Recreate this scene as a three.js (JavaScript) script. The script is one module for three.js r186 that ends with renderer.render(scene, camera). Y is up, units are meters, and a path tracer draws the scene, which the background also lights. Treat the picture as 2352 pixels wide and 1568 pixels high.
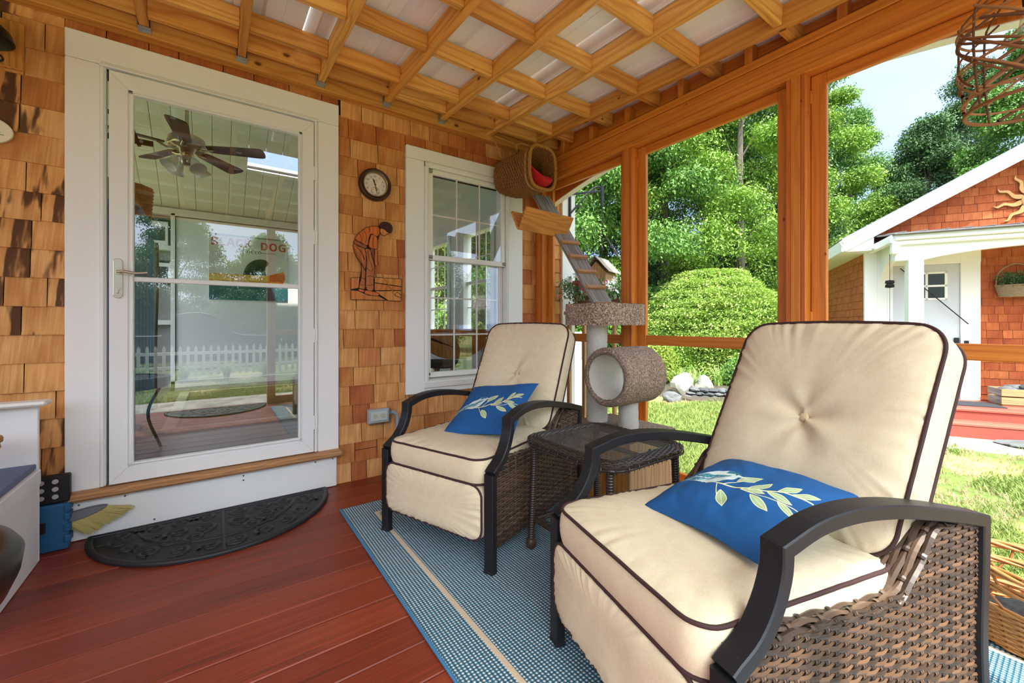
import * as THREE from 'three';
import { mergeGeometries, mergeVertices, toCreasedNormals } from 'three/addons/utils/BufferGeometryUtils.js';
import { ImprovedNoise } from 'three/addons/math/ImprovedNoise.js';
import { RoundedBoxGeometry } from 'three/addons/geometries/RoundedBoxGeometry.js';

// ---------------------------------------------------------------- camera, sky, sun, exposure
const scene = new THREE.Scene();
const camera = new THREE.PerspectiveCamera(2 * Math.atan(784 / 954) * 180 / Math.PI, 2352 / 1568, 0.05, 200);
camera.position.set(0, 1.02, 2.8);
const YAW = 35.57 * Math.PI / 180;
camera.lookAt(Math.sin(YAW), 1.02, 2.8 - Math.cos(YAW));
camera.setViewOffset(2352, 1568, 0, 40, 2352, 1568);          // the lens is shifted: verticals stay upright
const SUN_DIR = new THREE.Vector3(-0.2, 0.855, 0.48).normalize();
// hazy summer sky: pale blue overhead, whiter towards the horizon, brighter round the sun, thin cloud veils
{
  const W = 1024, H = 512, d = new Float32Array(W * H * 4), nz = new ImprovedNoise();
  for (let j = 0; j < H; j++) for (let i = 0; i < W; i++) {
    const el = ((j + 0.5) / H - 0.5) * Math.PI, az = ((i + 0.5) / W - 0.5) * 2 * Math.PI, y = Math.sin(el), x = Math.cos(az) * Math.cos(el), z = Math.sin(az) * Math.cos(el);
    const h = Math.pow(1 - Math.max(0, y), 3), c = x * SUN_DIR.x + y * SUN_DIR.y + z * SUN_DIR.z, haze = 0.5775 / Math.pow(1.4225 - 1.3 * c, 1.5);       // air blue, and haze that scatters forward
    const k = 1 / (Math.max(y, 0) + 0.25), n = nz.noise(x * k * 1.3, z * k * 1.3, 0.5) + 0.5 * nz.noise(x * k * 3.1, z * k * 3.1, 4.5) + 0.25 * nz.noise(x * k * 6.5, z * k * 6.5, 8.5), cl = Math.min(1, Math.max(0, n * 1.1 + 0.05)) * 0.3;
    const o = (j * W + i) * 4;
    for (let q = 0; q < 3; q++) d[o + q] = [0.05, 0.135, 0.42][q] * (1 + 0.25 * h) + ([0.9, 0.99, 1.0][q] * (0.75 + 0.6 * h) * haze) * (1 + cl);
    d[o + 3] = 1;
  }
  const t = new THREE.DataTexture(d, W, H, THREE.RGBAFormat, THREE.FloatType);
  t.mapping = THREE.EquirectangularReflectionMapping; t.colorSpace = THREE.LinearSRGBColorSpace; t.magFilter = t.minFilter = THREE.LinearFilter; t.needsUpdate = true;
  scene.background = t; scene.environment = t;
}
scene.environmentIntensity = scene.backgroundIntensity = 1.6;
const sun = new THREE.DirectionalLight(new THREE.Color(1, 0.97, 0.86), 5.6);
sun.position.copy(SUN_DIR).multiplyScalar(40);
sun.castShadow = true;
sun.shadow.radius = 2;
sun.shadow.mapSize.set(4096, 4096);
Object.assign(sun.shadow.camera, { left: -16, right: 16, top: 16, bottom: -16, near: 1, far: 90 });
scene.add(sun, sun.target);
const renderer = new THREE.WebGLRenderer();
renderer.toneMapping = THREE.LinearToneMapping;
renderer.toneMappingExposure = 1.42;
renderer.shadowMap.enabled = true;

// ---------------------------------------------------------------- helpers
let seed = 12345;
function rnd() { seed = (seed * 1664525 + 1013904223) >>> 0; return seed / 4294967296; }
const R = (a, b) => a + (b - a) * rnd();
const pick = (a) => a[Math.floor(rnd() * a.length)];
const V = (x, y, z) => new THREE.Vector3(x, y, z);
const clamp = (x, a, b) => Math.min(b, Math.max(a, x));
const lerp = (a, b, t) => a + (b - a) * t;
const sstep = (a, b, x) => { const t = clamp((x - a) / (b - a), 0, 1); return t * t * (3 - 2 * t); };
const perlin = new ImprovedNoise();
const usedNames = new Map();
function numbered(n) { const k = usedNames.get(n) ?? 0; usedNames.set(n, k + 1); return k ? `${n}_${String(k).padStart(3, '0')}` : n; }
function mesh(name, geo, mat, parent = scene) {
  const m = new THREE.Mesh(geo, mat);
  m.name = parent === scene ? numbered(name) : name;
  m.castShadow = m.receiveShadow = true;
  parent.add(m);
  return m;
}
function group(name, parent = scene, x = 0, y = 0, z = 0) {
  const g = new THREE.Group();
  g.name = parent === scene ? numbered(name) : name;
  g.position.set(x, y, z);
  parent.add(g);
  return g;
}
function tag(o, label, category, grp) { o.userData.label = label; o.userData.category = category; if (grp) o.userData.group = grp; return o; }
function struct(o, label) { o.userData.kind = 'structure'; if (label) o.userData.label = label; return o; }
function stuff(o, label, category) { o.userData.kind = 'stuff'; if (label) o.userData.label = label; if (category) o.userData.category = category; return o; }
// a triangle-soup builder with uv in metres
class GB {
  constructor() { this.p = []; this.uv = []; }
  tri(a, b, c, ua, ub, uc) { this.p.push(...a, ...b, ...c); this.uv.push(...ua, ...ub, ...uc); }
  quad(a, b, c, d, ua, ub, uc, ud) { this.tri(a, b, c, ua, ub, uc); this.tri(a, c, d, ua, uc, ud); }
  build() {
    const g = new THREE.BufferGeometry();
    g.setAttribute('position', new THREE.Float32BufferAttribute(this.p, 3));
    g.setAttribute('uv', new THREE.Float32BufferAttribute(this.uv, 2));
    g.computeVertexNormals();
    return g;
  }
}
// chamfered box; grain = axis (0 x, 1 y, 2 z) along which the texture's v runs; 44 triangles
function cbox(sx, sy, sz, ch = 0.002, grain = -1, du = rnd() * 3, dv = rnd() * 3) {
  const h = [sx / 2, sy / 2, sz / 2], c = Math.min(ch, h[0] * 0.9, h[1] * 0.9, h[2] * 0.9);
  if (grain < 0) grain = sx >= sy && sx >= sz ? 0 : sy >= sz ? 1 : 2;
  const g = new GB();
  const uvOf = (q, n) => {
    const o = [0, 1, 2].filter((k) => k !== n);
    if (n === grain) return [q[o[0]] + du, q[o[1]] + dv];
    const other = o[0] === grain ? o[1] : o[0];
    return [q[other] + du + n * 0.37, q[grain] + dv];
  };
  const poly = (pts, n) => {
    const ctr = [0, 0, 0]; pts.forEach((q) => { for (let k = 0; k < 3; k++) ctr[k] += q[k] / pts.length; });
    const a = V(...pts[0]), b = V(...pts[1]), d = V(...pts[2]);
    const nn = b.clone().sub(a).cross(d.clone().sub(a));
    if (nn.dot(V(...ctr)) < 0) pts = pts.slice().reverse();
    for (let i = 1; i + 1 < pts.length; i++) g.tri(pts[0], pts[i], pts[i + 1], uvOf(pts[0], n), uvOf(pts[i], n), uvOf(pts[i + 1], n));
  };
  for (let n = 0; n < 3; n++) for (const s of [-1, 1]) {
    const o = [0, 1, 2].filter((k) => k !== n), pts = [];
    for (const [i, j] of [[-1, -1], [1, -1], [1, 1], [-1, 1]]) { const q = [0, 0, 0]; q[n] = s * h[n]; q[o[0]] = i * (h[o[0]] - c); q[o[1]] = j * (h[o[1]] - c); pts.push(q); }
    poly(pts, n);
  }
  for (let n = 0; n < 3; n++) {
    const [a, b] = [0, 1, 2].filter((k) => k !== n);
    for (const i of [-1, 1]) for (const j of [-1, 1]) {
      const q = (e, f) => { const r = [0, 0, 0]; r[n] = e * (h[n] - c); r[a] = i * (h[a] - (f ? c : 0)); r[b] = j * (h[b] - (f ? 0 : c)); return r; };
      poly([q(-1, 0), q(1, 0), q(1, 1), q(-1, 1)], a);
    }
  }
  for (const i of [-1, 1]) for (const j of [-1, 1]) for (const k of [-1, 1])
    poly([[i * h[0], j * (h[1] - c), k * (h[2] - c)], [i * (h[0] - c), j * h[1], k * (h[2] - c)], [i * (h[0] - c), j * (h[1] - c), k * h[2]]], 0);
  return g.build();
}
const at = (g, x, y, z, rx = 0, ry = 0, rz = 0) => { g.applyMatrix4(new THREE.Matrix4().compose(V(x, y, z), new THREE.Quaternion().setFromEuler(new THREE.Euler(rx, ry, rz, 'YXZ')), V(1, 1, 1))); return g; };
// box given by its two corners
function bx(x0, x1, y0, y1, z0, z1, ch = 0.002, grain = -1) { return at(cbox(Math.abs(x1 - x0), Math.abs(y1 - y0), Math.abs(z1 - z0), ch, grain), (x0 + x1) / 2, (y0 + y1) / 2, (z0 + z1) / 2); }
function plain(g) { const r = g.index ? g.toNonIndexed() : g; for (const k of Object.keys(r.attributes)) if (!['position', 'normal', 'uv'].includes(k)) r.deleteAttribute(k); return r; }
const join = (list) => mergeGeometries(list.map(plain));
const tube = (pts, r, seg = 24, rad = 8, closed = false) => new THREE.TubeGeometry(new THREE.CatmullRomCurve3(pts.map((q) => Array.isArray(q) ? V(...q) : q), closed, 'centripetal'), seg, r, rad, closed);
const rod = (a, b, r, rad = 10, r2 = r) => { const A = V(...a), B = V(...b), d = B.clone().sub(A), g = new THREE.CylinderGeometry(r2, r, d.length(), rad); g.applyQuaternion(new THREE.Quaternion().setFromUnitVectors(V(0, 1, 0), d.clone().normalize())); const m = A.add(B).multiplyScalar(0.5); g.translate(m.x, m.y, m.z); return g; };
const lathe = (pts, n = 40) => new THREE.LatheGeometry(pts.map(([x, y]) => new THREE.Vector2(x, y)), n);
function extrude(shape, depth, bevel = 0.002, seg = 1, curve = 10) { const g = new THREE.ExtrudeGeometry(shape, { depth, bevelEnabled: bevel > 0, bevelThickness: bevel, bevelSize: bevel, bevelOffset: -bevel, bevelSegments: seg, curveSegments: curve }); return g; }
const poly2 = (pts) => { const s = new THREE.Shape(); pts.forEach(([x, y], i) => i ? s.lineTo(x, y) : s.moveTo(x, y)); return s; };
const smooth2 = (pts, closed = true) => { const c = new THREE.CatmullRomCurve3(pts.map(([x, y]) => V(x, y, 0)), closed, 'centripetal'); return poly2(c.getPoints(pts.length * 5).map((q) => [q.x, q.y])); };
// rectangular bar swept along a path in the local x-y plane; wide = size along z, thick = size in the plane; mitred
function barSweep(path, wide, thick, ch = 0.003) {
  const n = path.length, g = new GB(), rings = [];
  let len = 0;
  for (let i = 0; i < n; i++) {
    const p = path[i], a = path[Math.max(0, i - 1)], b = path[Math.min(n - 1, i + 1)];
    let d1 = [p[0] - a[0], p[1] - a[1]], d2 = [b[0] - p[0], b[1] - p[1]];
    if (i === 0) d1 = d2; if (i === n - 1) d2 = d1;
    const l1 = Math.hypot(...d1), l2 = Math.hypot(...d2);
    d1 = d1.map((x) => x / l1); d2 = d2.map((x) => x / l2);
    let t = [d1[0] + d2[0], d1[1] + d2[1]]; const lt = Math.hypot(...t); t = t.map((x) => x / lt);
    const nrm = [-t[1], t[0]], k = 1 / Math.max(0.45, t[0] * d1[0] + t[1] * d1[1]);
    if (i) len += l1;
    const hw = wide / 2, ht = thick / 2;
    const sec = [[-hw + ch, -ht], [hw - ch, -ht], [hw, -ht + ch], [hw, ht - ch], [hw - ch, ht], [-hw + ch, ht], [-hw, ht - ch], [-hw, -ht + ch]];
    rings.push({ pts: sec.map(([z, m]) => [p[0] + nrm[0] * m * k, p[1] + nrm[1] * m * k, z]), len });
  }
  for (let i = 0; i + 1 < n; i++) for (let j = 0; j < 8; j++) {
    const a = rings[i], b = rings[i + 1], k = (j + 1) % 8;
    g.quad(a.pts[j], a.pts[k], b.pts[k], b.pts[j], [j * 0.02, a.len], [j * 0.02 + 0.02, a.len], [j * 0.02 + 0.02, b.len], [j * 0.02, b.len]);
  }
  for (const [rg, flip] of [[rings[0], false], [rings[n - 1], true]]) for (let j = 1; j < 7; j++) {
    const q = [rg.pts[0], rg.pts[j], rg.pts[j + 1]]; if (!flip) q.reverse();
    g.tri(q[0], q[1], q[2], [0, 0], [0.01, 0], [0.01, 0.01]);
  }
  return g.build();
}
const arcPts = (fn, n) => Array.from({ length: n + 1 }, (_, i) => fn(i / n));
const catmull2 = (pts, n) => { const c = new THREE.CatmullRomCurve3(pts.map(([x, y]) => V(x, y, 0)), false, 'centripetal'); return c.getPoints(n).map((q) => [q.x, q.y]); };
// ---------------------------------------------------------------- textures (grain, weave, print) and materials
function hash2(x, y, s) { let h = (x * 374761393 + y * 668265263 + s * 2147483647) | 0; h = Math.imul(h ^ (h >>> 13), 1274126177); h ^= h >>> 16; return (h >>> 0) / 4294967296; }
// value noise that repeats after (px, py) cells
function vnoise(x, y, px, py, s) {
  const ix = Math.floor(x), iy = Math.floor(y), fx = x - ix, fy = y - iy, w = (i, n) => ((i % n) + n) % n;
  const a = hash2(w(ix, px), w(iy, py), s), b = hash2(w(ix + 1, px), w(iy, py), s), c = hash2(w(ix, px), w(iy + 1, py), s), d = hash2(w(ix + 1, px), w(iy + 1, py), s);
  const u = fx * fx * (3 - 2 * fx), v = fy * fy * (3 - 2 * fy);
  return lerp(lerp(a, b, u), lerp(c, d, u), v);
}
function fbm(u, v, fx, fy, s, o = 4) { let t = 0, a = 0.5; for (let i = 0; i < o; i++) { t += a * vnoise(u * fx, v * fy, fx, fy, s + i * 17); a *= 0.5; fx *= 2; fy *= 2; } return t / (1 - Math.pow(0.5, o)); }
function dataTex(w, h, fn, srgb = true, rep = [1, 1]) {
  const d = new Uint8Array(w * h * 4);
  for (let j = 0; j < h; j++) for (let i = 0; i < w; i++) {
    const c = fn((i + 0.5) / w, (j + 0.5) / h), o = (j * w + i) * 4;
    if (typeof c === 'number') { d[o] = d[o + 1] = d[o + 2] = clamp(c * 255, 0, 255); } else { d[o] = clamp(c[0], 0, 255); d[o + 1] = clamp(c[1], 0, 255); d[o + 2] = clamp(c[2], 0, 255); }
    d[o + 3] = 255;
  }
  const t = new THREE.DataTexture(d, w, h);
  t.wrapS = t.wrapT = THREE.RepeatWrapping; t.magFilter = THREE.LinearFilter; t.minFilter = THREE.LinearMipmapLinearFilter; t.generateMipmaps = true;
  if (srgb) t.colorSpace = THREE.SRGBColorSpace;
  t.repeat.set(rep[0], rep[1]); t.needsUpdate = true;
  return t;
}
const mix3 = (a, b, t) => [lerp(a[0], b[0], t), lerp(a[1], b[1], t), lerp(a[2], b[2], t)];
// wood: u across the grain, v along it
function woodFn(o) {
  const { light, dark, rings = 10, warp = 1.2, fine = 90, knots = [], s = 1, streak = 0.5 } = o;
  return (u, v) => {
    let w = fbm(u, v, 3, 2, s, 3) * warp, k = 0, ring = 0;
    for (const [ku, kv, kr] of knots) {
      let du = u - ku; du -= Math.round(du); let dv = v - kv; dv -= Math.round(dv);
      const q = Math.hypot(du, dv * (o.aspect ?? 4) * 0.55) / kr;
      if (q < 4) { w += 0.55 / (0.6 + q * q) * Math.sign(du + 1e-6) * 0.7; if (q < 1) k = Math.max(k, sstep(1, 0.55, q)); ring += Math.max(0, 1 - Math.abs(q - 1) * 2.2) * 0.4; }
    }
    const g = 0.5 + 0.5 * Math.sin(2 * Math.PI * (u * rings + w * 3));
    const late = Math.pow(g, 2.2);
    const f = fbm(u, v, fine, 3, s + 50, 2), b = fbm(u, v, 4, 2, s + 90, 3);
    let t = clamp(late * streak + (f - 0.5) * 0.55 + (b - 0.5) * 0.5 + 0.2 + ring, 0, 1);
    let c = mix3(light, dark, t);
    if (k > 0) c = mix3(c, o.knot ?? [70, 38, 15], k * 0.85);
    return c;
  };
}
const bump = (fine, long, s) => dataTex(256, 256, (u, v) => fbm(u, v, fine, long, s, 3), false);
const std = (o) => new THREE.MeshStandardMaterial(o);
const phys = (o) => new THREE.MeshPhysicalMaterial(o);
const withRep = (t, a, b) => { const c = t.clone(); c.repeat.set(a, b); c.needsUpdate = true; return c; };
const grainBump = bump(64, 4, 5); grainBump.repeat.set(3, 1);

const texFrame = dataTex(512, 1024, woodFn({ light: [236, 178, 92], dark: [194, 126, 50], rings: 7, s: 3, knots: [[0.3, 0.2, 0.035], [0.75, 0.62, 0.03], [0.5, 0.87, 0.02]], knot: [88, 45, 16] }), true, [3.2, 0.8]);
const texCedar = dataTex(512, 1024, woodFn({ light: [218, 132, 44], dark: [182, 96, 24], rings: 9, streak: 0.35, s: 9, knots: [[0.62, 0.4, 0.018], [0.2, 0.8, 0.014]], knot: [95, 42, 14] }), true, [3.2, 0.8]);
const texOak = dataTex(256, 512, woodFn({ light: [200, 150, 100], dark: [150, 100, 58], rings: 12, s: 21 }), true, [6, 1.6]);
const texBoard = dataTex(256, 512, woodFn({ light: [216, 150, 70], dark: [170, 104, 40], rings: 6, s: 27 }), true, [4, 1.2]);
const texGrey = dataTex(256, 512, (u, v) => { const f = fbm(u, v, 60, 3, 31, 3), b = fbm(u, v, 5, 3, 37, 3), k = sstep(0.62, 0.72, fbm(u, v, 40, 2, 41, 2)); return mix3(mix3([176, 170, 162], [112, 106, 102], clamp(f * 1.2 - 0.2 + (b - 0.5) * 0.6, 0, 1)), [66, 58, 54], k * 0.7); }, true, [6, 1.6]);
const texCrate = dataTex(256, 512, woodFn({ light: [190, 150, 105], dark: [146, 108, 70], rings: 8, s: 33 }), true, [4, 1.2]);

const M = {};
const wood = (t, o = {}) => std({ map: t, roughness: 0.62, bumpMap: grainBump, bumpScale: 0.0008, ...o });
M.rafter = [wood(texFrame), wood(texFrame, { color: 0xe9dccb }), wood(texFrame, { color: 0xfff0dc })];
M.cedar = wood(texCedar, { roughness: 0.5 });
M.cedar2 = wood(texCedar, { color: 0xf2d9c4, roughness: 0.5 });
M.oak = wood(texOak, { roughness: 0.55 });
M.board = wood(texBoard);
M.greyBoard = wood(texGrey, { roughness: 0.85 });
M.crate = wood(texCrate, { roughness: 0.8 });

// cedar shingles: vertical grain; three textures, the last two with the black water stains that the left of the wall shows
const shingleFn = (s, stain) => (u, v) => {
  const f = fbm(u, v, 70, 3, s, 3), b = fbm(u, v, 4, 3, s + 11, 3), c = fbm(u, v, 9, 2, s + 23, 3);
  let t = clamp(f * 0.9 - 0.1 + (b - 0.5) * 1.0, 0, 1), col = mix3([242, 192, 130], [198, 136, 76], t);
  col = mix3(col, [178, 108, 58], sstep(0.55, 0.8, c) * 0.5);
  if (stain) {
    const n = fbm(u, v, 7, 2, s + 37, 4), m = fbm(u, v, 22, 4, s + 41, 3), k = sstep(0.57, 0.72, n + (m - 0.5) * 0.5);
    col = mix3(col, [58, 32, 16], k * 0.75 * stain);
    col = mix3(col, [236, 192, 130], sstep(0.5, 0.42, n) * 0.35);
  }
  return col;
};
const texSh = [dataTex(512, 512, shingleFn(101, 0), true, [2.2, 2.2]), dataTex(512, 512, shingleFn(151, 1), true, [2.0, 2.0])];
const shBump = bump(90, 4, 77); shBump.repeat.set(3, 1.5);
const tints = [0xfaf4ea, 0xf1e4d0, 0xfff4e4, 0xe8d2b8, 0xdfc6aa, 0xf5e6d2];
M.shingle = tints.map((c) => std({ map: texSh[0], color: c, roughness: 0.85, bumpMap: shBump, bumpScale: 0.0012 }));
M.shingleRed = [0xd8ae8c, 0xcc9c78, 0xdebb9a, 0xc6946e].map((c) => std({ map: texSh[0], color: c, roughness: 0.7, bumpMap: shBump, bumpScale: 0.001 }));
M.shingleStained = tints.slice(0, 4).map((c) => std({ map: texSh[1], color: c, roughness: 0.85, bumpMap: shBump, bumpScale: 0.0012 }));

// painted and metal
const paintBump = dataTex(256, 256, (u, v) => fbm(u, v, 40, 40, 61, 3), false, [2, 2]);
M.white = std({ color: 0xf2f1ec, roughness: 0.5, bumpMap: paintBump, bumpScale: 0.0004 });
M.white2 = std({ color: 0xeeeeea, roughness: 0.38 });
M.vinyl = std({ color: 0xefeee6, roughness: 0.35 });
M.whiteRoof = std({ color: 0xf6f8f7, roughness: 0.4, metalness: 0.0 });
M.blackMetal = std({ color: 0x17171a, roughness: 0.42, metalness: 0.3 });
M.bronzeArm = std({ color: 0x232326, roughness: 0.45, metalness: 0.35 });
M.black = std({ color: 0x121212, roughness: 0.6 });
M.nickel = std({ color: 0xc9bfae, roughness: 0.28, metalness: 1 });
M.steel = std({ color: 0xaab0b2, roughness: 0.35, metalness: 1 });
M.hanger = std({ color: 0xa6a6a4, roughness: 0.4, metalness: 0.7 });
M.screw = std({ color: 0x6e655c, roughness: 0.5, metalness: 0.7 });
const texDeck = dataTex(512, 1024, (u, v) => {
  const f = fbm(u, v, 80, 3, 201, 3), b = fbm(u, v, 3, 3, 207, 4), k = sstep(0.7, 0.8, fbm(u, v, 24, 5, 211, 3));
  return mix3(mix3([152, 62, 30], [110, 40, 18], clamp(f * 0.9 + (b - 0.5) * 0.8, 0, 1)), [84, 34, 22], k * 0.5);
}, true, [3, 0.6]);
const deckBump = bump(80, 3, 231); deckBump.repeat.set(3, 0.8);
M.deck = [0xffffff, 0xf3e6e0, 0xe6d6cf].map((c) => phys({ map: texDeck, color: c, roughness: 0.5, bumpMap: deckBump, bumpScale: 0.0005, clearcoat: 0.2, clearcoatRoughness: 0.25 }));
// glass pane: what lies behind shows, what stands before it mirrors
M.pane = phys({ color: 0xffffff, roughness: 0.0, transmission: 1, thickness: 0, ior: 2.2, metalness: 0 });      // coated double glazing mirrors more than a single sheet
M.dark = std({ color: 0x2a201a, roughness: 0.9 });
// ---------------------------------------------------------------- porch floor: boards along x
const floorG = struct(group('floor'), 'red-brown painted porch floor of narrow boards');
{
  let z = 0.0, k = 0;
  while (z < 3.5) {
    const w = 0.1375, b = mesh('floorboard', bx(-2.6, 2.36, -0.03, 0, z, z + w, 0.003, 0), pick(M.deck), floorG);
    b.position.y = R(-0.0008, 0.0008); z += w + 0.0035; k++;
  }
  mesh('floor_framing', bx(-2.6, 2.36, -0.3, -0.032, -0.01, 3.5, 0.004), M.dark, floorG);
}
// ---------------------------------------------------------------- house wall with the door and the window
const wallB = struct(group('wall_back'), 'house wall clad in cedar shingles');
const HX0 = -2.62, HX1 = 2.7;
{
  const s = [];
  const piece = (x0, x1, y0, y1) => s.push(bx(x0, x1, y0, y1, -0.15, -0.012, 0.001));
  piece(HX0, -0.45, -0.5, 3.2); piece(-0.45, 0.516, -0.5, 0.19); piece(-0.45, 0.516, 2.27, 3.2); piece(0.516, 1.22, -0.5, 3.2);
  piece(1.22, 1.96, -0.5, 0.576); piece(1.22, 1.96, 2.147, 3.2); piece(1.96, HX1, -0.5, 3.2);
  mesh('sheathing', join(s), M.dark, wallB);
}
const wedgeCache = new Map();
function wedge(w, h, variant) {     // a split shingle, thick at its butt
  const key = `${w.toFixed(3)}|${h.toFixed(3)}|${variant}`;
  if (wedgeCache.has(key)) return wedgeCache.get(key);
  const g = new GB(), x = w / 2, t0 = 0.013, t1 = 0.003, ou = variant * 0.217, ov = variant * 0.341;
  const P = [[-x, 0, 0], [x, 0, 0], [x, h, 0], [-x, h, 0], [-x, 0, t0], [x, 0, t0], [x, h, t1], [-x, h, t1]];
  const q = (a, b, c, d) => { const uv = (i) => [P[i][0] + P[i][2] + ou, P[i][1] + P[i][2] + ov]; g.quad(P[a], P[b], P[c], P[d], uv(a), uv(b), uv(c), uv(d)); };
  q(4, 5, 6, 7); q(0, 1, 5, 4); q(1, 2, 6, 5); q(0, 4, 7, 3); q(3, 7, 6, 2);
  const r = g.build(); wedgeCache.set(key, r); return r;
}
// rows of shingles on a vertical plane; frame(x, y) gives the place, cuts(y) the open stretches [x0, x1]
// the same rows joined into one part, for stretches too far off or too much aslant to tell the shingles apart
function shingleSheet(parent, y0, expo, rows, x0, x1, mat, wmin, wmax, turn, dx, dz) {
  const g = [];
  for (let k = 0; k < rows; k++) for (let x = x0; x < x1 - 0.02;) { const w = Math.min(R(wmin, wmax), x1 - x); g.push(wedge(Math.round((w - 0.004) * 100) / 100, expo + 0.012, Math.floor(rnd() * 9)).clone().translate(x + w / 2, y0 + k * expo, 0)); x += w; }
  const j = join(g); j.rotateY(turn); j.translate(dx, 0, dz);
  return stuff(mesh('shingle_rows', j, mat, parent));
}
function shingleRows(parent, y0, expo, rows, spans, mats, wmin, wmax, place) {
  for (let k = 0; k < rows; k++) {
    const y = y0 + k * expo;
    for (const [a, b] of spans(y, y + expo)) {
      let x = a - (rnd() * wmax) * 0.6;
      while (x < b - 0.004) {
        let w = Math.round(R(wmin, wmax) / 0.012) * 0.012;
        let l = Math.max(x, a), r = Math.min(x + w, b);
        if (b - r < 0.03) r = b;
        x = r;
        if (r - l < 0.02) continue;
        const width = Math.round((r - l - 0.004) * 1000) / 1000;
        const m = mesh('shingle', wedge(width, expo + 0.012, Math.floor(rnd() * 9)), mats(l, y), parent);
        place(m, (l + r) / 2, y + R(-0.002, 0.002));
      }
    }
  }
}
{
  const put = (m, x, y) => m.position.set(x, y, -0.011 + R(0, 0.0015));
  const red = (x, y) => perlin.noise(x * 1.7 + 4.2, y * 1.3, 7.7) + R(-0.45, 0.45) > 0.12;
  // left of the door, wider and water-stained
  shingleRows(wallB, 0.061, 0.13, 20, () => [[-0.95, -0.571]], (x, y) => (y > 0.5 ? rnd() < 0.6 : rnd() < 0.12) ? pick(M.shingleStained) : pick(M.shingle), 0.11, 0.25, put);
  shingleSheet(wallB, 0.061, 0.13, 20, -2.6, -0.95, M.shingleStained[1], 0.11, 0.25, 0, 0, -0.011);
  // above the door
  shingleRows(wallB, 2.402, 0.13, 2, () => [[-0.573, 0.64]], () => pick(M.shingleRed), 0.12, 0.2, put);
  // between the door and the window, under and above the window, and as far as the corner board
  const spans = (y0, y1) => {
    if (y1 < 0.53 || y0 > 2.27) return [[y0 < 0.24 ? 0.625 : 0.643, 2.55]];
    return [[y0 < 0.24 ? 0.625 : 0.643, 1.083], [2.099, 2.55]];
  };
  shingleRows(wallB, 0.0, 0.1235, 21, spans, (x, y) => red(x, y) ? pick(M.shingleRed) : pick(M.shingle), 0.1, 0.2, put);
  shingleRows(wallB, 2.276, 0.0705, 1, () => [[1.083, 2.098]], () => pick(M.shingleRed), 0.1, 0.18, put);
  shingleRows(wallB, 0.494, 0.03, 1, () => [[1.083, 2.098]], () => pick(M.shingle), 0.1, 0.18, put);
  mesh('shingle', wedge(0.02, 0.14, 1), M.shingle[0], wallB).position.set(-0.561, 0.05, -0.011);
}
const cornerBoard = struct(mesh('trim_1', bx(2.545, 2.705, -0.5, 3.2, -0.15, 0.022, 0.004, 1), M.white), 'white corner board of the house');
// ---- door casing, threshold and riser
const trimD = struct(group('trim_2'), 'wide white casing round the door');
mesh('casing_leg', bx(-0.569, -0.449, 0.232, 2.272, -0.012, 0.02, 0.003, 1), M.white, trimD);
mesh('casing_leg', bx(0.517, 0.638, 0.232, 2.272, -0.012, 0.02, 0.003, 1), M.white, trimD);
mesh('casing_head', bx(-0.569, 0.638, 2.2735, 2.404, -0.012, 0.021, 0.003, 0), M.white, trimD);
mesh('drip_moulding', join([bx(-0.452, 0.522, 2.262, 2.272, 0.0, 0.036, 0.003, 0), bx(-0.448, 0.518, 2.272, 2.284, 0.0, 0.028, 0.003, 0)]), M.white2, trimD);
for (const x of [-0.449, 0.496]) mesh('stop_moulding', join([bx(x, x + 0.014, 0.236, 2.262, -0.02, 0.03, 0.003, 1), bx(x + 0.006, x + 0.02, 0.236, 2.262, -0.02, 0.022, 0.003, 1)]), M.white2, trimD);
const sill = struct(mesh('trim_3', join([bx(-0.578, 0.652, 0.196, 0.233, -0.04, 0.082, 0.012, 0)]), M.oak), 'oak threshold under the door');
const riser = struct(group('trim_4'), 'white riser board with screws below the threshold');
mesh('riser_board', bx(-0.549, 0.624, 0.004, 0.196, -0.01, 0.03, 0.003, 0), M.white, riser);
for (const [x, y] of [[-0.36, 0.175], [-0.52, 0.17], [0.13, 0.17], [0.13, 0.145], [0.5, 0.175], [0.6, 0.178], [-0.25, 0.03]]) mesh('screw', rod([x, y, 0.029], [x, y, 0.0315], 0.0045, 10), M.screw, riser);

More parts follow.
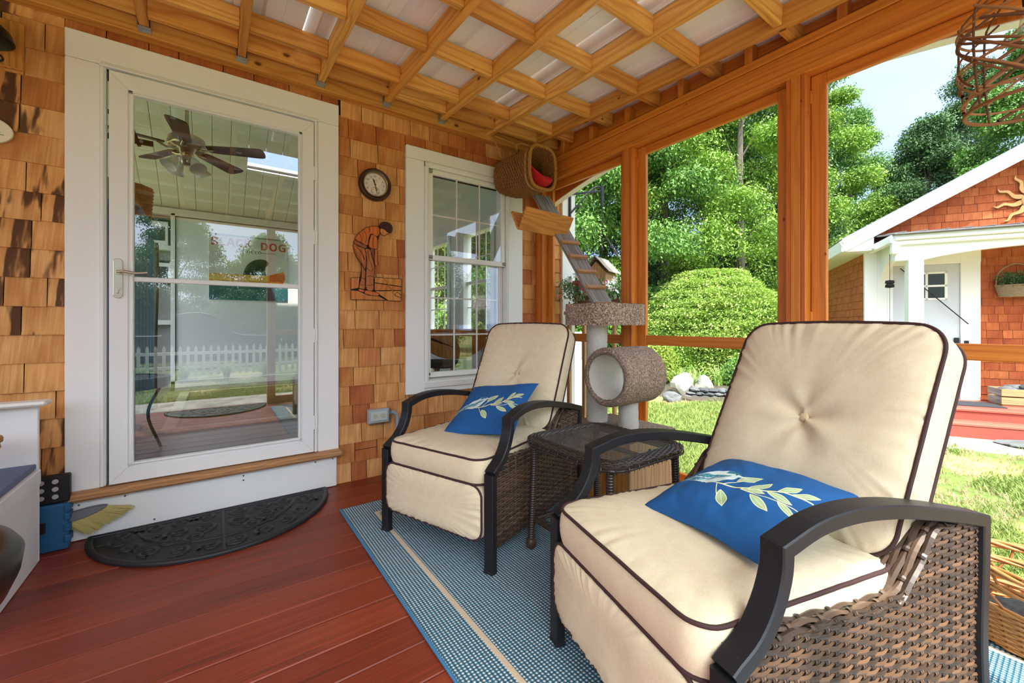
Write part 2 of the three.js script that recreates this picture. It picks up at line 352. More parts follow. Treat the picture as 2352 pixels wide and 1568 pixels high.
// ---- storm door
const door = struct(group('door_1'), 'white storm door with full glass and a satin lever handle');
{
  const z0 = -0.006, z1 = 0.032, A = [-0.418, 0.492, 0.24, 2.252], G = [-0.33, 0.41, 0.332, 2.158];
  // mitred frame: each member an extruded trapezoid
  const member = (pts, name) => { const g = extrude(poly2(pts), z1 - z0 - 0.006, 0.003, 1); g.translate(0, 0, z0 + 0.003); mesh(name, g, M.white2, door); };
  member([[A[0], A[2]], [G[0] - 0.018, G[2] - 0.018], [G[0] - 0.018, G[3] + 0.018], [A[0], A[3]]], 'stile');
  member([[A[1], A[2]], [A[1], A[3]], [G[1] + 0.018, G[3] + 0.018], [G[1] + 0.018, G[2] - 0.018]], 'stile');
  member([[A[0], A[2]], [A[1], A[2]], [G[1] + 0.018, G[2] - 0.018], [G[0] - 0.018, G[2] - 0.018]], 'bottom_rail');
  member([[A[0], A[3]], [G[0] - 0.018, G[3] + 0.018], [G[1] + 0.018, G[3] + 0.018], [A[1], A[3]]], 'top_rail');
  const bead = [];
  for (const [i, w, zz] of [[0, 0.02, 0.026], [1, 0.01, 0.036]]) {
    const o = i ? 0.008 : 0.02;
    bead.push(bx(G[0] - o, G[0] - o + w, G[2] - o, G[3] + o, 0, zz, 0.003, 1), bx(G[1] + o - w, G[1] + o, G[2] - o, G[3] + o, 0, zz, 0.003, 1), bx(G[0] - o, G[1] + o, G[2] - o, G[2] - o + w, 0, zz, 0.003, 0), bx(G[0] - o, G[1] + o, G[3] + o - w, G[3] + o, 0, zz, 0.003, 0));
  }
  mesh('glazing_bead', join(bead), M.white2, door);
  mesh('middle_rail', bx(G[0], G[1], 1.232, 1.256, 0.002, 0.026, 0.003, 0), M.white2, door);
  const pane = (y0, y1, z) => { const g = new THREE.PlaneGeometry(G[1] - G[0], y1 - y0); g.translate((G[0] + G[1]) / 2, (y0 + y1) / 2, z); mesh('pane', g, M.pane, door); };
  pane(G[2], 1.236, 0.008); pane(1.252, G[3], 0.013);
  // handle: rounded plate, lever, lock cylinder
  const plate = new THREE.Shape(); const pw = 0.017, ph = 0.097;
  plate.absarc(0, ph - pw, pw, 0, Math.PI); plate.absarc(0, -ph + pw, pw, Math.PI, 2 * Math.PI); plate.closePath();
  const hd = group('handle_set', door, -0.385, 1.243, 0.032);
  mesh('plate', extrude(plate, 0.006, 0.002, 2, 14), M.nickel, hd);
  const rose = rod([0, 0.03, 0.006], [0, 0.03, 0.04], 0.009, 16);
  mesh('lever', join([rose, tube([[0, 0.03, 0.04], [0.03, 0.032, 0.044], [0.06, 0.026, 0.042], [0.095, 0.029, 0.04], [0.112, 0.032, 0.038]], 0.0065, 28, 10), rod([0, 0.03, 0.006], [0, 0.03, 0.012], 0.014, 20)]), M.nickel, hd);
  mesh('lock_cylinder', join([rod([0, -0.05, 0.004], [0, -0.05, 0.012], 0.0095, 18), bx(-0.005, 0.005, -0.074, -0.052, 0.004, 0.011, 0.003), bx(-0.0015, 0.0015, -0.058, -0.045, 0.011, 0.014, 0.0003)]), M.nickel, hd);
  for (const y of [1.94, 1.55, 0.95, 0.42]) mesh('hinge', join([bx(0.492, 0.512, y - 0.04, y + 0.04, 0.012, 0.034, 0.002), rod([0.494, y - 0.042, 0.034], [0.494, y + 0.042, 0.034], 0.004, 10)]), M.white2, door);
}
// ---- double-hung window
const trimW = struct(group('trim_5'), 'white casing round the window');
mesh('casing_leg', bx(1.083, 1.219, 0.525, 2.185, -0.012, 0.02, 0.003, 1), M.white, trimW);
mesh('casing_leg', bx(1.961, 2.098, 0.525, 2.185, -0.012, 0.02, 0.003, 1), M.white, trimW);
mesh('casing_head', bx(1.083, 2.098, 2.187, 2.274, -0.012, 0.021, 0.003, 0), M.white, trimW);
mesh('apron', bx(1.219, 1.961, 0.525, 0.575, -0.012, 0.02, 0.003, 0), M.white, trimW);
const win = struct(group('window_1'), 'white double-hung window with muntin grilles');
{
  const X0 = 1.22, X1 = 1.96, Y0 = 0.576, Y1 = 2.185, F = 0.03, outer = [];
  outer.push(bx(X0, X0 + F, Y0, Y1, -0.13, 0.028, 0.003, 1), bx(X1 - F, X1, Y0, Y1, -0.13, 0.028, 0.003, 1), bx(X0, X1, Y1 - F - 0.008, Y1, -0.13, 0.028, 0.003, 0));
  outer.push(bx(X0 + 0.006, X0 + 0.018, Y0, Y1, 0.02, 0.036, 0.003, 1), bx(X1 - 0.018, X1 - 0.006, Y0, Y1, 0.02, 0.036, 0.003, 1), bx(X0, X1, Y1 - 0.02, Y1 - 0.006, 0.02, 0.036, 0.003, 0));
  mesh('window_frame', join(outer), M.vinyl, win);
  mesh('window_sill', at(cbox(X1 - X0 + 0.02, 0.05, 0.16, 0.006, 0), (X0 + X1) / 2, Y0 + 0.016, -0.045, 0.1), M.vinyl, win);
  const sash = (y0, y1, z, cols, rows, st) => {
    const a = X0 + F + 0.003, b = X1 - F - 0.003, s = group('sash', win);
    mesh('sash_frame', join([bx(a, a + st, y0, y1, z - 0.03, z, 0.003, 1), bx(b - st, b, y0, y1, z - 0.03, z, 0.003, 1), bx(a, b, y0, y0 + st * 1.05, z - 0.03, z, 0.003, 0), bx(a, b, y1 - st, y1, z - 0.03, z, 0.003, 0)]), M.vinyl, s);
    const gx0 = a + st, gx1 = b - st, gy0 = y0 + st * 1.05, gy1 = y1 - st;
    for (let i = 1; i < cols; i++) { const x = lerp(gx0, gx1, i / cols); mesh('muntin', bx(x - 0.0055, x + 0.0055, gy0, gy1, z - 0.024, z - 0.012, 0.002, 1), M.vinyl, s); }
    for (let i = 1; i < rows; i++) { const y = lerp(gy0, gy1, i / rows); mesh('muntin', bx(gx0, gx1, y - 0.0055, y + 0.0055, z - 0.024, z - 0.012, 0.002, 0), M.vinyl, s); }
    const g = new THREE.PlaneGeometry(gx1 - gx0, gy1 - gy0); g.translate((gx0 + gx1) / 2, (gy0 + gy1) / 2, z - 0.009);
    mesh('pane', g, M.pane, s);
  };
  sash(1.485, Y1 - F - 0.01, 0.012, 3, 2, 0.036);
  sash(0.628, 1.525, -0.028, 3, 3, 0.036);
}
// ---------------------------------------------------------------- ceiling: ledger, rafters, blocking, white ribbed roofing
const slopeY = (z) => 2.478 - 0.053 * (z - 0.08);       // underside of the rafters
const RX = Array.from({ length: 12 }, (_, i) => -2.29 + 0.4015 * i);    // ... -0.29, 0.11, 0.515, 0.915, 1.315, 1.72, 2.12
const ceilingG = struct(group('ceiling'), 'open porch ceiling of rafters and blocking under white metal roofing');
{
  const ZE = 3.5, tilt = Math.atan(0.053);
  mesh('ledger', bx(-2.6, 2.36, 2.447, 2.53, 0.005, 0.075, 0.003, 0), M.rafter[1], ceilingG);
  mesh('ledger_top', bx(-2.6, 2.36, 2.532, 2.6, 0.005, 0.06, 0.003, 0), M.rafter[0], ceilingG);
  for (const x of RX) {
    const L = ZE - 0.07, g = cbox(0.038, 0.1, L, 0.003, 2);
    const m = mesh('rafter', g, pick(M.rafter), ceilingG);
    const zc = 0.07 + L / 2; m.position.set(x, slopeY(zc) + 0.05, zc); m.rotation.x = tilt;
    if (x < 1.6) { // joist hanger at the ledger
      const h = mesh('joist_hanger', join([bx(-0.024, 0.024, 0, 0.003, 0, 0.03, 0.0006), bx(-0.026, -0.023, 0, 0.06, 0, 0.026, 0.0006), bx(0.023, 0.026, 0, 0.06, 0, 0.026, 0.0006), bx(-0.026, 0.026, -0.014, 0.002, 0, 0.003, 0.0006), rod([-0.012, -0.007, 0.002], [-0.012, -0.007, 0.006], 0.003, 8), rod([0.012, -0.007, 0.002], [0.012, -0.007, 0.006], 0.003, 8)]), M.hanger, ceilingG);
      h.position.set(x, 2.471, 0.0755);
    }
  }
  const rows = [0.197, 0.387, 0.784, 1.178, 1.579, 1.977, 2.375, 2.77, 3.17];
  rows.forEach((z, r) => {
    for (let i = 0; i < RX.length; i++) {
      const x0 = RX[i] + 0.0195, x1 = i + 1 < RX.length ? RX[i + 1] - 0.0195 : 2.335;
      const m = mesh('blocking', cbox(x1 - x0, 0.09, 0.038, 0.003, 0), pick(M.rafter), ceilingG);
      m.position.set((x0 + x1) / 2, slopeY(z) + 0.0555, z - 0.019);
      m.rotation.x = tilt;
    }
  });
  // ribbed roofing sheets, ribs along the slope; each 0.61 m wide
  const rib = (w) => {
    const prof = [];
    let x = 0; prof.push([0, 0]);
    for (const c of [0.1, 0.405]) { prof.push([c - 0.035, 0], [c - 0.022, 0.018], [c + 0.022, 0.018], [c + 0.035, 0]); if (c < 0.3) prof.push([c + 0.1, 0], [c + 0.103, 0.004], [c + 0.11, 0.004], [c + 0.113, 0], [c + 0.2, 0], [c + 0.203, 0.004], [c + 0.21, 0.004], [c + 0.213, 0]); else prof.push([c + 0.1, 0], [c + 0.103, 0.004], [c + 0.11, 0.004], [c + 0.113, 0]); }
    prof.push([w, 0]);
    const g = new GB();
    for (let i = 0; i + 1 < prof.length; i++) {
      const [a, ya] = prof[i], [b, yb] = prof[i + 1], Z0 = 0, Z1 = 3.56;
      g.quad([a, ya, Z0], [b, yb, Z0], [b, yb, Z1], [a, ya, Z1], [a, 0], [b, 0], [b, Z1], [a, Z1]);
      g.quad([a, ya + 0.0025, Z0], [a, ya + 0.0025, Z1], [b, yb + 0.0025, Z1], [b, yb + 0.0025, Z0], [a, 0], [a, Z1], [b, Z1], [b, 0]);
    }
    return g.build();
  };
  const sheet = rib(0.61);
  for (let k = 0; k < 9; k++) { const m = mesh('roof_sheet', sheet, M.whiteRoof, ceilingG); m.position.set(-2.66 + k * 0.606, slopeY(0) + 0.104 + (k % 2) * 0.01, 0); m.rotation.x = tilt; }
}
// ---------------------------------------------------------------- screened end wall (right)
const wallR = struct(group('wall_right'), 'screened end wall of stained cedar posts and panels');
const screenTex = (() => { const t = dataTex(64, 64, (u, v) => ((u * 8) % 1 < 0.17 || (v * 8) % 1 < 0.17) ? 1 : 0, false, [80, 80]); return t; })();
M.insect = std({ color: 0x2c2e2f, roughness: 0.7, transparent: true, opacity: 0.09, side: THREE.DoubleSide });
{
  const C = M.cedar, C2 = M.cedar2;
  const postsZ = [[0.0, 0.09], [0.937, 1.017], [1.935, 2.015], [2.93, 3.01], [3.4, 3.5]];
  for (const [a, b] of postsZ) {
    const p = group('post', wallR);
    mesh('post_core', bx(2.256, 2.345, 0, 2.2, a, b, 0.004, 1), C, p);
    const q = (b - a) / 4;
    mesh('post_facing', bx(2.25, 2.2565, 0, 2.2, a + q, b - q, 0.0015, 1), C, p);
    mesh('post_facing', bx(2.2515, 2.2565, 0, 2.2, a, a + q - 0.0015, 0.0015, 1), C2, p);
    mesh('post_facing', bx(2.2515, 2.2565, 0, 2.2, b - q + 0.0015, b, 0.0015, 1), C2, p);
  }
  mesh('beam', join([bx(2.25, 2.35, 2.2, 2.235, 0, 3.5, 0.004, 2), bx(2.252, 2.35, 2.236, 2.326, 0, 3.5, 0.003, 2)]), C, wallR);
  mesh('beam_cap', bx(2.247, 2.35, 2.328, 2.372, 0, 3.5, 0.004, 2), C, wallR);
  for (const z of [0.32, 0.63, 0.96, 1.36, 1.75, 2.15, 2.55, 2.95]) mesh('stud', bx(2.27, 2.34, 2.373, 2.49, z - 0.02, z + 0.02, 0.003, 1), C, wallR);
  mesh('outer_sheathing', bx(2.352, 2.37, 2.16, 2.585, 0, 3.75, 0.002, 2), C, wallR);
  mesh('top_plate', bx(2.34, 2.375, 2.43, 2.47, 0.02, 3.6, 0.003, 2), C, wallR);
  mesh('sill_plate', join([bx(2.25, 2.37, 0, 0.045, 0.0, 3.5, 0.004, 2)]), C, wallR);
  for (let i = 0; i + 1 < postsZ.length; i++) {
    const z0 = postsZ[i][1] + 0.002, z1 = postsZ[i + 1][0] - 0.002, f = 0.062, X0 = 2.315, X1 = 2.342;
    const s = group('screen_panel', wallR);
    mesh('frame_stile', bx(X0, X1, 0.047, 2.198, z0, z0 + f, 0.003, 1), C, s);
    mesh('frame_stile', bx(X0, X1, 0.047, 2.198, z1 - f, z1, 0.003, 1), C, s);
    mesh('frame_top', bx(X0, X1, 2.145, 2.198, z0 + f, z1 - f, 0.003, 2), C, s);
    mesh('frame_bottom', bx(X0, X1, 0.047, 0.108, z0 + f, z1 - f, 0.003, 2), C, s);
    mesh('middle_rail', bx(X0, X1, 0.883, 0.946, z0 + f, z1 - f, 0.003, 2), C, s);
    for (const [y0, y1] of [[0.108, 0.883], [0.946, 2.145]]) { const g = new THREE.PlaneGeometry(z1 - z0 - 2 * f, y1 - y0); g.rotateY(Math.PI / 2); g.translate(2.336, (y0 + y1) / 2, (z0 + z1) / 2); const m = mesh('insect_screen', g, M.insect, s); }
    for (const y of [2.1, 1.05]) mesh('hinge', bx(2.305, 2.318, y - 0.03, y + 0.03, z0 - 0.004, z0 + 0.008, 0.002), C, s);
  }
  // arched valance outside, springing low at both ends
  const pts = []; const N = 24;
  for (let i = 0; i <= N; i++) { const z = 0.02 + (3.4 * i) / N; pts.push([z, 2.26 - 0.092 * (z - 1.49) ** 2]); }
  const sh = poly2([[0.02, 2.5], ...pts.map(([z, y]) => [z, Math.min(y, 2.36)]), [3.42, 2.5]]);
  const g = extrude(sh, 0.03, 0.002, 1); g.rotateY(-Math.PI / 2); g.translate(2.43, 0, 0);
  mesh('arched_valance', g, C, wallR);
  const edge = pts.map(([z, y]) => [z, Math.min(y, 2.36)]);
  const eg = barSweep(edge, 0.06, 0.008, 0.001); eg.rotateY(-Math.PI / 2); eg.translate(2.43, 0, 0);
  mesh('valance_edge', eg, M.white, wallR);
}
// ---------------------------------------------------------------- open front of the porch (behind the camera) and its left end
const wallF = struct(group('wall_front'), 'open front of the porch with cedar posts');
{
  const C = M.cedar;
  for (const x of [-2.55, -1.72, -0.92, 0.59, 1.45]) mesh('post', bx(x - 0.045, x + 0.045, 0, 2.24, 3.36, 3.45, 0.004, 1), C, wallF);
  mesh('beam', bx(-2.6, 2.245, 2.24, 2.29, 3.36, 3.45, 0.004, 0), C, wallF);
  mesh('fascia', bx(-2.6, 2.36, 2.3, 2.405, 3.505, 3.525, 0.003, 0), C, wallF);
  for (const [a, b] of [[-2.5, -1.77], [-1.67, -0.97], [0.64, 1.4], [1.5, 2.25]]) { mesh('rail', bx(a, b, 0.88, 0.945, 3.39, 3.42, 0.003, 0), C, wallF); mesh('rail', bx(a, b, 0.0, 0.09, 3.39, 3.42, 0.003, 0), C, wallF); }
}
const wallL = struct(group('wall_left'), 'left end of the porch');
{
  const C = M.cedar;
  for (const z of [0.05, 1.2, 2.3]) mesh('post', bx(-2.6, -2.51, 0, 2.2, z - 0.045, z + 0.045, 0.004, 1), C, wallL);
  mesh('beam', bx(-2.6, -2.51, 2.2, 2.5, 0, 3.5, 0.004, 2), C, wallL);
  mesh('lower_panel', bx(-2.59, -2.53, 0, 1.0, 0.05, 3.45, 0.004, 2), C, wallL);
}
// ---------------------------------------------------------------- the room behind the glass
M.plaster = std({ color: 0xdfe2dc, roughness: 0.8 });
M.ceilBoard = std({ color: 0xf0f4f0, roughness: 0.6 });
M.shelfBack = std({ color: 0x8d8a86, roughness: 0.8 });
M.innerFloor = phys({ map: texDeck, color: 0x9a8a86, roughness: 0.3, clearcoat: 0.4, clearcoatRoughness: 0.2 });
M.teal = std({ map: dataTex(128, 256, (u, v) => { const f = fbm(u, v, 30, 2, 301, 3); return mix3([50, 148, 188], [32, 112, 152], f); }, true, [3, 1]), roughness: 0.5 });
const IX0 = -1.6, IX1 = 2.6, IZ1 = -4.15, FY = 0.2;
const ceilFront = (z) => 2.75 + (3.75 - 2.75) * ((-0.15 - z) / 1.55), ceilBack = (z) => 2.5 + 0.5 * (4.2 + z);
{
  const f = struct(group('floor'), 'dark polished board floor of the room indoors');
  for (let z = -4.2; z < -0.02; z += 0.14) mesh('floorboard', bx(IX0, IX1, FY - 0.03, FY, z, z + 0.137, 0.003, 0), M.innerFloor, f);
  mesh('subfloor', bx(IX0, IX1, -0.1, FY - 0.032, IZ1, -0.15, 0.002), M.dark, f);
  const wl = struct(group('wall_inner_left'), 'left wall of the room indoors');
  const hole = (parent, mat, x, th, y1, win) => {     // a wall at x with window openings [z0, z1, y0, y1]
    let z = IZ1 - 0.1;
    for (const [z0, z1, a, b] of win) { mesh('wall_panel', bx(x, x + th, FY - 0.3, y1, z, z0, 0.001), mat, parent); mesh('wall_panel', bx(x, x + th, FY - 0.3, a, z0, z1, 0.001), mat, parent); mesh('wall_panel', bx(x, x + th, b, y1, z0, z1, 0.001), mat, parent); z = z1; }
    mesh('wall_panel', bx(x, x + th, FY - 0.3, y1, z, -0.15, 0.001), mat, parent);
  };
  hole(wl, M.plaster, IX0 - 0.1, 0.1, 4.0, [[-3.9, -0.7, 0.6, 2.5]]);
  const wr = struct(group('wall_inner_right'), 'right wall of the room indoors with two windows');
  const rw = [[-3.0, -2.32, 0.92, 2.16], [-1.9, -1.22, 0.92, 2.16]];
  hole(wr, M.plaster, IX1, 0.1, 4.0, rw);
  rw.forEach(([z0, z1, a, b], i) => {
    const w = struct(group(`window_${i + 2}`), 'indoor window with grilles looking out on the trees');
    mesh('window_frame', join([bx(IX1 - 0.02, IX1 + 0.1, a - 0.06, b + 0.06, z0 - 0.06, z0 + 0.02, 0.003, 1), bx(IX1 - 0.02, IX1 + 0.1, a - 0.06, b + 0.06, z1 - 0.02, z1 + 0.06, 0.003, 1), bx(IX1 - 0.02, IX1 + 0.1, b - 0.02, b + 0.08, z0, z1, 0.003, 2), bx(IX1 - 0.05, IX1 + 0.1, a - 0.06, a + 0.02, z0 - 0.04, z1 + 0.04, 0.003, 2)]), M.vinyl, w);
    const ym = (a + b) / 2;
    mesh('meeting_rail', bx(IX1 + 0.03, IX1 + 0.07, ym - 0.02, ym + 0.02, z0, z1, 0.003, 2), M.vinyl, w);
    for (const k of [1, 2]) mesh('muntin', bx(IX1 + 0.045, IX1 + 0.055, a, b, lerp(z0, z1, k / 3) - 0.008, lerp(z0, z1, k / 3) + 0.008, 0.002, 1), M.vinyl, w);
    for (const y of [lerp(a, ym, 0.5), lerp(ym, b, 0.5)]) mesh('muntin', bx(IX1 + 0.045, IX1 + 0.055, y - 0.008, y + 0.008, z0, z1, 0.002, 2), M.vinyl, w);
    const g = new THREE.PlaneGeometry(z1 - z0, b - a); g.rotateY(Math.PI / 2); g.translate(IX1 + 0.05, ym, (z0 + z1) / 2); mesh('pane', g, M.pane, w);
  });
  // ceiling boards on both slopes, with the skylight opening in the back slope
  const c = struct(group('ceiling'), 'vaulted white board ceiling of the room indoors');
  const slope = (x0, x1, za, zb, fn) => { const ya = fn(za), yb = fn(zb), L = Math.hypot(zb - za, yb - ya), g = cbox(x1 - x0 - 0.004, 0.02, L, 0.004, 2); const m = mesh('ceiling_board', g, M.ceilBoard, c); m.position.set((x0 + x1) / 2, (ya + yb) / 2, (za + zb) / 2); m.rotation.x = -Math.atan2(yb - ya, zb - za); };
  for (let x = IX0; x < IX1 - 0.05; x += 0.175) {
    const x1 = Math.min(x + 0.175, IX1);
    slope(x, x1, -4.2, -3.3, ceilBack); slope(x, x1, -3.0, -1.7, ceilBack); slope(x, x1, -1.7, -0.1, ceilFront);
    if (x < 0.2 || x > 1.4) slope(x, x1, -3.3, -3.0, ceilBack);
  }
  const roof = struct(group('roof'), 'house roof');
  const slab = (x0, x1, za, zb, fn) => { const ya = fn(za) + 0.06, yb = fn(zb) + 0.06, L = Math.hypot(zb - za, yb - ya), m = mesh('roof_panel', cbox(x1 - x0, 0.06, L, 0.004, 2), M.shelfBack, roof); m.position.set((x0 + x1) / 2, (ya + yb) / 2, (za + zb) / 2); m.rotation.x = -Math.atan2(yb - ya, zb - za); };
  slab(-2.7, 2.8, -1.7, 0.1, ceilFront); slab(-2.7, 2.8, -3.0, -1.66, ceilBack); slab(-2.7, 2.8, -4.4, -3.3, ceilBack); slab(-2.7, 0.275, -3.3, -3.0, ceilBack); slab(1.5, 2.8, -3.3, -3.0, ceilBack);
  const wb = struct(group('wall_inner_back'), 'white panelled back wall of the room indoors');
  mesh('wall_panel', bx(IX0, IX1, FY - 0.3, 2.75, IZ1 - 0.1, IZ1, 0.001), M.plaster, wb);
  mesh('wall_panel', bx(-0.41, 2.58, FY + 0.04, 2.40, IZ1, IZ1 + 0.085, 0.004), M.white2, wb);
  for (const [x0, x1, y0, y1] of [[-0.46, -0.415, FY, 2.44], [2.55, 2.6, FY, 2.44], [-1.6, 2.6, 2.41, 2.5], [-0.46, 2.6, FY, FY + 0.09]]) mesh('wall_trim', bx(x0, x1, y0, y1, IZ1, IZ1 + 0.11, 0.003), M.white2, wb);
  for (const y of [1.99, 1.04]) mesh('shelf_board', bx(-1.6, -0.46, y - 0.03, y + 0.03, IZ1, IZ1 + 0.11, 0.003), M.white2, wb);
  mesh('alcove_panel', bx(-1.6, -0.46, FY, 2.41, IZ1, IZ1 + 0.02, 0.002), M.shelfBack, wb);
}
// framed pictures in the alcove
for (const [x, y, w, h, lab] of [[-0.575, 2.175, 0.22, 0.36, 'dark framed picture on the upper alcove shelf indoors'], [-0.54, 1.68, 0.2, 0.3, 'dark framed picture on the lower alcove wall indoors']]) {
  const p = tag(group('framed_picture', scene, x, y, IZ1 + 0.025), lab, 'picture', 'framed pictures in the alcove indoors');
  mesh('frame', join([bx(-w / 2, -w / 2 + 0.025, -h / 2, h / 2, 0, 0.02), bx(w / 2 - 0.025, w / 2, -h / 2, h / 2, 0, 0.02), bx(-w / 2, w / 2, h / 2 - 0.025, h / 2, 0, 0.02), bx(-w / 2, w / 2, -h / 2, -h / 2 + 0.025, 0, 0.02)]), std({ color: 0x2c211c, roughness: 0.5 }), p);
  mesh('mat_board', bx(-w / 2 + 0.02, w / 2 - 0.02, -h / 2 + 0.02, h / 2 - 0.02, 0, 0.008, 0.001), M.white, p);
  mesh('print', bx(-w / 4, w / 4, -h / 4, h / 4, 0.007, 0.01, 0.0005), std({ color: 0x46433f, roughness: 0.7 }), p);
}
// poster with lettering
{
  const cv = document.createElement('canvas'); cv.width = 1024; cv.height = 1000; const x = cv.getContext('2d');
  x.fillStyle = '#cfc9ba'; x.fillRect(0, 0, 1024, 1000);
  x.fillStyle = '#8d8a80'; x.fillRect(0, 0, 1024, 26);
  x.font = 'bold 168px sans-serif'; x.fillStyle = '#b0292c'; x.fillText('BLACK', 12, 176); x.fillText('DOG', 640, 196);
  x.font = 'bold 62px serif'; x.fillStyle = '#4a4a46'; x.fillText('CANOE CO', 330, 262); x.fillRect(660, 240, 200, 7);
  x.fillStyle = '#23231f'; x.beginPath(); x.moveTo(420, 620); x.bezierCurveTo(440, 420, 560, 330, 690, 345); x.bezierCurveTo(760, 355, 775, 420, 720, 455); x.bezierCurveTo(700, 540, 720, 600, 760, 660); x.lineTo(420, 660); x.fill();
  x.fillStyle = '#d9a23c'; x.fillRect(0, 600, 800, 110);
  x.fillStyle = '#d2612a'; x.beginPath(); x.moveTo(770, 590); x.lineTo(960, 520); x.quadraticCurveTo(1020, 620, 950, 730); x.lineTo(770, 715); x.fill();
  x.fillStyle = '#c9842c'; x.fillRect(0, 690, 900, 60);
  x.fillStyle = '#1f5560'; x.fillRect(0, 745, 1024, 255);
  const t = new THREE.CanvasTexture(cv); t.colorSpace = THREE.SRGBColorSpace;
  const p = tag(group('poster', scene, 0.4, 1.795, IZ1 + 0.088), 'canoe company poster on the white wall indoors', 'poster');
  mesh('backing', bx(-0.466, 0.466, -0.445, 0.445, 0, 0.01, 0.002), M.white, p);
  const g = new THREE.PlaneGeometry(0.93, 0.89); g.translate(0, 0, 0.0115); mesh('print', g, std({ map: t, roughness: 0.5 }), p);
}
// teal cabinet, basket on it, birch pole
{
  const c = tag(group('cabinet', scene, -0.685, FY, -1.75), 'tall teal plank cabinet just inside the glass door', 'cabinet');
  mesh('body', bx(-0.22, 0.2, 0, 1.62, -0.6, 0.6, 0.004, 1), M.teal, c);
  for (let i = 0; i < 6; i++) mesh('plank', bx(0.2, 0.222, 0.04, 1.6, -0.59 + i * 0.197, -0.59 + i * 0.197 + 0.19, 0.006, 1), M.teal, c);
  mesh('cornice', bx(-0.24, 0.25, 1.62, 1.68, -0.64, 0.64, 0.012, 2), M.teal, c);
  mesh('hinge', bx(0.222, 0.23, 0.35, 0.42, -0.2, -0.19, 0.002), M.blackMetal, c);
  const s = tag(mesh('walking_stick', tube([[-0.5, FY, -2.75], [-0.505, 0.8, -2.78], [-0.495, 1.4, -2.82], [-0.5, 1.86, -2.86]], 0.024, 30, 10), std({ map: dataTex(64, 256, (u, v) => mix3([176, 150, 128], [92, 66, 50], fbm(u, v, 6, 18, 311, 3)), true, [1, 3]), roughness: 0.9 })), 'bark-covered pole leaning past the teal cabinet indoors', 'pole');
}
M.wickerTan = std({ color: 0xb98a4e, roughness: 0.6 });
// a basket wall woven of round strands: rings in and out of upright stakes; path(t) -> [x, z] outline (closed), size by height
function wovenShell(o) {
  const { stakes, rows, y0, y1, outline, r = 0.004, amp = 0.004, rs = 0.004, per = 2 } = o, g = [], pos = [], N = stakes * per;
  for (let k = 0; k < rows; k++) {
    const v = (k + 0.5) / rows, y = lerp(y0, y1, v), pts = [];
    for (let i = 0; i < N; i++) { const t = i / N, q = outline(t, v), n = outline(t, v, true), a = amp * Math.cos(Math.PI * (i / per + k)) ; pts.push(V(q[0] + n[0] * a, y + (q[2] ?? 0), q[1] + n[1] * a)); }
    g.push(new THREE.TubeGeometry(new THREE.CatmullRomCurve3(pts, true), N, r, 5, true));
  }
  const st = [];
  for (let i = 0; i < stakes; i++) { const t = i / stakes, pts = arcPts((v) => { const q = outline(t, v); return V(q[0], lerp(y0, y1, v) + (q[2] ?? 0), q[1]); }, 8); st.push(new THREE.TubeGeometry(new THREE.CatmullRomCurve3(pts), 8, rs, 5)); }
  return { weave: join(g), stakes: join(st) };
}
const ellipseOutline = (ax, az, flare = 0) => (t, v, normal) => { const a = t * 2 * Math.PI, s = 1 + flare * v; return normal ? [Math.cos(a), Math.sin(a)] : [Math.cos(a) * ax * s, Math.sin(a) * az * s]; };
{
  const b = tag(group('wicker_basket', scene, -0.66, FY + 1.682, -1.95), 'tan wicker basket on top of the teal cabinet', 'basket');
  const w = wovenShell({ stakes: 26, rows: 20, y0: 0.008, y1: 0.3, outline: ellipseOutline(0.2, 0.2, 0.1), r: 0.008, amp: 0.006 });
  mesh('weave', w.weave, M.wickerTan, b); mesh('stakes', w.stakes, M.wickerTan, b);
}
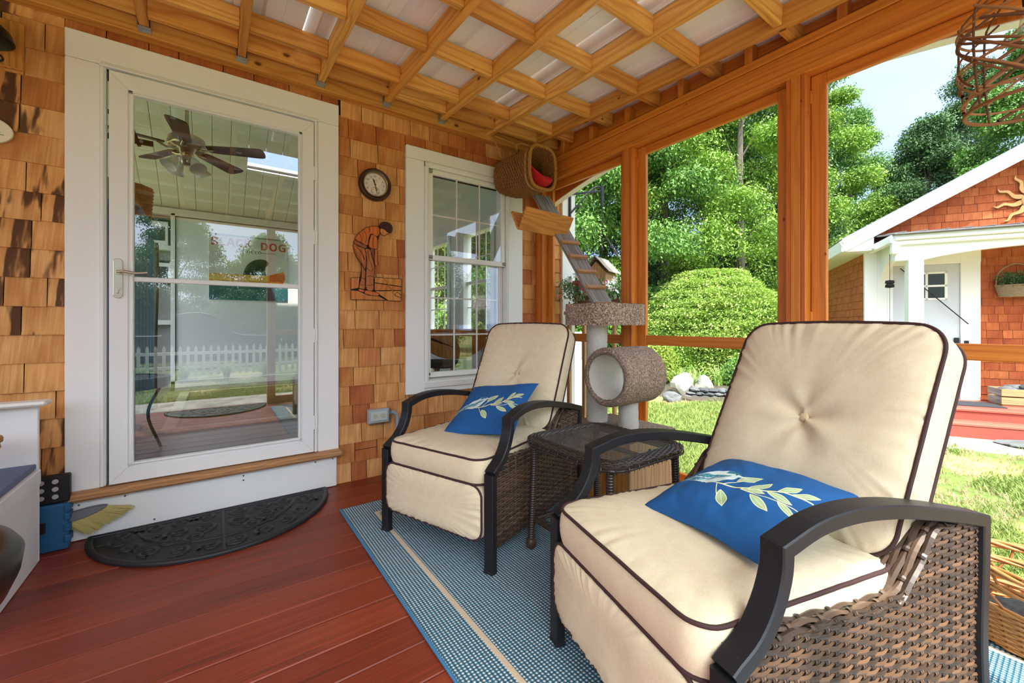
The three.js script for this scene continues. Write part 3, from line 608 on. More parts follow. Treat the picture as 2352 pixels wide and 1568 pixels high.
// ceiling fan
{
  const f = tag(group('ceiling_fan', scene, -0.2, 2.57, -1.82), 'nickel ceiling fan with dark blades behind the door glass', 'ceiling fan');
  const yc = ceilBack(-1.82) - 2.57;
  mesh('down_rod', rod([0, 0.08, 0], [0, yc - 0.02, 0], 0.014, 14), M.nickel, f);
  mesh('canopy', lathe([[0.0, yc - 0.08], [0.03, yc - 0.08], [0.065, yc], [0, yc]]), M.nickel, f);
  mesh('motor_housing', lathe([[0, -0.06], [0.05, -0.06], [0.06, -0.02], [0.13, -0.01], [0.14, 0.02], [0.13, 0.07], [0.1, 0.09], [0.03, 0.11], [0, 0.11]], 36), M.nickel, f);
  const blade = std({ color: 0x3a2019, roughness: 0.4 });
  for (let i = 0; i < 5; i++) {
    const a = -0.384 + i * 2 * Math.PI / 5, bl = group('blade', f); bl.rotation.y = a;
    const s = smooth2([[0.16, -0.045], [0.18, -0.052], [0.4, -0.066], [0.57, -0.074], [0.6, -0.062], [0.615, 0.03], [0.6, 0.066], [0.57, 0.07], [0.4, 0.064], [0.18, 0.05], [0.16, 0.044]]);
    const g = extrude(s, 0.006, 0.001); g.rotateX(Math.PI / 2 - 0.2); mesh('blade_board', g, blade, bl);
    mesh('blade_iron', tube([[0.08, -0.015, 0], [0.13, -0.03, 0.02], [0.2, -0.012, 0.0]], 0.01, 14, 8), M.nickel, bl);
  }
  const frosted = phys({ color: 0xf6faf8, roughness: 0.4, transmission: 0.1, thickness: 0 });
  mesh('light_kit', lathe([[0, -0.16], [0.03, -0.16], [0.05, -0.12], [0.03, -0.06], [0, -0.06]]), M.nickel, f);
  for (let i = 0; i < 4; i++) { const a = 0.6 + i * Math.PI / 2, sh = group('lamp_arm', f); sh.rotation.y = a; const g = lathe([[0.02, 0], [0.03, -0.02], [0.042, -0.07], [0.065, -0.11], [0.063, -0.11], [0.04, -0.07], [0.028, -0.02]], 24); g.rotateZ(0.6); g.translate(0.085, -0.12, 0); mesh('glass_shade', g, frosted, sh); mesh('arm', tube([[0.03, -0.12, 0], [0.06, -0.1, 0], [0.09, -0.12, 0]], 0.007, 10, 8), M.nickel, sh); }
}
// black swing bracket by the ceiling
{
  const b = tag(group('wall_bracket', scene, -0.6, 2.45, -1.55), 'black iron pulley bracket at the upper left behind the glass', 'bracket');
  mesh('arm', join([bx(-0.5, 0.2, -0.02, 0.02, -0.012, 0.012, 0.003), at(cbox(0.5, 0.025, 0.02, 0.003), 0.04, 0.2, 0, 0, 0, -1.25), bx(-0.5, 0.02, 0.17, 0.2, -0.01, 0.01, 0.003)]), M.blackMetal, b);
  mesh('bolt', rod([0.13, 0, 0.01], [0.13, 0, 0.02], 0.012, 12), M.steel, b);
}
// indoor rug
{
  const t = dataTex(256, 512, (u, v) => { const n = fbm(u, v, 40, 40, 331, 3), d = Math.min(u, 1 - u) , e = Math.min(v, 1 - v); let c = mix3([150, 128, 62], [104, 88, 44], n); const b = Math.min(d * 1.5, e * 2.4); if (b > 0.1 && b < 0.17) c = mix3([206, 196, 160], [170, 158, 120], n); if (b > 0.17 && b < 0.19) c = [86, 70, 40]; return c; });
  const g = bx(-0.46, 1.4, FY + 0.001, FY + 0.011, -3.62, -1.2, 0.003, 2);
  const p = g.attributes.position, uv = g.attributes.uv; for (let i = 0; i < p.count; i++) uv.setXY(i, (p.getX(i) + 0.46) / 1.86, (p.getZ(i) + 3.62) / 2.42);
  tag(mesh('area_rug', g, std({ map: t, roughness: 0.95 })), 'olive rug with a pale border on the floor indoors', 'rug');
}
// drop-leaf table, bench cushion and plant seen through the window
{
  const t = tag(group('drop_leaf_table', scene, 1.98, FY, -1.15), 'wooden drop-leaf table behind the lower window panes', 'table');
  mesh('table_top', bx(-0.5, 0.4, 0.735, 0.765, -0.25, 0.28, 0.006, 0), M.board, t);
  const s = new THREE.Shape(); s.moveTo(-0.36, 0); s.absarc(0, 0, 0.3, Math.PI, 2 * Math.PI); s.lineTo(-0.36, 0);
  const g = extrude(s, 0.02, 0.003, 1, 24); g.scale(1.25, 0.85, 1); g.translate(-0.05, 0.73, 0.285); mesh('drop_leaf', g, M.board, t);
  for (const [x, z] of [[-0.42, -0.2], [0.32, -0.2], [-0.42, 0.2], [0.32, 0.2]]) mesh('leg', lathe([[0, 0], [0.018, 0], [0.026, 0.1], [0.018, 0.2], [0.03, 0.35], [0.022, 0.5], [0.032, 0.6], [0.032, 0.735], [0, 0.735]], 16).translate(x, 0, z), M.white2, t);
  const c = tag(group('stool', scene, 1.62, FY, -0.62), 'low stool with a black round seat behind the window', 'stool');
  mesh('seat', lathe([[0, 0.44], [0.2, 0.44], [0.22, 0.46], [0.2, 0.49], [0, 0.5]], 32), M.black, c);
  for (let i = 0; i < 4; i++) { const a = i * Math.PI / 2 + 0.5; mesh('leg', rod([Math.cos(a) * 0.2, 0, Math.sin(a) * 0.2], [Math.cos(a) * 0.13, 0.44, Math.sin(a) * 0.13], 0.016, 10), M.oak, c); }
}
// ---------------------------------------------------------------- outdoors
const GY = -0.42;
// the place at a given depth in front of the camera's start, used only to lay the garden out in plan
const plan = (u, d) => { const s = Math.sin(YAW), c = Math.cos(YAW); return [(c * u + s) * d, 2.8 + (s * u - c) * d]; };
{
  const t = dataTex(512, 512, (u, v) => {
    const n = fbm(u, v, 90, 90, 401, 3), b = fbm(u, v, 6, 6, 409, 4), d = sstep(0.5, 0.66, fbm(u, v, 9, 9, 419, 4));
    let c = mix3([112, 128, 52], [66, 88, 30], clamp(n * 0.9 + (b - 0.5) * 0.6, 0, 1));
    return mix3(c, mix3([214, 186, 138], [170, 140, 90], n), d * 0.62);
  }, true, [0.16, 0.16]);
  const g = new THREE.PlaneGeometry(90, 90, 1, 1); g.rotateX(-Math.PI / 2);
  const uv = g.attributes.uv, p = g.attributes.position; for (let i = 0; i < uv.count; i++) uv.setXY(i, p.getX(i), p.getZ(i));
  struct(mesh('ground', g, std({ map: t, roughness: 1 })), 'lawn ground round the house').position.y = GY;
}
const dryAt = (x, z) => sstep(0.44, 0.6, 0.5 + 0.5 * perlin.noise(x * 0.55 + 3.1, z * 0.75, 2.7) + 0.18 * perlin.noise(x * 2.3, z * 2.9, 5));
// grass
{
  const g = new GB();
  for (let i = 0; i < 9; i++) { const a = R(0, 6.283), r = R(0.0, 0.035), h = R(0.035, 0.075), w = R(0.0022, 0.0036), x = Math.cos(a) * r, z = Math.sin(a) * r, lx = R(-0.04, 0.04), lz = R(-0.04, 0.04), c = Math.cos(a + 1.57) * w, s = Math.sin(a + 1.57) * w; g.quad([x - c, 0, z - s], [x + c, 0, z + s], [x + c * 0.8 + lx * 0.4, h * 0.6, z + s * 0.8 + lz * 0.4], [x - c * 0.8 + lx * 0.4, h * 0.6, z - s * 0.8 + lz * 0.4], [0, 0], [1, 0], [1, 0.6], [0, 0.6]); g.tri([x - c * 0.8 + lx * 0.4, h * 0.6, z - s * 0.8 + lz * 0.4], [x + c * 0.8 + lx * 0.4, h * 0.6, z + s * 0.8 + lz * 0.4], [x + lx, h, z + lz], [0, 0.6], [1, 0.6], [0.5, 1]); }
  const geo = g.build(), list = [];
  const scatter = (x0, x1, z0, z1, per) => { const n = Math.round((x1 - x0) * (z1 - z0) * per); for (let i = 0; i < n; i++) { const x = R(x0, x1), z = R(z0, z1); if (rnd() < dryAt(x, z) * 0.7) continue; list.push([x, z, dryAt(x, z)]); } };
  scatter(2.42, 5.2, -1.6, 4.0, 1500); scatter(5.2, 9.6, -4.2, 1.2, 800); scatter(5.2, 7.6, 1.2, 3.4, 900); scatter(2.75, 5.2, -4.2, -1.6, 700); scatter(-6, 5, 7.0, 10.8, 340);
  const im = new THREE.InstancedMesh(geo, phys({ color: 0xffffff, roughness: 0.85, transmission: 0.25, thickness: 0 }), list.length);
  const m = new THREE.Matrix4(), q = new THREE.Quaternion(), col = new THREE.Color();
  list.forEach(([x, z, d], i) => { q.setFromAxisAngle(V(0, 1, 0), R(0, 6.283)); const k = R(0.7, 1.3) * (1 - d * 0.4); m.compose(V(x, GY, z), q, V(k, k, k)); im.setMatrixAt(i, m); const dry = d > R(0.2, 1) ? 1 : 0, t = rnd(); col.setRGB(...(dry ? [0.44 + t * 0.14, 0.36 + t * 0.1, 0.17 + t * 0.07] : [0.19 + t * 0.12, 0.27 + t * 0.11, 0.045 + t * 0.035])); im.setColorAt(i, col); });
  im.name = 'grass'; im.receiveShadow = true; scene.add(im); stuff(im, 'short sunlit lawn grass beyond the screens', 'grass');
}
// leaves
function leafCluster(n, rad, len, wid, droop = 0.3) {
  const g = new GB();
  for (let i = 0; i < n; i++) {
    const a = R(0, 6.283), e = Math.acos(R(-1, 1)), r = rad * Math.cbrt(rnd()), c = V(Math.sin(e) * Math.cos(a), Math.cos(e) * 0.75, Math.sin(e) * Math.sin(a)).multiplyScalar(r);
    const d = V(R(-1, 1), R(-1, 0.5) - droop, R(-1, 1)).normalize(), n2 = V(R(-0.7, 0.7), 1, R(-0.7, 0.7)).normalize(), s = d.clone().cross(n2).normalize(), up = s.clone().cross(d), L = len * R(0.7, 1.2), W = wid * R(0.8, 1.2);
    const b = c, m = c.clone().addScaledVector(d, L * 0.45), t = c.clone().addScaledVector(d, L), l = m.clone().addScaledVector(s, W).addScaledVector(up, W * 0.35), r2 = m.clone().addScaledVector(s, -W).addScaledVector(up, W * 0.35);
    g.tri(b.toArray(), t.toArray(), l.toArray(), [0.5, 0], [0.5, 1], [0, 0.5]); g.tri(b.toArray(), r2.toArray(), t.toArray(), [0.5, 0], [1, 0.5], [0.5, 1]);
  }
  return g.build();
}
M.leaf = phys({ color: 0xffffff, roughness: 0.7, transmission: 0.3, thickness: 0 });
M.bark = std({ map: dataTex(128, 256, (u, v) => { const f = fbm(u, v, 20, 6, 431, 4); return mix3([150, 140, 126], [70, 60, 50], f); }, true, [2, 1]), roughness: 0.95 });
const clusters = [leafCluster(24, 0.3, 0.095, 0.024), leafCluster(24, 0.28, 0.085, 0.022)], fineCluster = leafCluster(16, 0.16, 0.07, 0.016), tinyCluster = leafCluster(14, 0.1, 0.045, 0.012, 0);
function foliage(name, parent, pts, geo, colour, smin = 0.8, smax = 1.3) {
  const im = new THREE.InstancedMesh(geo, M.leaf, pts.length), m = new THREE.Matrix4(), e = new THREE.Euler(), q = new THREE.Quaternion(), c = new THREE.Color();
  pts.forEach((p, i) => { e.set(R(-0.4, 0.4), R(0, 6.283), R(-0.4, 0.4)); q.setFromEuler(e); const k = R(smin, smax); m.compose(p, q, V(k, k, k)); im.setMatrixAt(i, m); const t = rnd(); c.setRGB(...mix3(colour[0], colour[1], t)); im.setColorAt(i, c); });
  im.name = name; im.castShadow = im.receiveShadow = true; parent.add(im); im.userData.kind = 'stuff';
  return im;
}
const GREEN = { fresh: [[0.13, 0.27, 0.015], [0.3, 0.46, 0.04]], mid: [[0.07, 0.19, 0.015], [0.17, 0.33, 0.03]], dark: [[0.03, 0.1, 0.018], [0.09, 0.2, 0.03]], yellow: [[0.26, 0.38, 0.03], [0.44, 0.52, 0.08]] };
function tree(name, label, grp, [x, z], h, cr, cb, n, colour, geo = clusters[0], lean = 0) {
  const t = tag(group(name, scene, x, GY, z), label, 'tree', grp);
  const trunk = [rod([0, -0.1, 0], [lean * 0.5, h * 0.55, 0], 0.05 + h * 0.012, 9, 0.035 + h * 0.006), rod([lean * 0.5, h * 0.55, 0], [lean, h * 0.94, 0.1], 0.035 + h * 0.006, 8, 0.02)];
  const lobes = [];
  const L = Math.round(10 + cr * 7);
  for (let i = 0; i < L; i++) {
    const v = Math.pow((i + rnd()) / L, 0.9), y = lerp(cb, h, v), prof = Math.sin(Math.PI * Math.pow(lerp(0.12, 0.98, v), 0.8)), a = i * 2.4 + R(-0.5, 0.5), r = cr * prof * R(0.45, 0.85);
    lobes.push([V(Math.cos(a) * r + lean * v, y, Math.sin(a) * r), cr * R(0.26, 0.46) * (0.55 + 0.45 * prof)]);
    if (i % 2) trunk.push(rod([lean * v * 0.7, Math.max(cb * 0.6, y - cr * 0.7), 0], [Math.cos(a) * r * 0.8 + lean * v, y - 0.05, Math.sin(a) * r * 0.8], 0.03, 6, 0.01));
  }
  mesh('trunk', join(trunk), M.bark, t);
  const pts = [];
  for (let i = 0; i < n; i++) { const [c, r] = lobes[i % L], d = V(R(-1, 1), R(-0.7, 1), R(-1, 1)); if (d.length() > 1) d.normalize(); d.multiplyScalar(r * (0.55 + 0.5 * rnd())); d.y *= 0.7; pts.push(c.clone().add(d)); }
  foliage('foliage', t, pts, geo, colour);
  return t;
}
const px2u = (p) => (p - 1176) / 954;
// woods beyond the lawn, left to right
[
  [1268, 11.4, 10.0, 2.3, 0.9, 3400, 'mid', 'leafy tree of the wood beyond the hanging iron bracket'],
  [1385, 14.5, 12.0, 2.4, 1.0, 3000, 'dark', 'tall shaded tree behind the birdhouse'],
  [1440, 12.5, 10.5, 2.3, 0.6, 3400, 'mid', 'leafy tree behind the far screen post'],
  [1530, 13.5, 12.0, 2.7, 0.8, 5200, 'fresh', 'bright leafy tree at the left of the middle screen bay'],
  [1625, 15.5, 14.0, 3.0, 1.0, 5200, 'mid', 'tall tree with a pale trunk behind the round shrub'],
  [1700, 13.0, 11.5, 2.6, 0.7, 5200, 'fresh', 'bright leafy tree at the right of the middle screen bay'],
  [1790, 16.0, 14.0, 2.5, 0.8, 3400, 'dark', 'dark leafy tree hidden behind the near screen post'],
  [1880, 15.0, 11.2, 2.0, 0.6, 3600, 'fresh', 'yellow-green tree at the left edge of the near screen bay'],
  [1955, 19.0, 11.0, 2.2, 3.0, 3400, 'mid', 'rounded tree top against the sky left of the gap'],
  [2010, 17.0, 6.6, 2.2, 0.5, 3000, 'fresh', 'low bright tree below the sky gap behind the outbuilding'],
  [2130, 17.0, 9.6, 2.6, 1.0, 4200, 'dark', 'dark tree right of the sky gap above the outbuilding roof'],
  [2240, 18.0, 12.6, 3.0, 1.0, 5000, 'dark', 'biggest dark tree behind the outbuilding gable'],
  [2400, 13.2, 11.0, 2.4, 1.0, 4600, 'mid', 'tree behind the hanging rattan shade at the frame edge'],
].forEach(([p, d, h, cr, cb, n, c, lab], i) => tree('deciduous_tree', lab, 'trees of the wood', plan(px2u(p), d), h, cr, cb, n, GREEN[c], clusters[i % 2], R(-0.4, 0.4)));
{ // undergrowth closing the wood below the crowns
  for (const [p, d, r, h, c, lab] of [[1350, 13.2, 1.9, 2.6, 'mid', 'understorey bush left of the far screen post'], [1470, 14.2, 2.0, 3.4, 'dark', 'dark understorey bush behind the far screen post'], [1560, 15.5, 2.2, 4.2, 'dark', 'dark understorey bush above the left of the round shrub'], [1680, 15.2, 2.2, 4.4, 'dark', 'dark understorey bush above the right of the round shrub'], [1780, 14.5, 2.0, 3.6, 'mid', 'understorey bush right of the round shrub'], [1890, 16.5, 2.2, 3.8, 'mid', 'understorey bush beside the outbuilding eave']]) {
    const [x, z] = plan(px2u(p), d), b = tag(group('understorey_bush', scene, x, GY, z), lab, 'bush', 'bushes of the wood');
    const pts = []; for (let i = 0; i < 1900; i++) { const a = R(0, 6.283), e = R(0, 1), rr = r * (0.75 + 0.3 * rnd()); pts.push(V(Math.cos(a) * rr * Math.sqrt(1 - e * e), e * h * (0.8 + 0.25 * rnd()), Math.sin(a) * rr * Math.sqrt(1 - e * e))); }
    foliage('foliage', b, pts, clusters[1], GREEN[c]);
    mesh('stem', rod([0, -0.1, 0], [0.1, h * 0.7, 0], 0.06, 7, 0.03), M.bark, b);
  }
}
// the big round shrub, tiered
{
  const [x, z] = plan(px2u(1632), 11.0), b = tag(group('round_shrub', scene, x, GY, z), 'large rounded yellow-green shrub above the stone edging', 'shrub');
  const pts = [];
  for (let i = 0; i < 9000; i++) { const a = R(0, 6.283), e = Math.pow(rnd(), 0.8), tier = Math.floor(e * 11) / 11 + R(0, 0.045), rr = (1.82 * Math.pow(1 - Math.pow(tier, 2.4), 0.5)) * (0.8 + 0.24 * rnd() + 0.06 * Math.sin(a * 5 + tier * 20)); pts.push(V(Math.cos(a) * rr, 0.15 + tier * 2.75, Math.sin(a) * rr)); }
  foliage('foliage', b, pts, fineCluster, [[0.2, 0.36, 0.03], [0.52, 0.64, 0.14]], 0.8, 1.3);
  const stems = []; for (let i = 0; i < 7; i++) { const a = i * 0.9; stems.push(rod([Math.cos(a) * 0.15, -0.05, Math.sin(a) * 0.15], [Math.cos(a) * 1.1, 2.0, Math.sin(a) * 1.1], 0.035, 6, 0.012)); }
  mesh('stems', join(stems), M.bark, b);
}
{ // small bushes in the bed
  for (const [p, d, r, h, c, lab] of [[1515, 9.6, 0.42, 0.9, 'yellow', 'small yellow-green bush by the far screen post'], [1700, 9.0, 0.36, 0.5, 'mid', 'small clipped bush right of the daylilies'], [1555, 9.9, 0.5, 0.8, 'fresh', 'small bush behind the daylilies']]) {
    const [x, z] = plan(px2u(p), d), b = tag(group('garden_bush', scene, x, GY + 0.12, z), lab, 'bush', 'small bushes in the garden bed');
    const pts = []; for (let i = 0; i < 700; i++) { const a = R(0, 6.283), e = rnd(), rr = r * (0.6 + 0.45 * rnd()); pts.push(V(Math.cos(a) * rr * Math.sqrt(1 - e * e), e * h, Math.sin(a) * rr * Math.sqrt(1 - e * e))); }
    foliage('foliage', b, pts, tinyCluster, GREEN[c], 0.9, 1.5);
    mesh('stem', rod([0, -0.1, 0], [0, h * 0.6, 0], 0.02, 6, 0.01), M.bark, b);
  }
}
// strap-leaved daylilies
function daylily(x, z, y, n, len, label, grp) {
  const g = new GB();
  for (let i = 0; i < n; i++) {
    const a = R(0, 6.283), L = len * R(0.6, 1.1), out = R(0.25, 0.9), w = 0.011, N = 5, dx = Math.cos(a), dz = Math.sin(a), bx0 = R(-0.06, 0.06), bz0 = R(-0.06, 0.06), P = (t) => [bx0 + dx * L * out * t * t * 0.9 + dx * 0.04 * t, L * (t * 1.05 - out * 0.75 * t * t * t), bz0 + dz * L * out * t * t * 0.9 + dz * 0.04 * t];
    for (let k = 0; k < N; k++) { const t0 = k / N, t1 = (k + 1) / N, p = P(t0), q = P(t1), w0 = w * (1 - t0 * 0.9), w1 = w * (1 - t1 * 0.9); g.quad([p[0] - dz * w0, p[1], p[2] + dx * w0], [p[0] + dz * w0, p[1], p[2] - dx * w0], [q[0] + dz * w1, q[1], q[2] - dx * w1], [q[0] - dz * w1, q[1], q[2] + dx * w1], [0, t0], [1, t0], [1, t1], [0, t1]); }
  }
  const m = tag(mesh('daylily', g.build(), phys({ color: new THREE.Color().setRGB(0.3, 0.46, 0.09), roughness: 0.6, transmission: 0.25, thickness: 0 })), label, 'plant', grp);
  m.position.set(x, y, z); return m;
}
for (const [p, d, lab] of [[1560, 8.9, 'clump of arching daylily leaves left of the white rocks'], [1605, 8.75, 'clump of arching daylily leaves above the white rocks'], [1650, 8.9, 'clump of arching daylily leaves right of the white rocks'], [1590, 8.35, 'daylily leaves growing between the two white rocks']]) { const [x, z] = plan(px2u(p), d); daylily(x, z, GY + 0.12, 60, 0.55, lab, 'daylilies in the garden bed'); }
// rocks of the bed edge
function rockGeo(a, b, c, s) { const g = new THREE.IcosahedronGeometry(1, 2), p = g.attributes.position; for (let i = 0; i < p.count; i++) { const v = V(p.getX(i), p.getY(i), p.getZ(i)), n = 1 + 0.28 * perlin.noise(v.x * 1.3 + s, v.y * 1.3, v.z * 1.3 + s) + 0.08 * perlin.noise(v.x * 4 + s, v.y * 4, v.z * 4); v.multiplyScalar(n); p.setXYZ(i, v.x * a, v.y * b, v.z * c); } g.computeVertexNormals(); return g; }
const rockTex = dataTex(128, 128, (u, v) => { const n = fbm(u, v, 8, 8, 451, 5); return mix3([225, 222, 214], [120, 118, 112], n); });
M.rockPale = std({ map: rockTex, color: 0xdedad2, roughness: 0.9 }); M.rockGrey = std({ map: rockTex, color: 0x8b8d92, roughness: 0.9 }); M.rockDark = std({ map: rockTex, color: 0x686a70, roughness: 0.9 });
for (const [p, d, a, b, c, y, mat, lab] of [[1567, 8.25, 0.26, 0.26, 0.2, 0.2, 'rockPale', 'pale pointed boulder at the left of the bed edge'], [1616, 8.25, 0.2, 0.22, 0.17, 0.19, 'rockPale', 'pale boulder at the middle of the bed edge'], [1543, 7.75, 0.2, 0.12, 0.15, 0.06, 'rockGrey', 'grey boulder at the left foot of the bed edge']]) { const [x, z] = plan(px2u(p), d); tag(mesh('boulder', rockGeo(a, b, c, p), M[mat]), lab, 'rock', 'boulders of the bed edge').position.set(x, GY + y, z); }
{
  const w = tag(group('stone_edging', scene), 'low dry-laid slate edging of the garden bed', 'stone wall');
  for (let row = 0; row < 3; row++) for (let i = 0; i < 9; i++) {
    const p = 1575 + i * 21 + row * 9 + R(-3, 3), [x, z] = plan(px2u(p), 8.05 + row * 0.02 - i * 0.05), m = mesh('stone', rockGeo(R(0.1, 0.17), R(0.03, 0.045), 0.1, i * 7 + row * 31), i % 3 ? M.rockDark : M.rockGrey, w);
    m.position.set(x, GY + 0.04 + row * 0.065, z); m.rotation.y = 0.9 + R(-0.3, 0.3);
  }
  const [x, z] = plan(px2u(1640), 9.8), bed = struct(mesh('garden_bed', rockGeo(2.6, 0.14, 1.7, 3), std({ color: 0x4d4334, roughness: 1 })), 'mulched garden bed'); bed.position.set(x, GY, z); bed.rotation.y = 0.6;
}
// white utility cabinet at the corner of the wood
{
  const [x, z] = plan(px2u(1328), 7.2), c = tag(group('utility_cabinet', scene, x, GY, z), 'small white cabinet standing on the lawn behind the cat tree', 'cabinet'); c.rotation.y = -0.55;
  mesh('body', bx(-0.35, 0.35, 0.05, 1.3, -0.2, 0.2, 0.006, 1), M.white, c); mesh('base', bx(-0.33, 0.33, 0, 0.05, -0.18, 0.18, 0.004), M.dark, c); mesh('panel', bx(0.0, 0.2, 0.85, 1.2, 0.2, 0.21, 0.003), M.shelfBack, c);
}
// ---------------------------------------------------------------- the shingled outbuilding
{
  const sh = tag(group('outbuilding', scene, 8.89, 0, 1.71), 'small cedar-shingled outbuilding with white trim across the lawn', 'building');
  sh.rotation.y = -1.0826;
  const W = M.white, rake = (x) => 2.36 + 0.57 * (x < 0.68 ? x + 1.433 : 2.793 - x);
  const body = new THREE.Shape(); [[-1.12, -0.45], [2.45, -0.45], [2.45, rake(2.45) - 0.1], [0.68, rake(0.68) - 0.1], [-1.12, rake(-1.12) - 0.1]].forEach(([x, y], i) => i ? body.lineTo(x, y) : body.moveTo(x, y));
  const bg = extrude(body, 3.2, 0.002); bg.translate(0, 0, -3.215); mesh('body', bg, std({ color: 0x8a5c40, roughness: 0.9 }), sh);
  const gs = [0xc98a68, 0xbf7c5a, 0xd0967a, 0xb87654].map((c) => std({ map: texSh[0], color: c, roughness: 0.85, bumpMap: shBump, bumpScale: 0.0012 }));
  const gable = group('gable_cladding', sh), side = group('side_cladding', sh);
  shingleRows(gable, 2.3, 0.115, 12, (y) => { const a = Math.max(-1.1, (y - 2.36) / 0.57 - 1.433 + 0.3); return a < 0.6 ? [[a, Math.min(1.3, 1.36 - a)]] : []; }, () => pick(gs), 0.09, 0.22, (m, x, y) => m.position.set(x, y, -0.012));
  shingleRows(gable, -0.1, 0.115, 19, () => [[0.165, 1.2]], () => pick(gs), 0.09, 0.22, (m, x, y) => m.position.set(x, y, -0.012));
  shingleSheet(side, -0.35, 0.125, 20, 0, 3.15, gs[2], 0.14, 0.3, -Math.PI / 2, -1.125, -3.2);
  { // cladding of the far right half, beyond what is seen from the porch
    const g = []; for (let k = 0; k < 30; k++) { const y = -0.1 + k * 0.115, b = Math.min(2.44, 2.793 - (y + 0.14 - 2.36) / 0.57), a = y < 2.08 ? 1.2 : 1.36 - Math.max(-1.1, (y - 2.36) / 0.57 - 1.133); for (let x = Math.max(a, y < 2.08 ? 1.2 : Math.min(1.3, a)); x < b - 0.03;) { const w = Math.min(R(0.1, 0.22), b - x); g.push(wedge(Math.round((w - 0.004) * 100) / 100, 0.127, k % 9).clone().translate(x + w / 2, y, -0.012)); x += w; } }
    stuff(mesh('far_cladding', join(g), gs[0], sh));
  }
  // white entry surround and corner board
  mesh('corner_board', bx(-1.145, -0.99, -0.4, 2.3, -0.05, 0.012, 0.004, 1), W, sh);
  mesh('entry_panel', bx(-0.99, -0.8, -0.13, 2.3, -0.04, 0.008, 0.003, 1), W, sh);
  mesh('door_casing', join([bx(-0.043, 0.165, -0.13, 2.1, -0.04, 0.018, 0.004, 1), bx(-0.87, -0.805, -0.13, 2.1, -0.04, 0.018, 0.004, 1), bx(-0.87, 0.17, 1.91, 2.36, -0.04, 0.016, 0.004, 0)]), W, sh);
  const dr = group('entry_door', sh), grey = std({ color: 0xc9ccd0, roughness: 0.5 });
  mesh('door_leaf', bx(-0.805, -0.043, -0.12, 1.91, -0.04, -0.012, 0.003, 1), grey, dr);
  mesh('window_pane', bx(-0.62, -0.2, 1.4, 1.78, -0.02, -0.008, 0.002), std({ color: 0x3b4144, roughness: 0.15 }), dr);
  mesh('window_bars', join([bx(-0.64, -0.18, 1.38, 1.41, -0.02, 0.002, 0.002), bx(-0.64, -0.18, 1.77, 1.8, -0.02, 0.002, 0.002), bx(-0.64, -0.61, 1.38, 1.8, -0.02, 0.002, 0.002), bx(-0.21, -0.18, 1.38, 1.8, -0.02, 0.002, 0.002), bx(-0.425, -0.395, 1.38, 1.8, -0.02, 0.002, 0.002), bx(-0.64, -0.18, 1.575, 1.605, -0.02, 0.002, 0.002)]), W, dr);
  for (const [a, b] of [[-0.7, -0.43], [-0.39, -0.12]]) mesh('door_panel', bx(a, b, 0.15, 1.05, -0.013, -0.006, 0.004), grey, dr);
  mesh('door_handle', join([bx(-0.11, -0.06, 0.72, 0.82, -0.012, 0.02, 0.004), bx(-0.01, 0.04, 0.6, 0.78, 0.015, 0.03, 0.004), bx(-0.05, 0.09, 0.67, 0.69, 0.028, 0.04, 0.003)]), M.blackMetal, sh);
  mesh('door_spring', rod([-0.72, 1.87, 0.03], [0.02, 1.02, 0.06], 0.007, 8), M.blackMetal, sh);
  // entry porch: deck, step, post, beam with arch, gutter, roof
  const deckM = [std({ color: 0xa84f3c, roughness: 0.6 }), std({ color: 0xb55a45, roughness: 0.6 }), std({ color: 0x9c4636, roughness: 0.6 })];
  const dk = group('deck', sh);
  for (let i = 0; i < 7; i++) mesh('deck_board', bx(-1.1, 2.4, -0.11, -0.08, 0.02 + i * 0.13, 0.02 + i * 0.13 + 0.127, 0.004, 0), deckM[i % 3], dk);
  mesh('deck_face', bx(-1.1, 2.4, -0.24, -0.112, 0.86, 0.91, 0.004, 0), deckM[2], dk);
  for (let i = 0; i < 2; i++) mesh('step_board', bx(-1.05, 2.3, -0.25, -0.22, 0.91 + i * 0.15, 0.91 + i * 0.15 + 0.147, 0.004, 0), deckM[i], dk);
  mesh('step_face', bx(-1.05, 2.3, -0.4, -0.252, 1.16, 1.2, 0.004, 0), deckM[2], dk);
  mesh('post', bx(-0.89, -0.735, -0.105, 2.0, 0.74, 0.895, 0.006, 1), W, sh);
  const arch = new THREE.Shape(); arch.moveTo(-1.03, 2.2); arch.lineTo(-1.03, 1.89); arch.lineTo(-0.72, 1.89); arch.quadraticCurveTo(-0.2, 2.02, 0.75, 2.03); arch.lineTo(2.3, 1.95); arch.lineTo(2.3, 2.2); arch.closePath();
  mesh('arched_beam', extrude(arch, 0.1, 0.004, 1, 16).translate(0, 0, 0.77), W, sh);
  const brk = new THREE.Shape(); brk.moveTo(0, 2.2); brk.lineTo(0, 1.66); brk.quadraticCurveTo(0.1, 2.0, 0.65, 1.98); brk.lineTo(0.77, 1.9); brk.lineTo(0.77, 2.2); brk.closePath();
  mesh('side_arch', extrude(brk, 0.08, 0.004, 1, 16).rotateY(-Math.PI / 2).translate(-0.86, 0, 0), W, sh);
  mesh('porch_soffit', bx(-1.03, 2.3, 2.2, 2.225, 0.02, 0.89, 0.003, 0), W, sh);
  mesh('gutter', join([bx(-1.06, 2.3, 2.1, 2.16, 0.87, 0.94, 0.01, 0), bx(-1.06, 2.3, 2.16, 2.235, 0.87, 0.98, 0.01, 0)]), W, sh);
  mesh('downspout', bx(-1.08, -1.0, 1.98, 2.14, 0.86, 0.96, 0.006, 1), W, sh);
  mesh('porch_side_fascia', bx(-1.1, -1.03, 2.13, 2.235, 0.0, 0.95, 0.006, 2), W, sh);
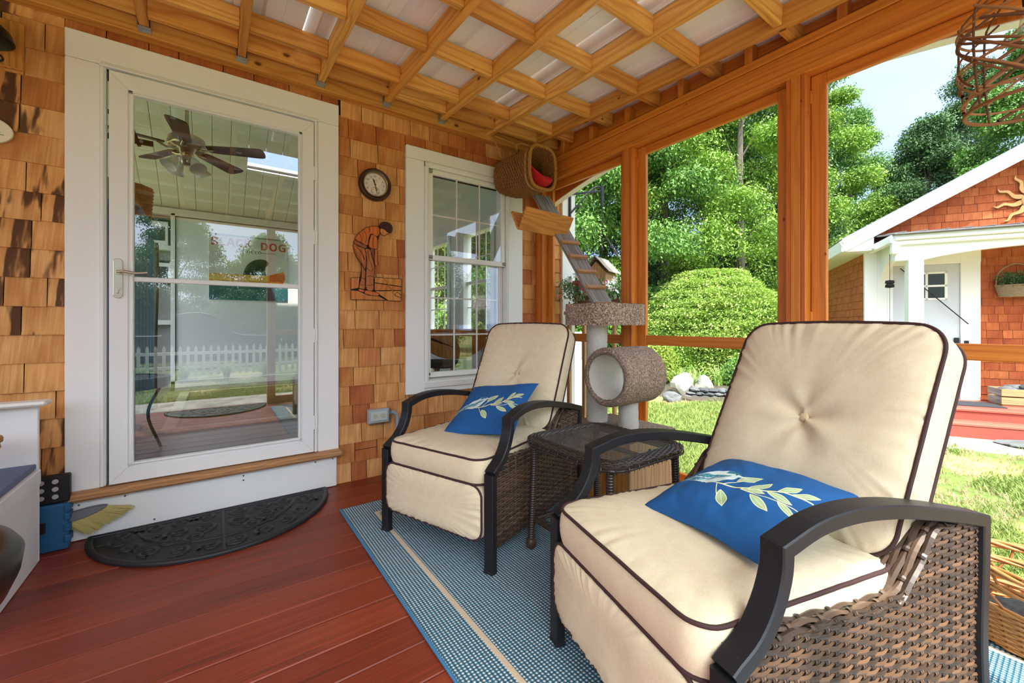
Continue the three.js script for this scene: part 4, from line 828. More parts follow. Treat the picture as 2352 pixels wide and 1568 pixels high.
  const pr = []; for (let i = 0; i < 15; i++) pr.push(at(rod([0, 0, -0.535], [0, 0, 0.535], 0.016, 8), -0.96 + i * 0.215, 2.325, 0.5, 0.14));
  mesh('porch_roofing', join([at(cbox(3.4, 0.02, 1.08, 0.003, 2), 0.62, 2.31, 0.5, 0.14), ...pr]), std({ color: 0x6d6a68, roughness: 0.5, metalness: 0.4 }), sh);
  // main roof
  const roofM = std({ color: 0x77787a, roughness: 0.5, metalness: 0.3 });
  for (const s of [-1, 1]) {
    const L = 2.5, g = cbox(L, 0.05, 3.75, 0.004, 2), a = Math.atan(0.57);
    const cx = 0.68 + s * (L / 2) * Math.cos(a), cy = rake(0.68) - 0.01 - (L / 2) * Math.sin(a);
    mesh('roof_plane', at(g, cx, cy, -1.55, 0, 0, -s * a), roofM, sh);
    mesh('rake_board', join([at(cbox(L, 0.17, 0.035, 0.004, 0), cx, cy - 0.1, 0.3, 0, 0, -s * a), at(cbox(L, 0.06, 0.05, 0.004, 0), cx, cy - 0.03, 0.325, 0, 0, -s * a)]), W, sh);
    mesh('rake_soffit', at(cbox(L, 0.02, 0.32, 0.002, 0), cx, cy - 0.17, 0.15, 0, 0, -s * a), W, sh);
    if (s < 0) mesh('eave_return', extrude(poly2([[-1.46, 2.16], [-1.1, 2.16], [-1.1, 2.44], [-1.46, 2.26]]), 0.28, 0.003).translate(0, 0, 0.004), W, sh);
    if (s < 0) mesh('eave_fascia', join([bx(-1.5, -1.46, 2.14, 2.32, -3.4, 0.3, 0.004, 2), bx(-1.46, -1.12, 2.14, 2.16, -3.4, 0.28, 0.002, 2)]), W, sh);
  }
  const place = (o, s, y, n) => { const c = Math.cos(-1.0826), q = Math.sin(-1.0826); o.position.set(8.89 + c * s + q * n, y, 1.71 - q * s + c * n); o.rotation.y = -1.0826; return o; };
  // sun ornament
  const so = tag(place(group('sun_ornament'), 0.68, 2.74, 0.014), 'copper sun ornament with wavy rays on the gable', 'ornament'), cop = std({ color: 0xc08a52, roughness: 0.45, metalness: 0.4 });
  mesh('disc', lathe([[0, 0.03], [0.1, 0.025], [0.14, 0], [0, 0]], 28).rotateX(Math.PI / 2), cop, so);
  for (let i = 0; i < 10; i++) { const s = smooth2([[0.12, -0.03], [0.2, -0.012], [0.28, -0.045], [0.36, -0.02], [0.4, -0.035], [0.36, 0.01], [0.28, -0.005], [0.2, 0.04], [0.12, 0.03]]), g = extrude(s, 0.012, 0.003); g.rotateZ(i * 0.6283 + 0.2); mesh('ray', g, cop, so); }
  // wall planter basket
  const wp = tag(place(group('wall_planter'), 0.5, 1.4, 0.03), 'half-round wicker planter hung on the outbuilding wall', 'planter'), wk = std({ color: 0x9a8466, roughness: 0.8 });
  const half = (t, v, nrm) => { const a = -0.1 + t * (Math.PI + 0.2), s = 0.85 + 0.2 * v; return nrm ? [Math.cos(a), Math.sin(a)] : [Math.cos(a) * 0.19 * s, Math.max(0.0, Math.sin(a)) * 0.14 * s]; };
  const w = wovenShell({ stakes: 18, rows: 14, y0: 0.0, y1: 0.17, outline: half, r: 0.008, amp: 0.006 }); mesh('weave', w.weave, wk, wp); mesh('stakes', w.stakes, wk, wp);
  mesh('handle', tube([[-0.2, 0.15, 0.02], [-0.16, 0.36, 0.03], [0, 0.46, 0.03], [0.16, 0.36, 0.03], [0.2, 0.15, 0.02]], 0.008, 30, 6), wk, wp);
  const pp = []; for (let i = 0; i < 110; i++) pp.push(V(R(-0.17, 0.17), R(0.16, 0.32), R(0.01, 0.13))); foliage('plant', wp, pp, tinyCluster, GREEN.dark, 0.5, 0.8);
  // crate of stones
  const cr = tag(place(group('wooden_crate'), 0.5, -0.08, 0.26), 'weathered slatted crate on the outbuilding deck', 'crate');
  for (const y of [0.02, 0.13]) { mesh('slat', bx(-0.3, 0.3, y, y + 0.095, 0.15, 0.165, 0.003, 0), M.crate, cr); mesh('slat', bx(-0.3, 0.3, y, y + 0.095, -0.165, -0.15, 0.003, 0), M.crate, cr); mesh('slat', bx(-0.3, -0.285, y, y + 0.095, -0.15, 0.15, 0.003, 2), M.greyBoard, cr); mesh('slat', bx(0.285, 0.3, y, y + 0.095, -0.15, 0.15, 0.003, 2), M.greyBoard, cr); }
  mesh('crate_bottom', bx(-0.285, 0.285, 0, 0.02, -0.15, 0.15, 0.003, 0), M.crate, cr);
  [[-0.2, 0.24, 0.05, 0.09, 0.045, 'pale-edged grey stone at the left end of the crate'], [-0.1, 0.26, -0.03, 0.1, 0.05, 'flat grey stone second from the left in the crate'], [0.02, 0.27, 0.04, 0.1, 0.06, 'rounded dark stone in the middle of the crate'], [0.14, 0.25, 0.05, 0.09, 0.055, 'light stone right of the crate middle'], [0.22, 0.26, -0.02, 0.07, 0.05, 'grey stone at the right end of the crate'], [-0.02, 0.21, 0.0, 0.2, 0.07, 'broad stone beneath the others in the crate']].forEach(([x, y, z, r, b, lab], i) => {
    const m = tag(mesh('stone', rockGeo(r, b, r * 0.8, 70 + i), [M.rockGrey, M.rockGrey, M.rockDark, M.rockPale, M.rockGrey, M.rockDark][i]), lab, 'stone', 'stones in the crate'); const o = place(m, 0.5 + x, -0.08 + y - 0.03, 0.26 + z);
  });
  tag(place(mesh('door_mat', cbox(0.62, 0.012, 0.42, 0.004), std({ color: 0x2e2f33, roughness: 0.95 })), -0.15, -0.073, 0.45), 'dark doormat on the outbuilding deck', 'doormat');
  tag(place(mesh('slate_slab', rockGeo(0.75, 0.05, 0.24, 91), M.rockGrey), 0.45, GY + 0.04, 1.42), 'long grey slate slab lying before the red step', 'slab');
  const gr = struct(place(mesh('gravel_strip', rockGeo(2.0, 0.025, 0.5, 12), M.rockPale), 0.2, GY, 1.38), 'pale gravel strip along the step');
  const wc = tag(place(group('wind_chime'), -0.95, 1.55, 0.4), 'small dark wind chime under the white side arch', 'wind chime');
  mesh('cord', rod([0, 0.1, 0], [0, 0.5, 0], 0.003, 6), M.blackMetal, wc); mesh('bells', lathe([[0, 0.12], [0.05, 0.11], [0.055, 0.07], [0.035, 0.065], [0.05, 0.05], [0.055, 0.01], [0, 0.0]], 16), M.blackMetal, wc); mesh('tail', rod([0, 0.01, 0], [0, -0.9, 0], 0.0025, 6), M.blackMetal, wc);
}
// ---------------------------------------------------------------- woven strips over a surface S(u, v) -> { p, n }
function ribbon(out, pts, nrm, side, w, col, bulge = 0.0012) {      // a flat convex strand: three points across
  const P = out.p, C = out.c;
  for (let i = 0; i + 1 < pts.length; i++) {
    const q = [i, i + 1].map((k) => { const s = side[k], n = nrm[k], p = pts[k]; return [p.clone().addScaledVector(s, -w).addScaledVector(n, -bulge), p.clone().addScaledVector(n, bulge), p.clone().addScaledVector(s, w).addScaledVector(n, -bulge)]; });
    for (const [a, b] of [[0, 1], [1, 2]]) { const A = q[0][a], B = q[0][b], D = q[1][b], E = q[1][a]; for (const v of [A, B, D, A, D, E]) { P.push(v.x, v.y, v.z); C.push(...col); } }
  }
}
function weave(S, o) {
  const { u0, u1, rows, stakes, w, ws = w * 0.7, amp = 0.003, range, pair = 0, tone } = o, out = { p: [], c: [] };
  const col = (k) => { const t = rnd(), d = o.dark ?? [0.028, 0.018, 0.013], l = o.light ?? [0.15, 0.085, 0.05]; return mix3(d, l, t * t * 0.9 + 0.05 * k); };
  const EPS = 1e-3;
  for (let k = 0; k < rows; k++) {
    const v = (k + 0.5) / rows, [a, b] = range ? range(v) : [u0, u1];
    if (b - a < 0.02) continue;
    const step = (u1 - u0) / stakes, pts = [], nn = [], ss = [];
    for (let u = a; u <= b + 1e-6; u += step / 4) {
      const q = S(u, v), r = S(u, v + EPS), i = (u - u0) / step, f = amp * Math.cos(Math.PI * (i + k)) ;
      const side = r.p.clone().sub(q.p).normalize(); pts.push(q.p.clone().addScaledVector(q.n, f)); nn.push(q.n); ss.push(side);
    }
    if (pts.length > 1) ribbon(out, pts, nn, ss, w, col(k % 3));
  }
  for (let i = 0; i <= stakes; i++) {
    const u = u0 + ((u1 - u0) * i) / stakes;
    const vs = []; for (let k = 0; k <= rows * 2; k++) { const v = k / (rows * 2), [a, b] = range ? range(clamp(v, 0.001, 0.999)) : [u0, u1]; if (u >= a - 1e-4 && u <= b + 1e-4) vs.push(v); }
    if (vs.length < 3) continue;
    const offs = pair ? [-pair, pair] : [0];
    for (const d of offs) {
      const pts = [], nn = [], ss = [];
      for (const v of vs) { const q = S(u, v), r = S(u + EPS, v), side = r.p.clone().sub(q.p).normalize(), f = -amp * 0.9 * Math.cos(Math.PI * (i + v * rows - 0.5)); pts.push(q.p.clone().addScaledVector(q.n, f).addScaledVector(side, d)); nn.push(q.n); ss.push(side); }
      ribbon(out, pts, nn, ss, ws, col(0), 0.0008);
    }
  }
  const g = new THREE.BufferGeometry();
  g.setAttribute('position', new THREE.Float32BufferAttribute(out.p, 3)); g.setAttribute('color', new THREE.Float32BufferAttribute(out.c, 3));
  g.computeVertexNormals(); return g;
}
M.resin = std({ vertexColors: true, roughness: 0.34, side: THREE.DoubleSide });
M.resinPlain = std({ color: 0x46301f, roughness: 0.4 });
M.resinBack = std({ color: 0x46301f, roughness: 0.5 });
// ---------------------------------------------------------------- cushions
const fabTex = dataTex(256, 256, (u, v) => { const a = 0.5 + 0.5 * Math.sin(u * 2 * Math.PI * 64), b = 0.5 + 0.5 * Math.sin(v * 2 * Math.PI * 64), n = fbm(u, v, 60, 60, 501, 2), m = fbm(u, v, 5, 5, 507, 3); return mix3([228, 212, 178], [210, 190, 152], clamp((a * 0.25 + b * 0.25) + (n - 0.5) * 0.7 + (m - 0.5) * 0.5, 0, 1)); }, true, [8, 8]);
const fabBump = dataTex(256, 256, (u, v) => (0.5 + 0.25 * Math.sin(u * 2 * Math.PI * 64) + 0.25 * Math.sin(v * 2 * Math.PI * 64)) * 0.7 + fbm(u, v, 40, 40, 511, 2) * 0.3, false, [8, 8]);
M.beige = std({ map: fabTex, roughness: 0.92, bumpMap: fabBump, bumpScale: 0.0004 });
M.piping = std({ color: 0x3c2320, roughness: 0.8 });
M.beigeButton = std({ color: 0xcdb48e, roughness: 0.85 });
function roundRect(W, D, rc, n, arch = 0) {      // outline points, counter-clockwise; arch lifts the -z edge
  const pts = [], hw = W / 2, hd = D / 2, per = [];
  const s = []; const q = (cx, cz, a0) => { for (let i = 0; i <= 8; i++) { const a = a0 + (i / 8) * Math.PI / 2; s.push([cx + Math.cos(a) * rc, cz + Math.sin(a) * rc]); } };
  q(hw - rc, hd - rc, 0); q(-hw + rc, hd - rc, Math.PI / 2); q(-hw + rc, -hd + rc, Math.PI); q(hw - rc, -hd + rc, 1.5 * Math.PI);
  let L = [0]; for (let i = 0; i < s.length; i++) { const a = s[i], b = s[(i + 1) % s.length]; L.push(L[i] + Math.hypot(a[0] - b[0], a[1] - b[1])); }
  for (let k = 0; k < n; k++) { const d = (k / n) * L[s.length]; let i = 0; while (L[i + 1] < d) i++; const t = (d - L[i]) / (L[i + 1] - L[i]), a = s[i], b = s[(i + 1) % s.length]; let x = lerp(a[0], b[0], t), z = lerp(a[1], b[1], t); if (arch) z -= arch * (1 - (x / hw) ** 2) * sstep(0, -hd, z); pts.push([x, z]); }
  return pts;
}
function cushion(o) {
  const { W, D, H, rc = 0.05, crown = 0.02, dimples = [], wr = 0.004, sd = 1, arch = 0, bulge = 0.008 } = o, N = 180, K = 30, out = roundRect(W, D, rc, N, arch), pos = [], uv = [], idx = [];
  const wob = (t, s) => perlin.noise(t * 21, s * 3.7 + sd, 0.3) * 0.6 + perlin.noise(t * 63, s * 2.1 + sd, 1.3) * 0.4;
  const face = (sgn) => {
    const base = pos.length / 3;
    for (let k = 0; k <= K; k++) {
      const r = 1 - k / K;
      for (let i = 0; i < N; i++) {
        const x = out[i][0] * r, z = out[i][1] * r, e = 1 - r, per = (i / N) * 12;
        let y = H / 2 + crown * Math.pow(1 - Math.pow(r, 5), 0.7);
        y += wr * wob(per, sgn) * sstep(0, 0.04, e) * Math.exp(-e / 0.13) * 1.6;
        y += 0.003 * perlin.noise(x * 9 + sd, z * 9, sgn) * sstep(0, 0.15, e);
        if (sgn > 0) for (const [dx, dz, dep, rad] of dimples) { const d = Math.hypot(x - dx, z - dz), a = Math.atan2(z - dz, x - dx); y -= dep * Math.exp(-d / rad) * (1 + 0.3 * Math.sin(a * 5 + sd) * sstep(0, rad, d) + 0.25 * Math.sin(a * 3 + 1.7 * sd)); }
        pos.push(x, sgn * y, z); uv.push(x + sd, z);
      }
    }
    for (let k = 0; k < K; k++) for (let i = 0; i < N; i++) { const a = base + k * N + i, b = base + k * N + (i + 1) % N, c = a + N, d = b + N; sgn > 0 ? idx.push(a, c, b, b, c, d) : idx.push(a, b, c, b, d, c); }
  };
  face(1); face(-1);
  const base = pos.length / 3, J = 6;
  for (let j = 0; j <= J; j++) for (let i = 0; i < N; i++) {
    const v = j / J, [x, z] = out[i], l = Math.hypot(x, z), b = bulge * (1 - (2 * v - 1) ** 2) + 0.0015 * wob((i / N) * 12, v + 5) * (v * (1 - v) * 4);
    pos.push(x * (1 + b / l), lerp(H / 2, -H / 2, v), z * (1 + b / l)); uv.push((i / N) * (W + D) * 2, v * H);
  }
  for (let j = 0; j < J; j++) for (let i = 0; i < N; i++) { const a = base + j * N + i, b = base + j * N + (i + 1) % N, c = a + N, d = b + N; idx.push(a, b, c, b, d, c); }
  const g = new THREE.BufferGeometry(); g.setAttribute('position', new THREE.Float32BufferAttribute(pos, 3)); g.setAttribute('uv', new THREE.Float32BufferAttribute(uv, 2)); g.setIndex(idx); g.computeVertexNormals();
  const pipe = (y) => { const pts = out.filter((_, i) => i % 2 === 0).map(([x, z], i) => V(x * 1.003, y + 0.0012 * perlin.noise(i * 0.7, sd, y * 9), z * 1.003)); return new THREE.TubeGeometry(new THREE.CatmullRomCurve3(pts, true), 200, 0.0048, 7, true); };
  return { body: g, top: pipe(H / 2 + 0.001), bottom: pipe(-H / 2 - 0.001) };
}
function addCushion(parent, name, o, matrix, button) {
  const c = group(name, parent); c.applyMatrix4(matrix);
  const g = cushion(o);
  mesh('cover', g.body, M.beige, c); mesh('piping', g.top, M.piping, c); mesh('piping', g.bottom, M.piping, c);
  if (button) mesh('button', lathe([[0, 0.008], [0.01, 0.007], [0.0145, 0.003], [0.014, -0.004], [0, -0.006]], 20).translate(button[0], button[1], button[2]), M.beigeButton, c);
  return c;
}
const basis = (x, y, z, p) => new THREE.Matrix4().makeBasis(x, y, z).setPosition(p);
// ---------------------------------------------------------------- recliner: local x runs back from the front legs, z across, y up
const CW = 0.636;
const wickTop = (s) => s < 0.48 ? lerp(0.432, 0.408, sstep(0.05, 0.48, s)) : s < 0.66 ? 0.408 + 0.135 * sstep(0.48, 0.66, s) : lerp(0.543, 0.535, (s - 0.66) / 0.16);
function recliner(label, x, z, turn, sd) {
  const t = tag(group('recliner_chair', scene, x, 0.009, z), label, 'chair', 'cushioned wicker recliners'); t.rotation.y = turn;
  const arch = catmull2([[0.128, 0.597], [0.22, 0.622], [0.33, 0.628], [0.46, 0.615], [0.6, 0.588], [0.72, 0.56], [0.822, 0.534]], 26);
  const path = [[0, 0], [0, 0.2], [0, 0.4], ...catmull2([[0.004, 0.405], [0.06, 0.44], [0.1, 0.49], [0.124, 0.55], [0.129, 0.596]], 14).slice(1, -1), ...arch, ...catmull2([[0.823, 0.53], [0.818, 0.4], [0.81, 0.25], [0.822, 0.1], [0.84, 0]], 12).slice(1)];
  for (const side of [0, 1]) {
    const w = side ? CW : 0, f = group('arm_frame', t, 0, 0, w);
    const cut = 3 + 13, leg = path.slice(0, 3), rest = path.slice(2);
    mesh('front_leg', barSweep(leg, 0.045, 0.032, 0.003), M.bronzeArm, f);
    mesh('arm_rail', barSweep(rest, 0.05, 0.03, 0.003), M.bronzeArm, f);
    for (const [lx, ly] of [[0, 0], [0.84, 0]]) mesh('foot_cap', bx(lx - 0.018, lx + 0.018, 0, 0.012, -0.024, 0.024, 0.003), M.black, f);
    // woven side panel
    const p = group('side_panel', t), out = side ? 1 : -1, zo = w + out * 0.012;
    const S = (u, v) => ({ p: V(u, lerp(0.085, 0.545, v), zo), n: V(0, 0, out) });
    const rng = (v) => { const y = lerp(0.085, 0.545, v); if (y < 0.404) return [0.02, 0.805]; for (let s = 0.02; s < 0.805; s += 0.005) if (wickTop(s) > y && s > (y > 0.432 ? 0.4 : 0.0)) return [s, 0.805]; return [0.8, 0.8]; };
    stuff(mesh('woven_strands', weave(S, { u0: 0.02, u1: 0.805, rows: 44, stakes: 27, w: 0.0054, amp: 0.0026, range: rng, pair: 0.003, ws: 0.0024, light: [0.15, 0.078, 0.041], dark: [0.035, 0.021, 0.014] }), M.resin, p));
    const bp = poly2([[0.02, 0.085], [0.8, 0.085], ...arcPts((q) => { const s = lerp(0.8, 0.02, q); return [s, wickTop(s) - 0.004]; }, 30)]);
    mesh('panel_core', extrude(bp, 0.045, 0.002).translate(0, 0, side ? w - 0.043 : w - 0.002), M.resinBack, p);
    const R0 = (u, v) => { const s = u, y = wickTop(s) + 0.004, d = (wickTop(s + 0.004) - wickTop(s - 0.004)) / 0.008, L = Math.hypot(1, d); return { p: V(s, y + 0.004 * Math.sin(Math.PI * v), w + out * (0.016 - v * 0.072)), n: V(-d / L, 1 / L, 0) }; };
    stuff(mesh('rim_strands', weave(R0, { u0: 0.075, u1: 0.81, rows: 5, stakes: 16, w: 0.0072, amp: 0.0032, ws: 0.006, light: [0.16, 0.098, 0.062], dark: [0.045, 0.028, 0.019] }), M.resin, p));
  }
  mesh('seat_deck', bx(0.02, 0.62, 0.3, 0.335, 0.04, CW - 0.04, 0.004), M.resinBack, t);
  mesh('rear_rail', bx(0.8, 0.83, 0.1, 0.3, 0.02, CW - 0.02, 0.004), M.resinPlain, t);
  // reclined back panel behind the cushion
  const up = V(0.4327, 0.9015, 0), fr = V(-0.9015, 0.4327, 0), across = V(0, 0, 1);
  const bk = group('back_panel', t);
  const mid = V(0.6725, 0.73, CW / 2);
  mesh('back_board', cbox(0.025, 0.6, 0.52, 0.006).applyMatrix4(basis(fr.clone().negate(), up, V(0, 0, 1).clone(), mid.clone().addScaledVector(fr, -0.115))), M.resinPlain, bk);
  addCushion(t, 'seat_cushion', { W: 0.6, D: 0.575, H: 0.1, rc: 0.06, crown: 0.024, wr: 0.01, sd, bulge: 0.01 }, basis(V(1, 0, 0), V(0, 1, 0), V(0, 0, 1), V(0.278, 0.4, CW / 2)));
  addCushion(t, 'back_cushion', { W: 0.565, D: 0.615, H: 0.094, rc: 0.07, crown: 0.034, wr: 0.012, sd: sd + 7, arch: 0.012, dimples: [[0, 0.0, 0.042, 0.085]], bulge: 0.006 }, basis(across, fr, across.clone().cross(fr), mid.clone().addScaledVector(fr, -0.052)), [0, 0.044, 0.0]);
  addCushion(t, 'leg_rest', { W: 0.585, D: 0.225, H: 0.05, rc: 0.05, crown: 0.022, wr: 0.012, sd: sd + 3, bulge: 0.006 }, basis(across, V(-1, 0, 0), across.clone().cross(V(-1, 0, 0)), V(0.005, 0.233, CW / 2 - 0.005)));
  return t;
}
recliner('recliner farther from the camera, under the window beside the round wall clock', 0.689, 0.779, 0.3576, 1);
recliner('nearest recliner, large in the right foreground with sunlit woven side', 0.887, 1.809, -0.2511, 2);
// ---------------------------------------------------------------- blue pillows with a printed bird
const pillowTex = (() => {
  const cv = document.createElement('canvas'); cv.width = cv.height = 1024; const x = cv.getContext('2d');
  x.fillStyle = '#0f5590'; x.fillRect(0, 0, 1024, 1024);
  for (let i = 0; i < 5000; i++) { x.fillStyle = rnd() < 0.5 ? 'rgba(10,70,130,0.25)' : 'rgba(30,110,170,0.18)'; x.fillRect(rnd() * 1024, rnd() * 1024, 3, 3); }
  const stem = (pts, w, c) => { x.strokeStyle = c; x.lineWidth = w; x.lineCap = 'round'; x.beginPath(); x.moveTo(...pts[0]); for (let i = 1; i + 1 < pts.length; i += 2) x.quadraticCurveTo(...pts[i], ...pts[i + 1]); x.stroke(); };
  stem([[20, 700], [240, 640], [430, 640], [640, 610], [760, 500], [850, 430], [960, 400]], 13, '#e6e2a8');
  stem([[600, 615], [700, 640], [800, 580], [880, 540], [950, 540]], 8, '#e6e2a8'); stem([[470, 635], [520, 560], [600, 470]], 8, '#e6e2a8'); stem([[430, 640], [470, 720], [540, 790]], 7, '#e6e2a8');
  const leaf = (ax, ay, bx0, by, w) => { const mx = (ax + bx0) / 2, my = (ay + by) / 2, dx = bx0 - ax, dy = by - ay, l = Math.hypot(dx, dy), nx = -dy / l * w, ny = dx / l * w; x.fillStyle = '#a9bf8e'; x.strokeStyle = '#e9e6b4'; x.lineWidth = 6; x.beginPath(); x.moveTo(ax, ay); x.quadraticCurveTo(mx + nx, my + ny, bx0, by); x.quadraticCurveTo(mx - nx, my - ny, ax, ay); x.fill(); x.stroke(); x.lineWidth = 3; x.beginPath(); x.moveTo(ax, ay); x.lineTo(bx0, by); x.stroke(); };
  leaf(520, 545, 600, 380, 70); leaf(600, 610, 740, 560, 60); leaf(640, 590, 700, 420, 62); leaf(500, 700, 600, 830, 70); leaf(690, 640, 850, 700, 60); leaf(740, 530, 900, 520, 52); leaf(780, 480, 850, 330, 52); leaf(850, 440, 960, 320, 46); leaf(830, 560, 980, 620, 50);
  x.fillStyle = '#d9ebe4'; x.beginPath(); x.moveTo(30, 700); x.quadraticCurveTo(150, 600, 210, 540); x.quadraticCurveTo(270, 450, 380, 425); x.quadraticCurveTo(470, 410, 490, 465); x.lineTo(552, 470); x.lineTo(488, 492); x.quadraticCurveTo(480, 590, 380, 640); x.quadraticCurveTo(280, 670, 200, 650); x.lineTo(70, 730); x.closePath(); x.fill();
  const feather = ['#2f8f9c', '#17627f', '#6fc0c2', '#10476f', '#f2f6ee', '#2f8f9c'];
  for (let i = 0; i < 330; i++) { const t = Math.pow(rnd(), 0.8), px = lerp(70, 430, t), mid = lerp(690, 500, t), half = lerp(16, 74, Math.sin(Math.PI * clamp(t * 0.9 + 0.08, 0, 1))), py = mid + (rnd() - 0.62) * half * 1.3; x.strokeStyle = feather[Math.floor(rnd() * 6)]; x.lineWidth = 2 + rnd() * 5; x.beginPath(); x.moveTo(px, py); x.lineTo(px - 24 - rnd() * 50, py + 14 + rnd() * 26); x.stroke(); }
  x.fillStyle = '#2f7f93'; x.beginPath(); x.moveTo(370, 430); x.quadraticCurveTo(470, 400, 492, 462); x.quadraticCurveTo(440, 446, 370, 470); x.fill();
  x.fillStyle = '#12344e'; x.beginPath(); x.arc(456, 462, 8, 0, 7); x.fill();
  stem([[330, 625], [335, 650], [345, 668]], 5, '#e9e6b4'); stem([[300, 630], [300, 655], [308, 672]], 5, '#e9e6b4');
  const t = new THREE.CanvasTexture(cv); t.colorSpace = THREE.SRGBColorSpace; return t;
})();
M.pillowPrint = std({ map: pillowTex, roughness: 0.85, bumpMap: fabBump, bumpScale: 0.0003 });
M.pillowBlue = std({ color: 0x0f5590, roughness: 0.85 });
function pillow(label, turn, ox, oz, ctr, ax, ay, size, thick, sd, sag) {
  const t = tag(group('throw_pillow', scene, ox, 0.009, oz), label, 'pillow', 'blue bird-print pillows'); t.rotation.y = turn;
  const X = V(...ax).normalize(), Y0 = V(...ay).normalize(), Z = X.clone().cross(Y0).normalize(), Y = Z.clone().cross(X), N = 44;
  const face = (sg) => {
    const pos = [], uv = [], idx = [];
    for (let j = 0; j <= N; j++) for (let i = 0; i <= N; i++) {
      const u = (i / N) * 2 - 1, v = (j / N) * 2 - 1, e = (1 - u ** 4) * (1 - v ** 4);
      const pin = 1 - 0.07 * (1 - (1 - u * u) ** 0.5 * 0 - 0) * (v * v) * (1 - u * u) - 0.0, px = u * (1 - 0.075 * (1 - v * v) * Math.abs(u)), py = v * (1 - 0.075 * (1 - u * u) * Math.abs(v));
      let h = thick * Math.pow(Math.max(e, 0), 0.55) * (0.85 + 0.15 * Math.cos(u * 2) * Math.cos(v * 2));
      h += 0.008 * perlin.noise(u * 2.2 + sd, v * 2.2, sd) * e + 0.004 * perlin.noise(u * 6 + sd, v * 6, 3) * e;
      if (sg < 0) h *= 0.55;
      const p = V(...ctr).addScaledVector(X, px * size / 2).addScaledVector(Y, py * size / 2).addScaledVector(Z, sg * h - sag * (u * u + v * v) * 0.5 + 0.006 * perlin.noise(u * 2 + sd, v * 2, 9));
      pos.push(p.x, p.y, p.z); uv.push(i / N, j / N);
    }
    for (let j = 0; j < N; j++) for (let i = 0; i < N; i++) { const a = j * (N + 1) + i, b = a + 1, c = a + N + 1, d = c + 1; sg > 0 ? idx.push(a, b, c, b, d, c) : idx.push(a, c, b, b, c, d); }
    const g = new THREE.BufferGeometry(); g.setAttribute('position', new THREE.Float32BufferAttribute(pos, 3)); g.setAttribute('uv', new THREE.Float32BufferAttribute(uv, 2)); g.setIndex(idx); g.computeVertexNormals(); return g;
  };
  mesh('front_cover', face(1), M.pillowPrint, t); mesh('back_cover', face(-1), M.pillowBlue, t);
}
pillow('blue bird-print pillow on the farther recliner', 0.3576, 0.689, 0.779, [0.375, 0.572, 0.36], [0.05, 0.045, 0.38], [0.35, 0.19, -0.1], 0.41, 0.052, 1.3, 0.0);
pillow('blue bird-print pillow lying on the nearest recliner', -0.2511, 0.887, 1.809, [0.39, 0.532, 0.347], [0.015, 0.02, 0.36], [0.33, 0.075, -0.015], 0.39, 0.055, 4.1, 0.012);
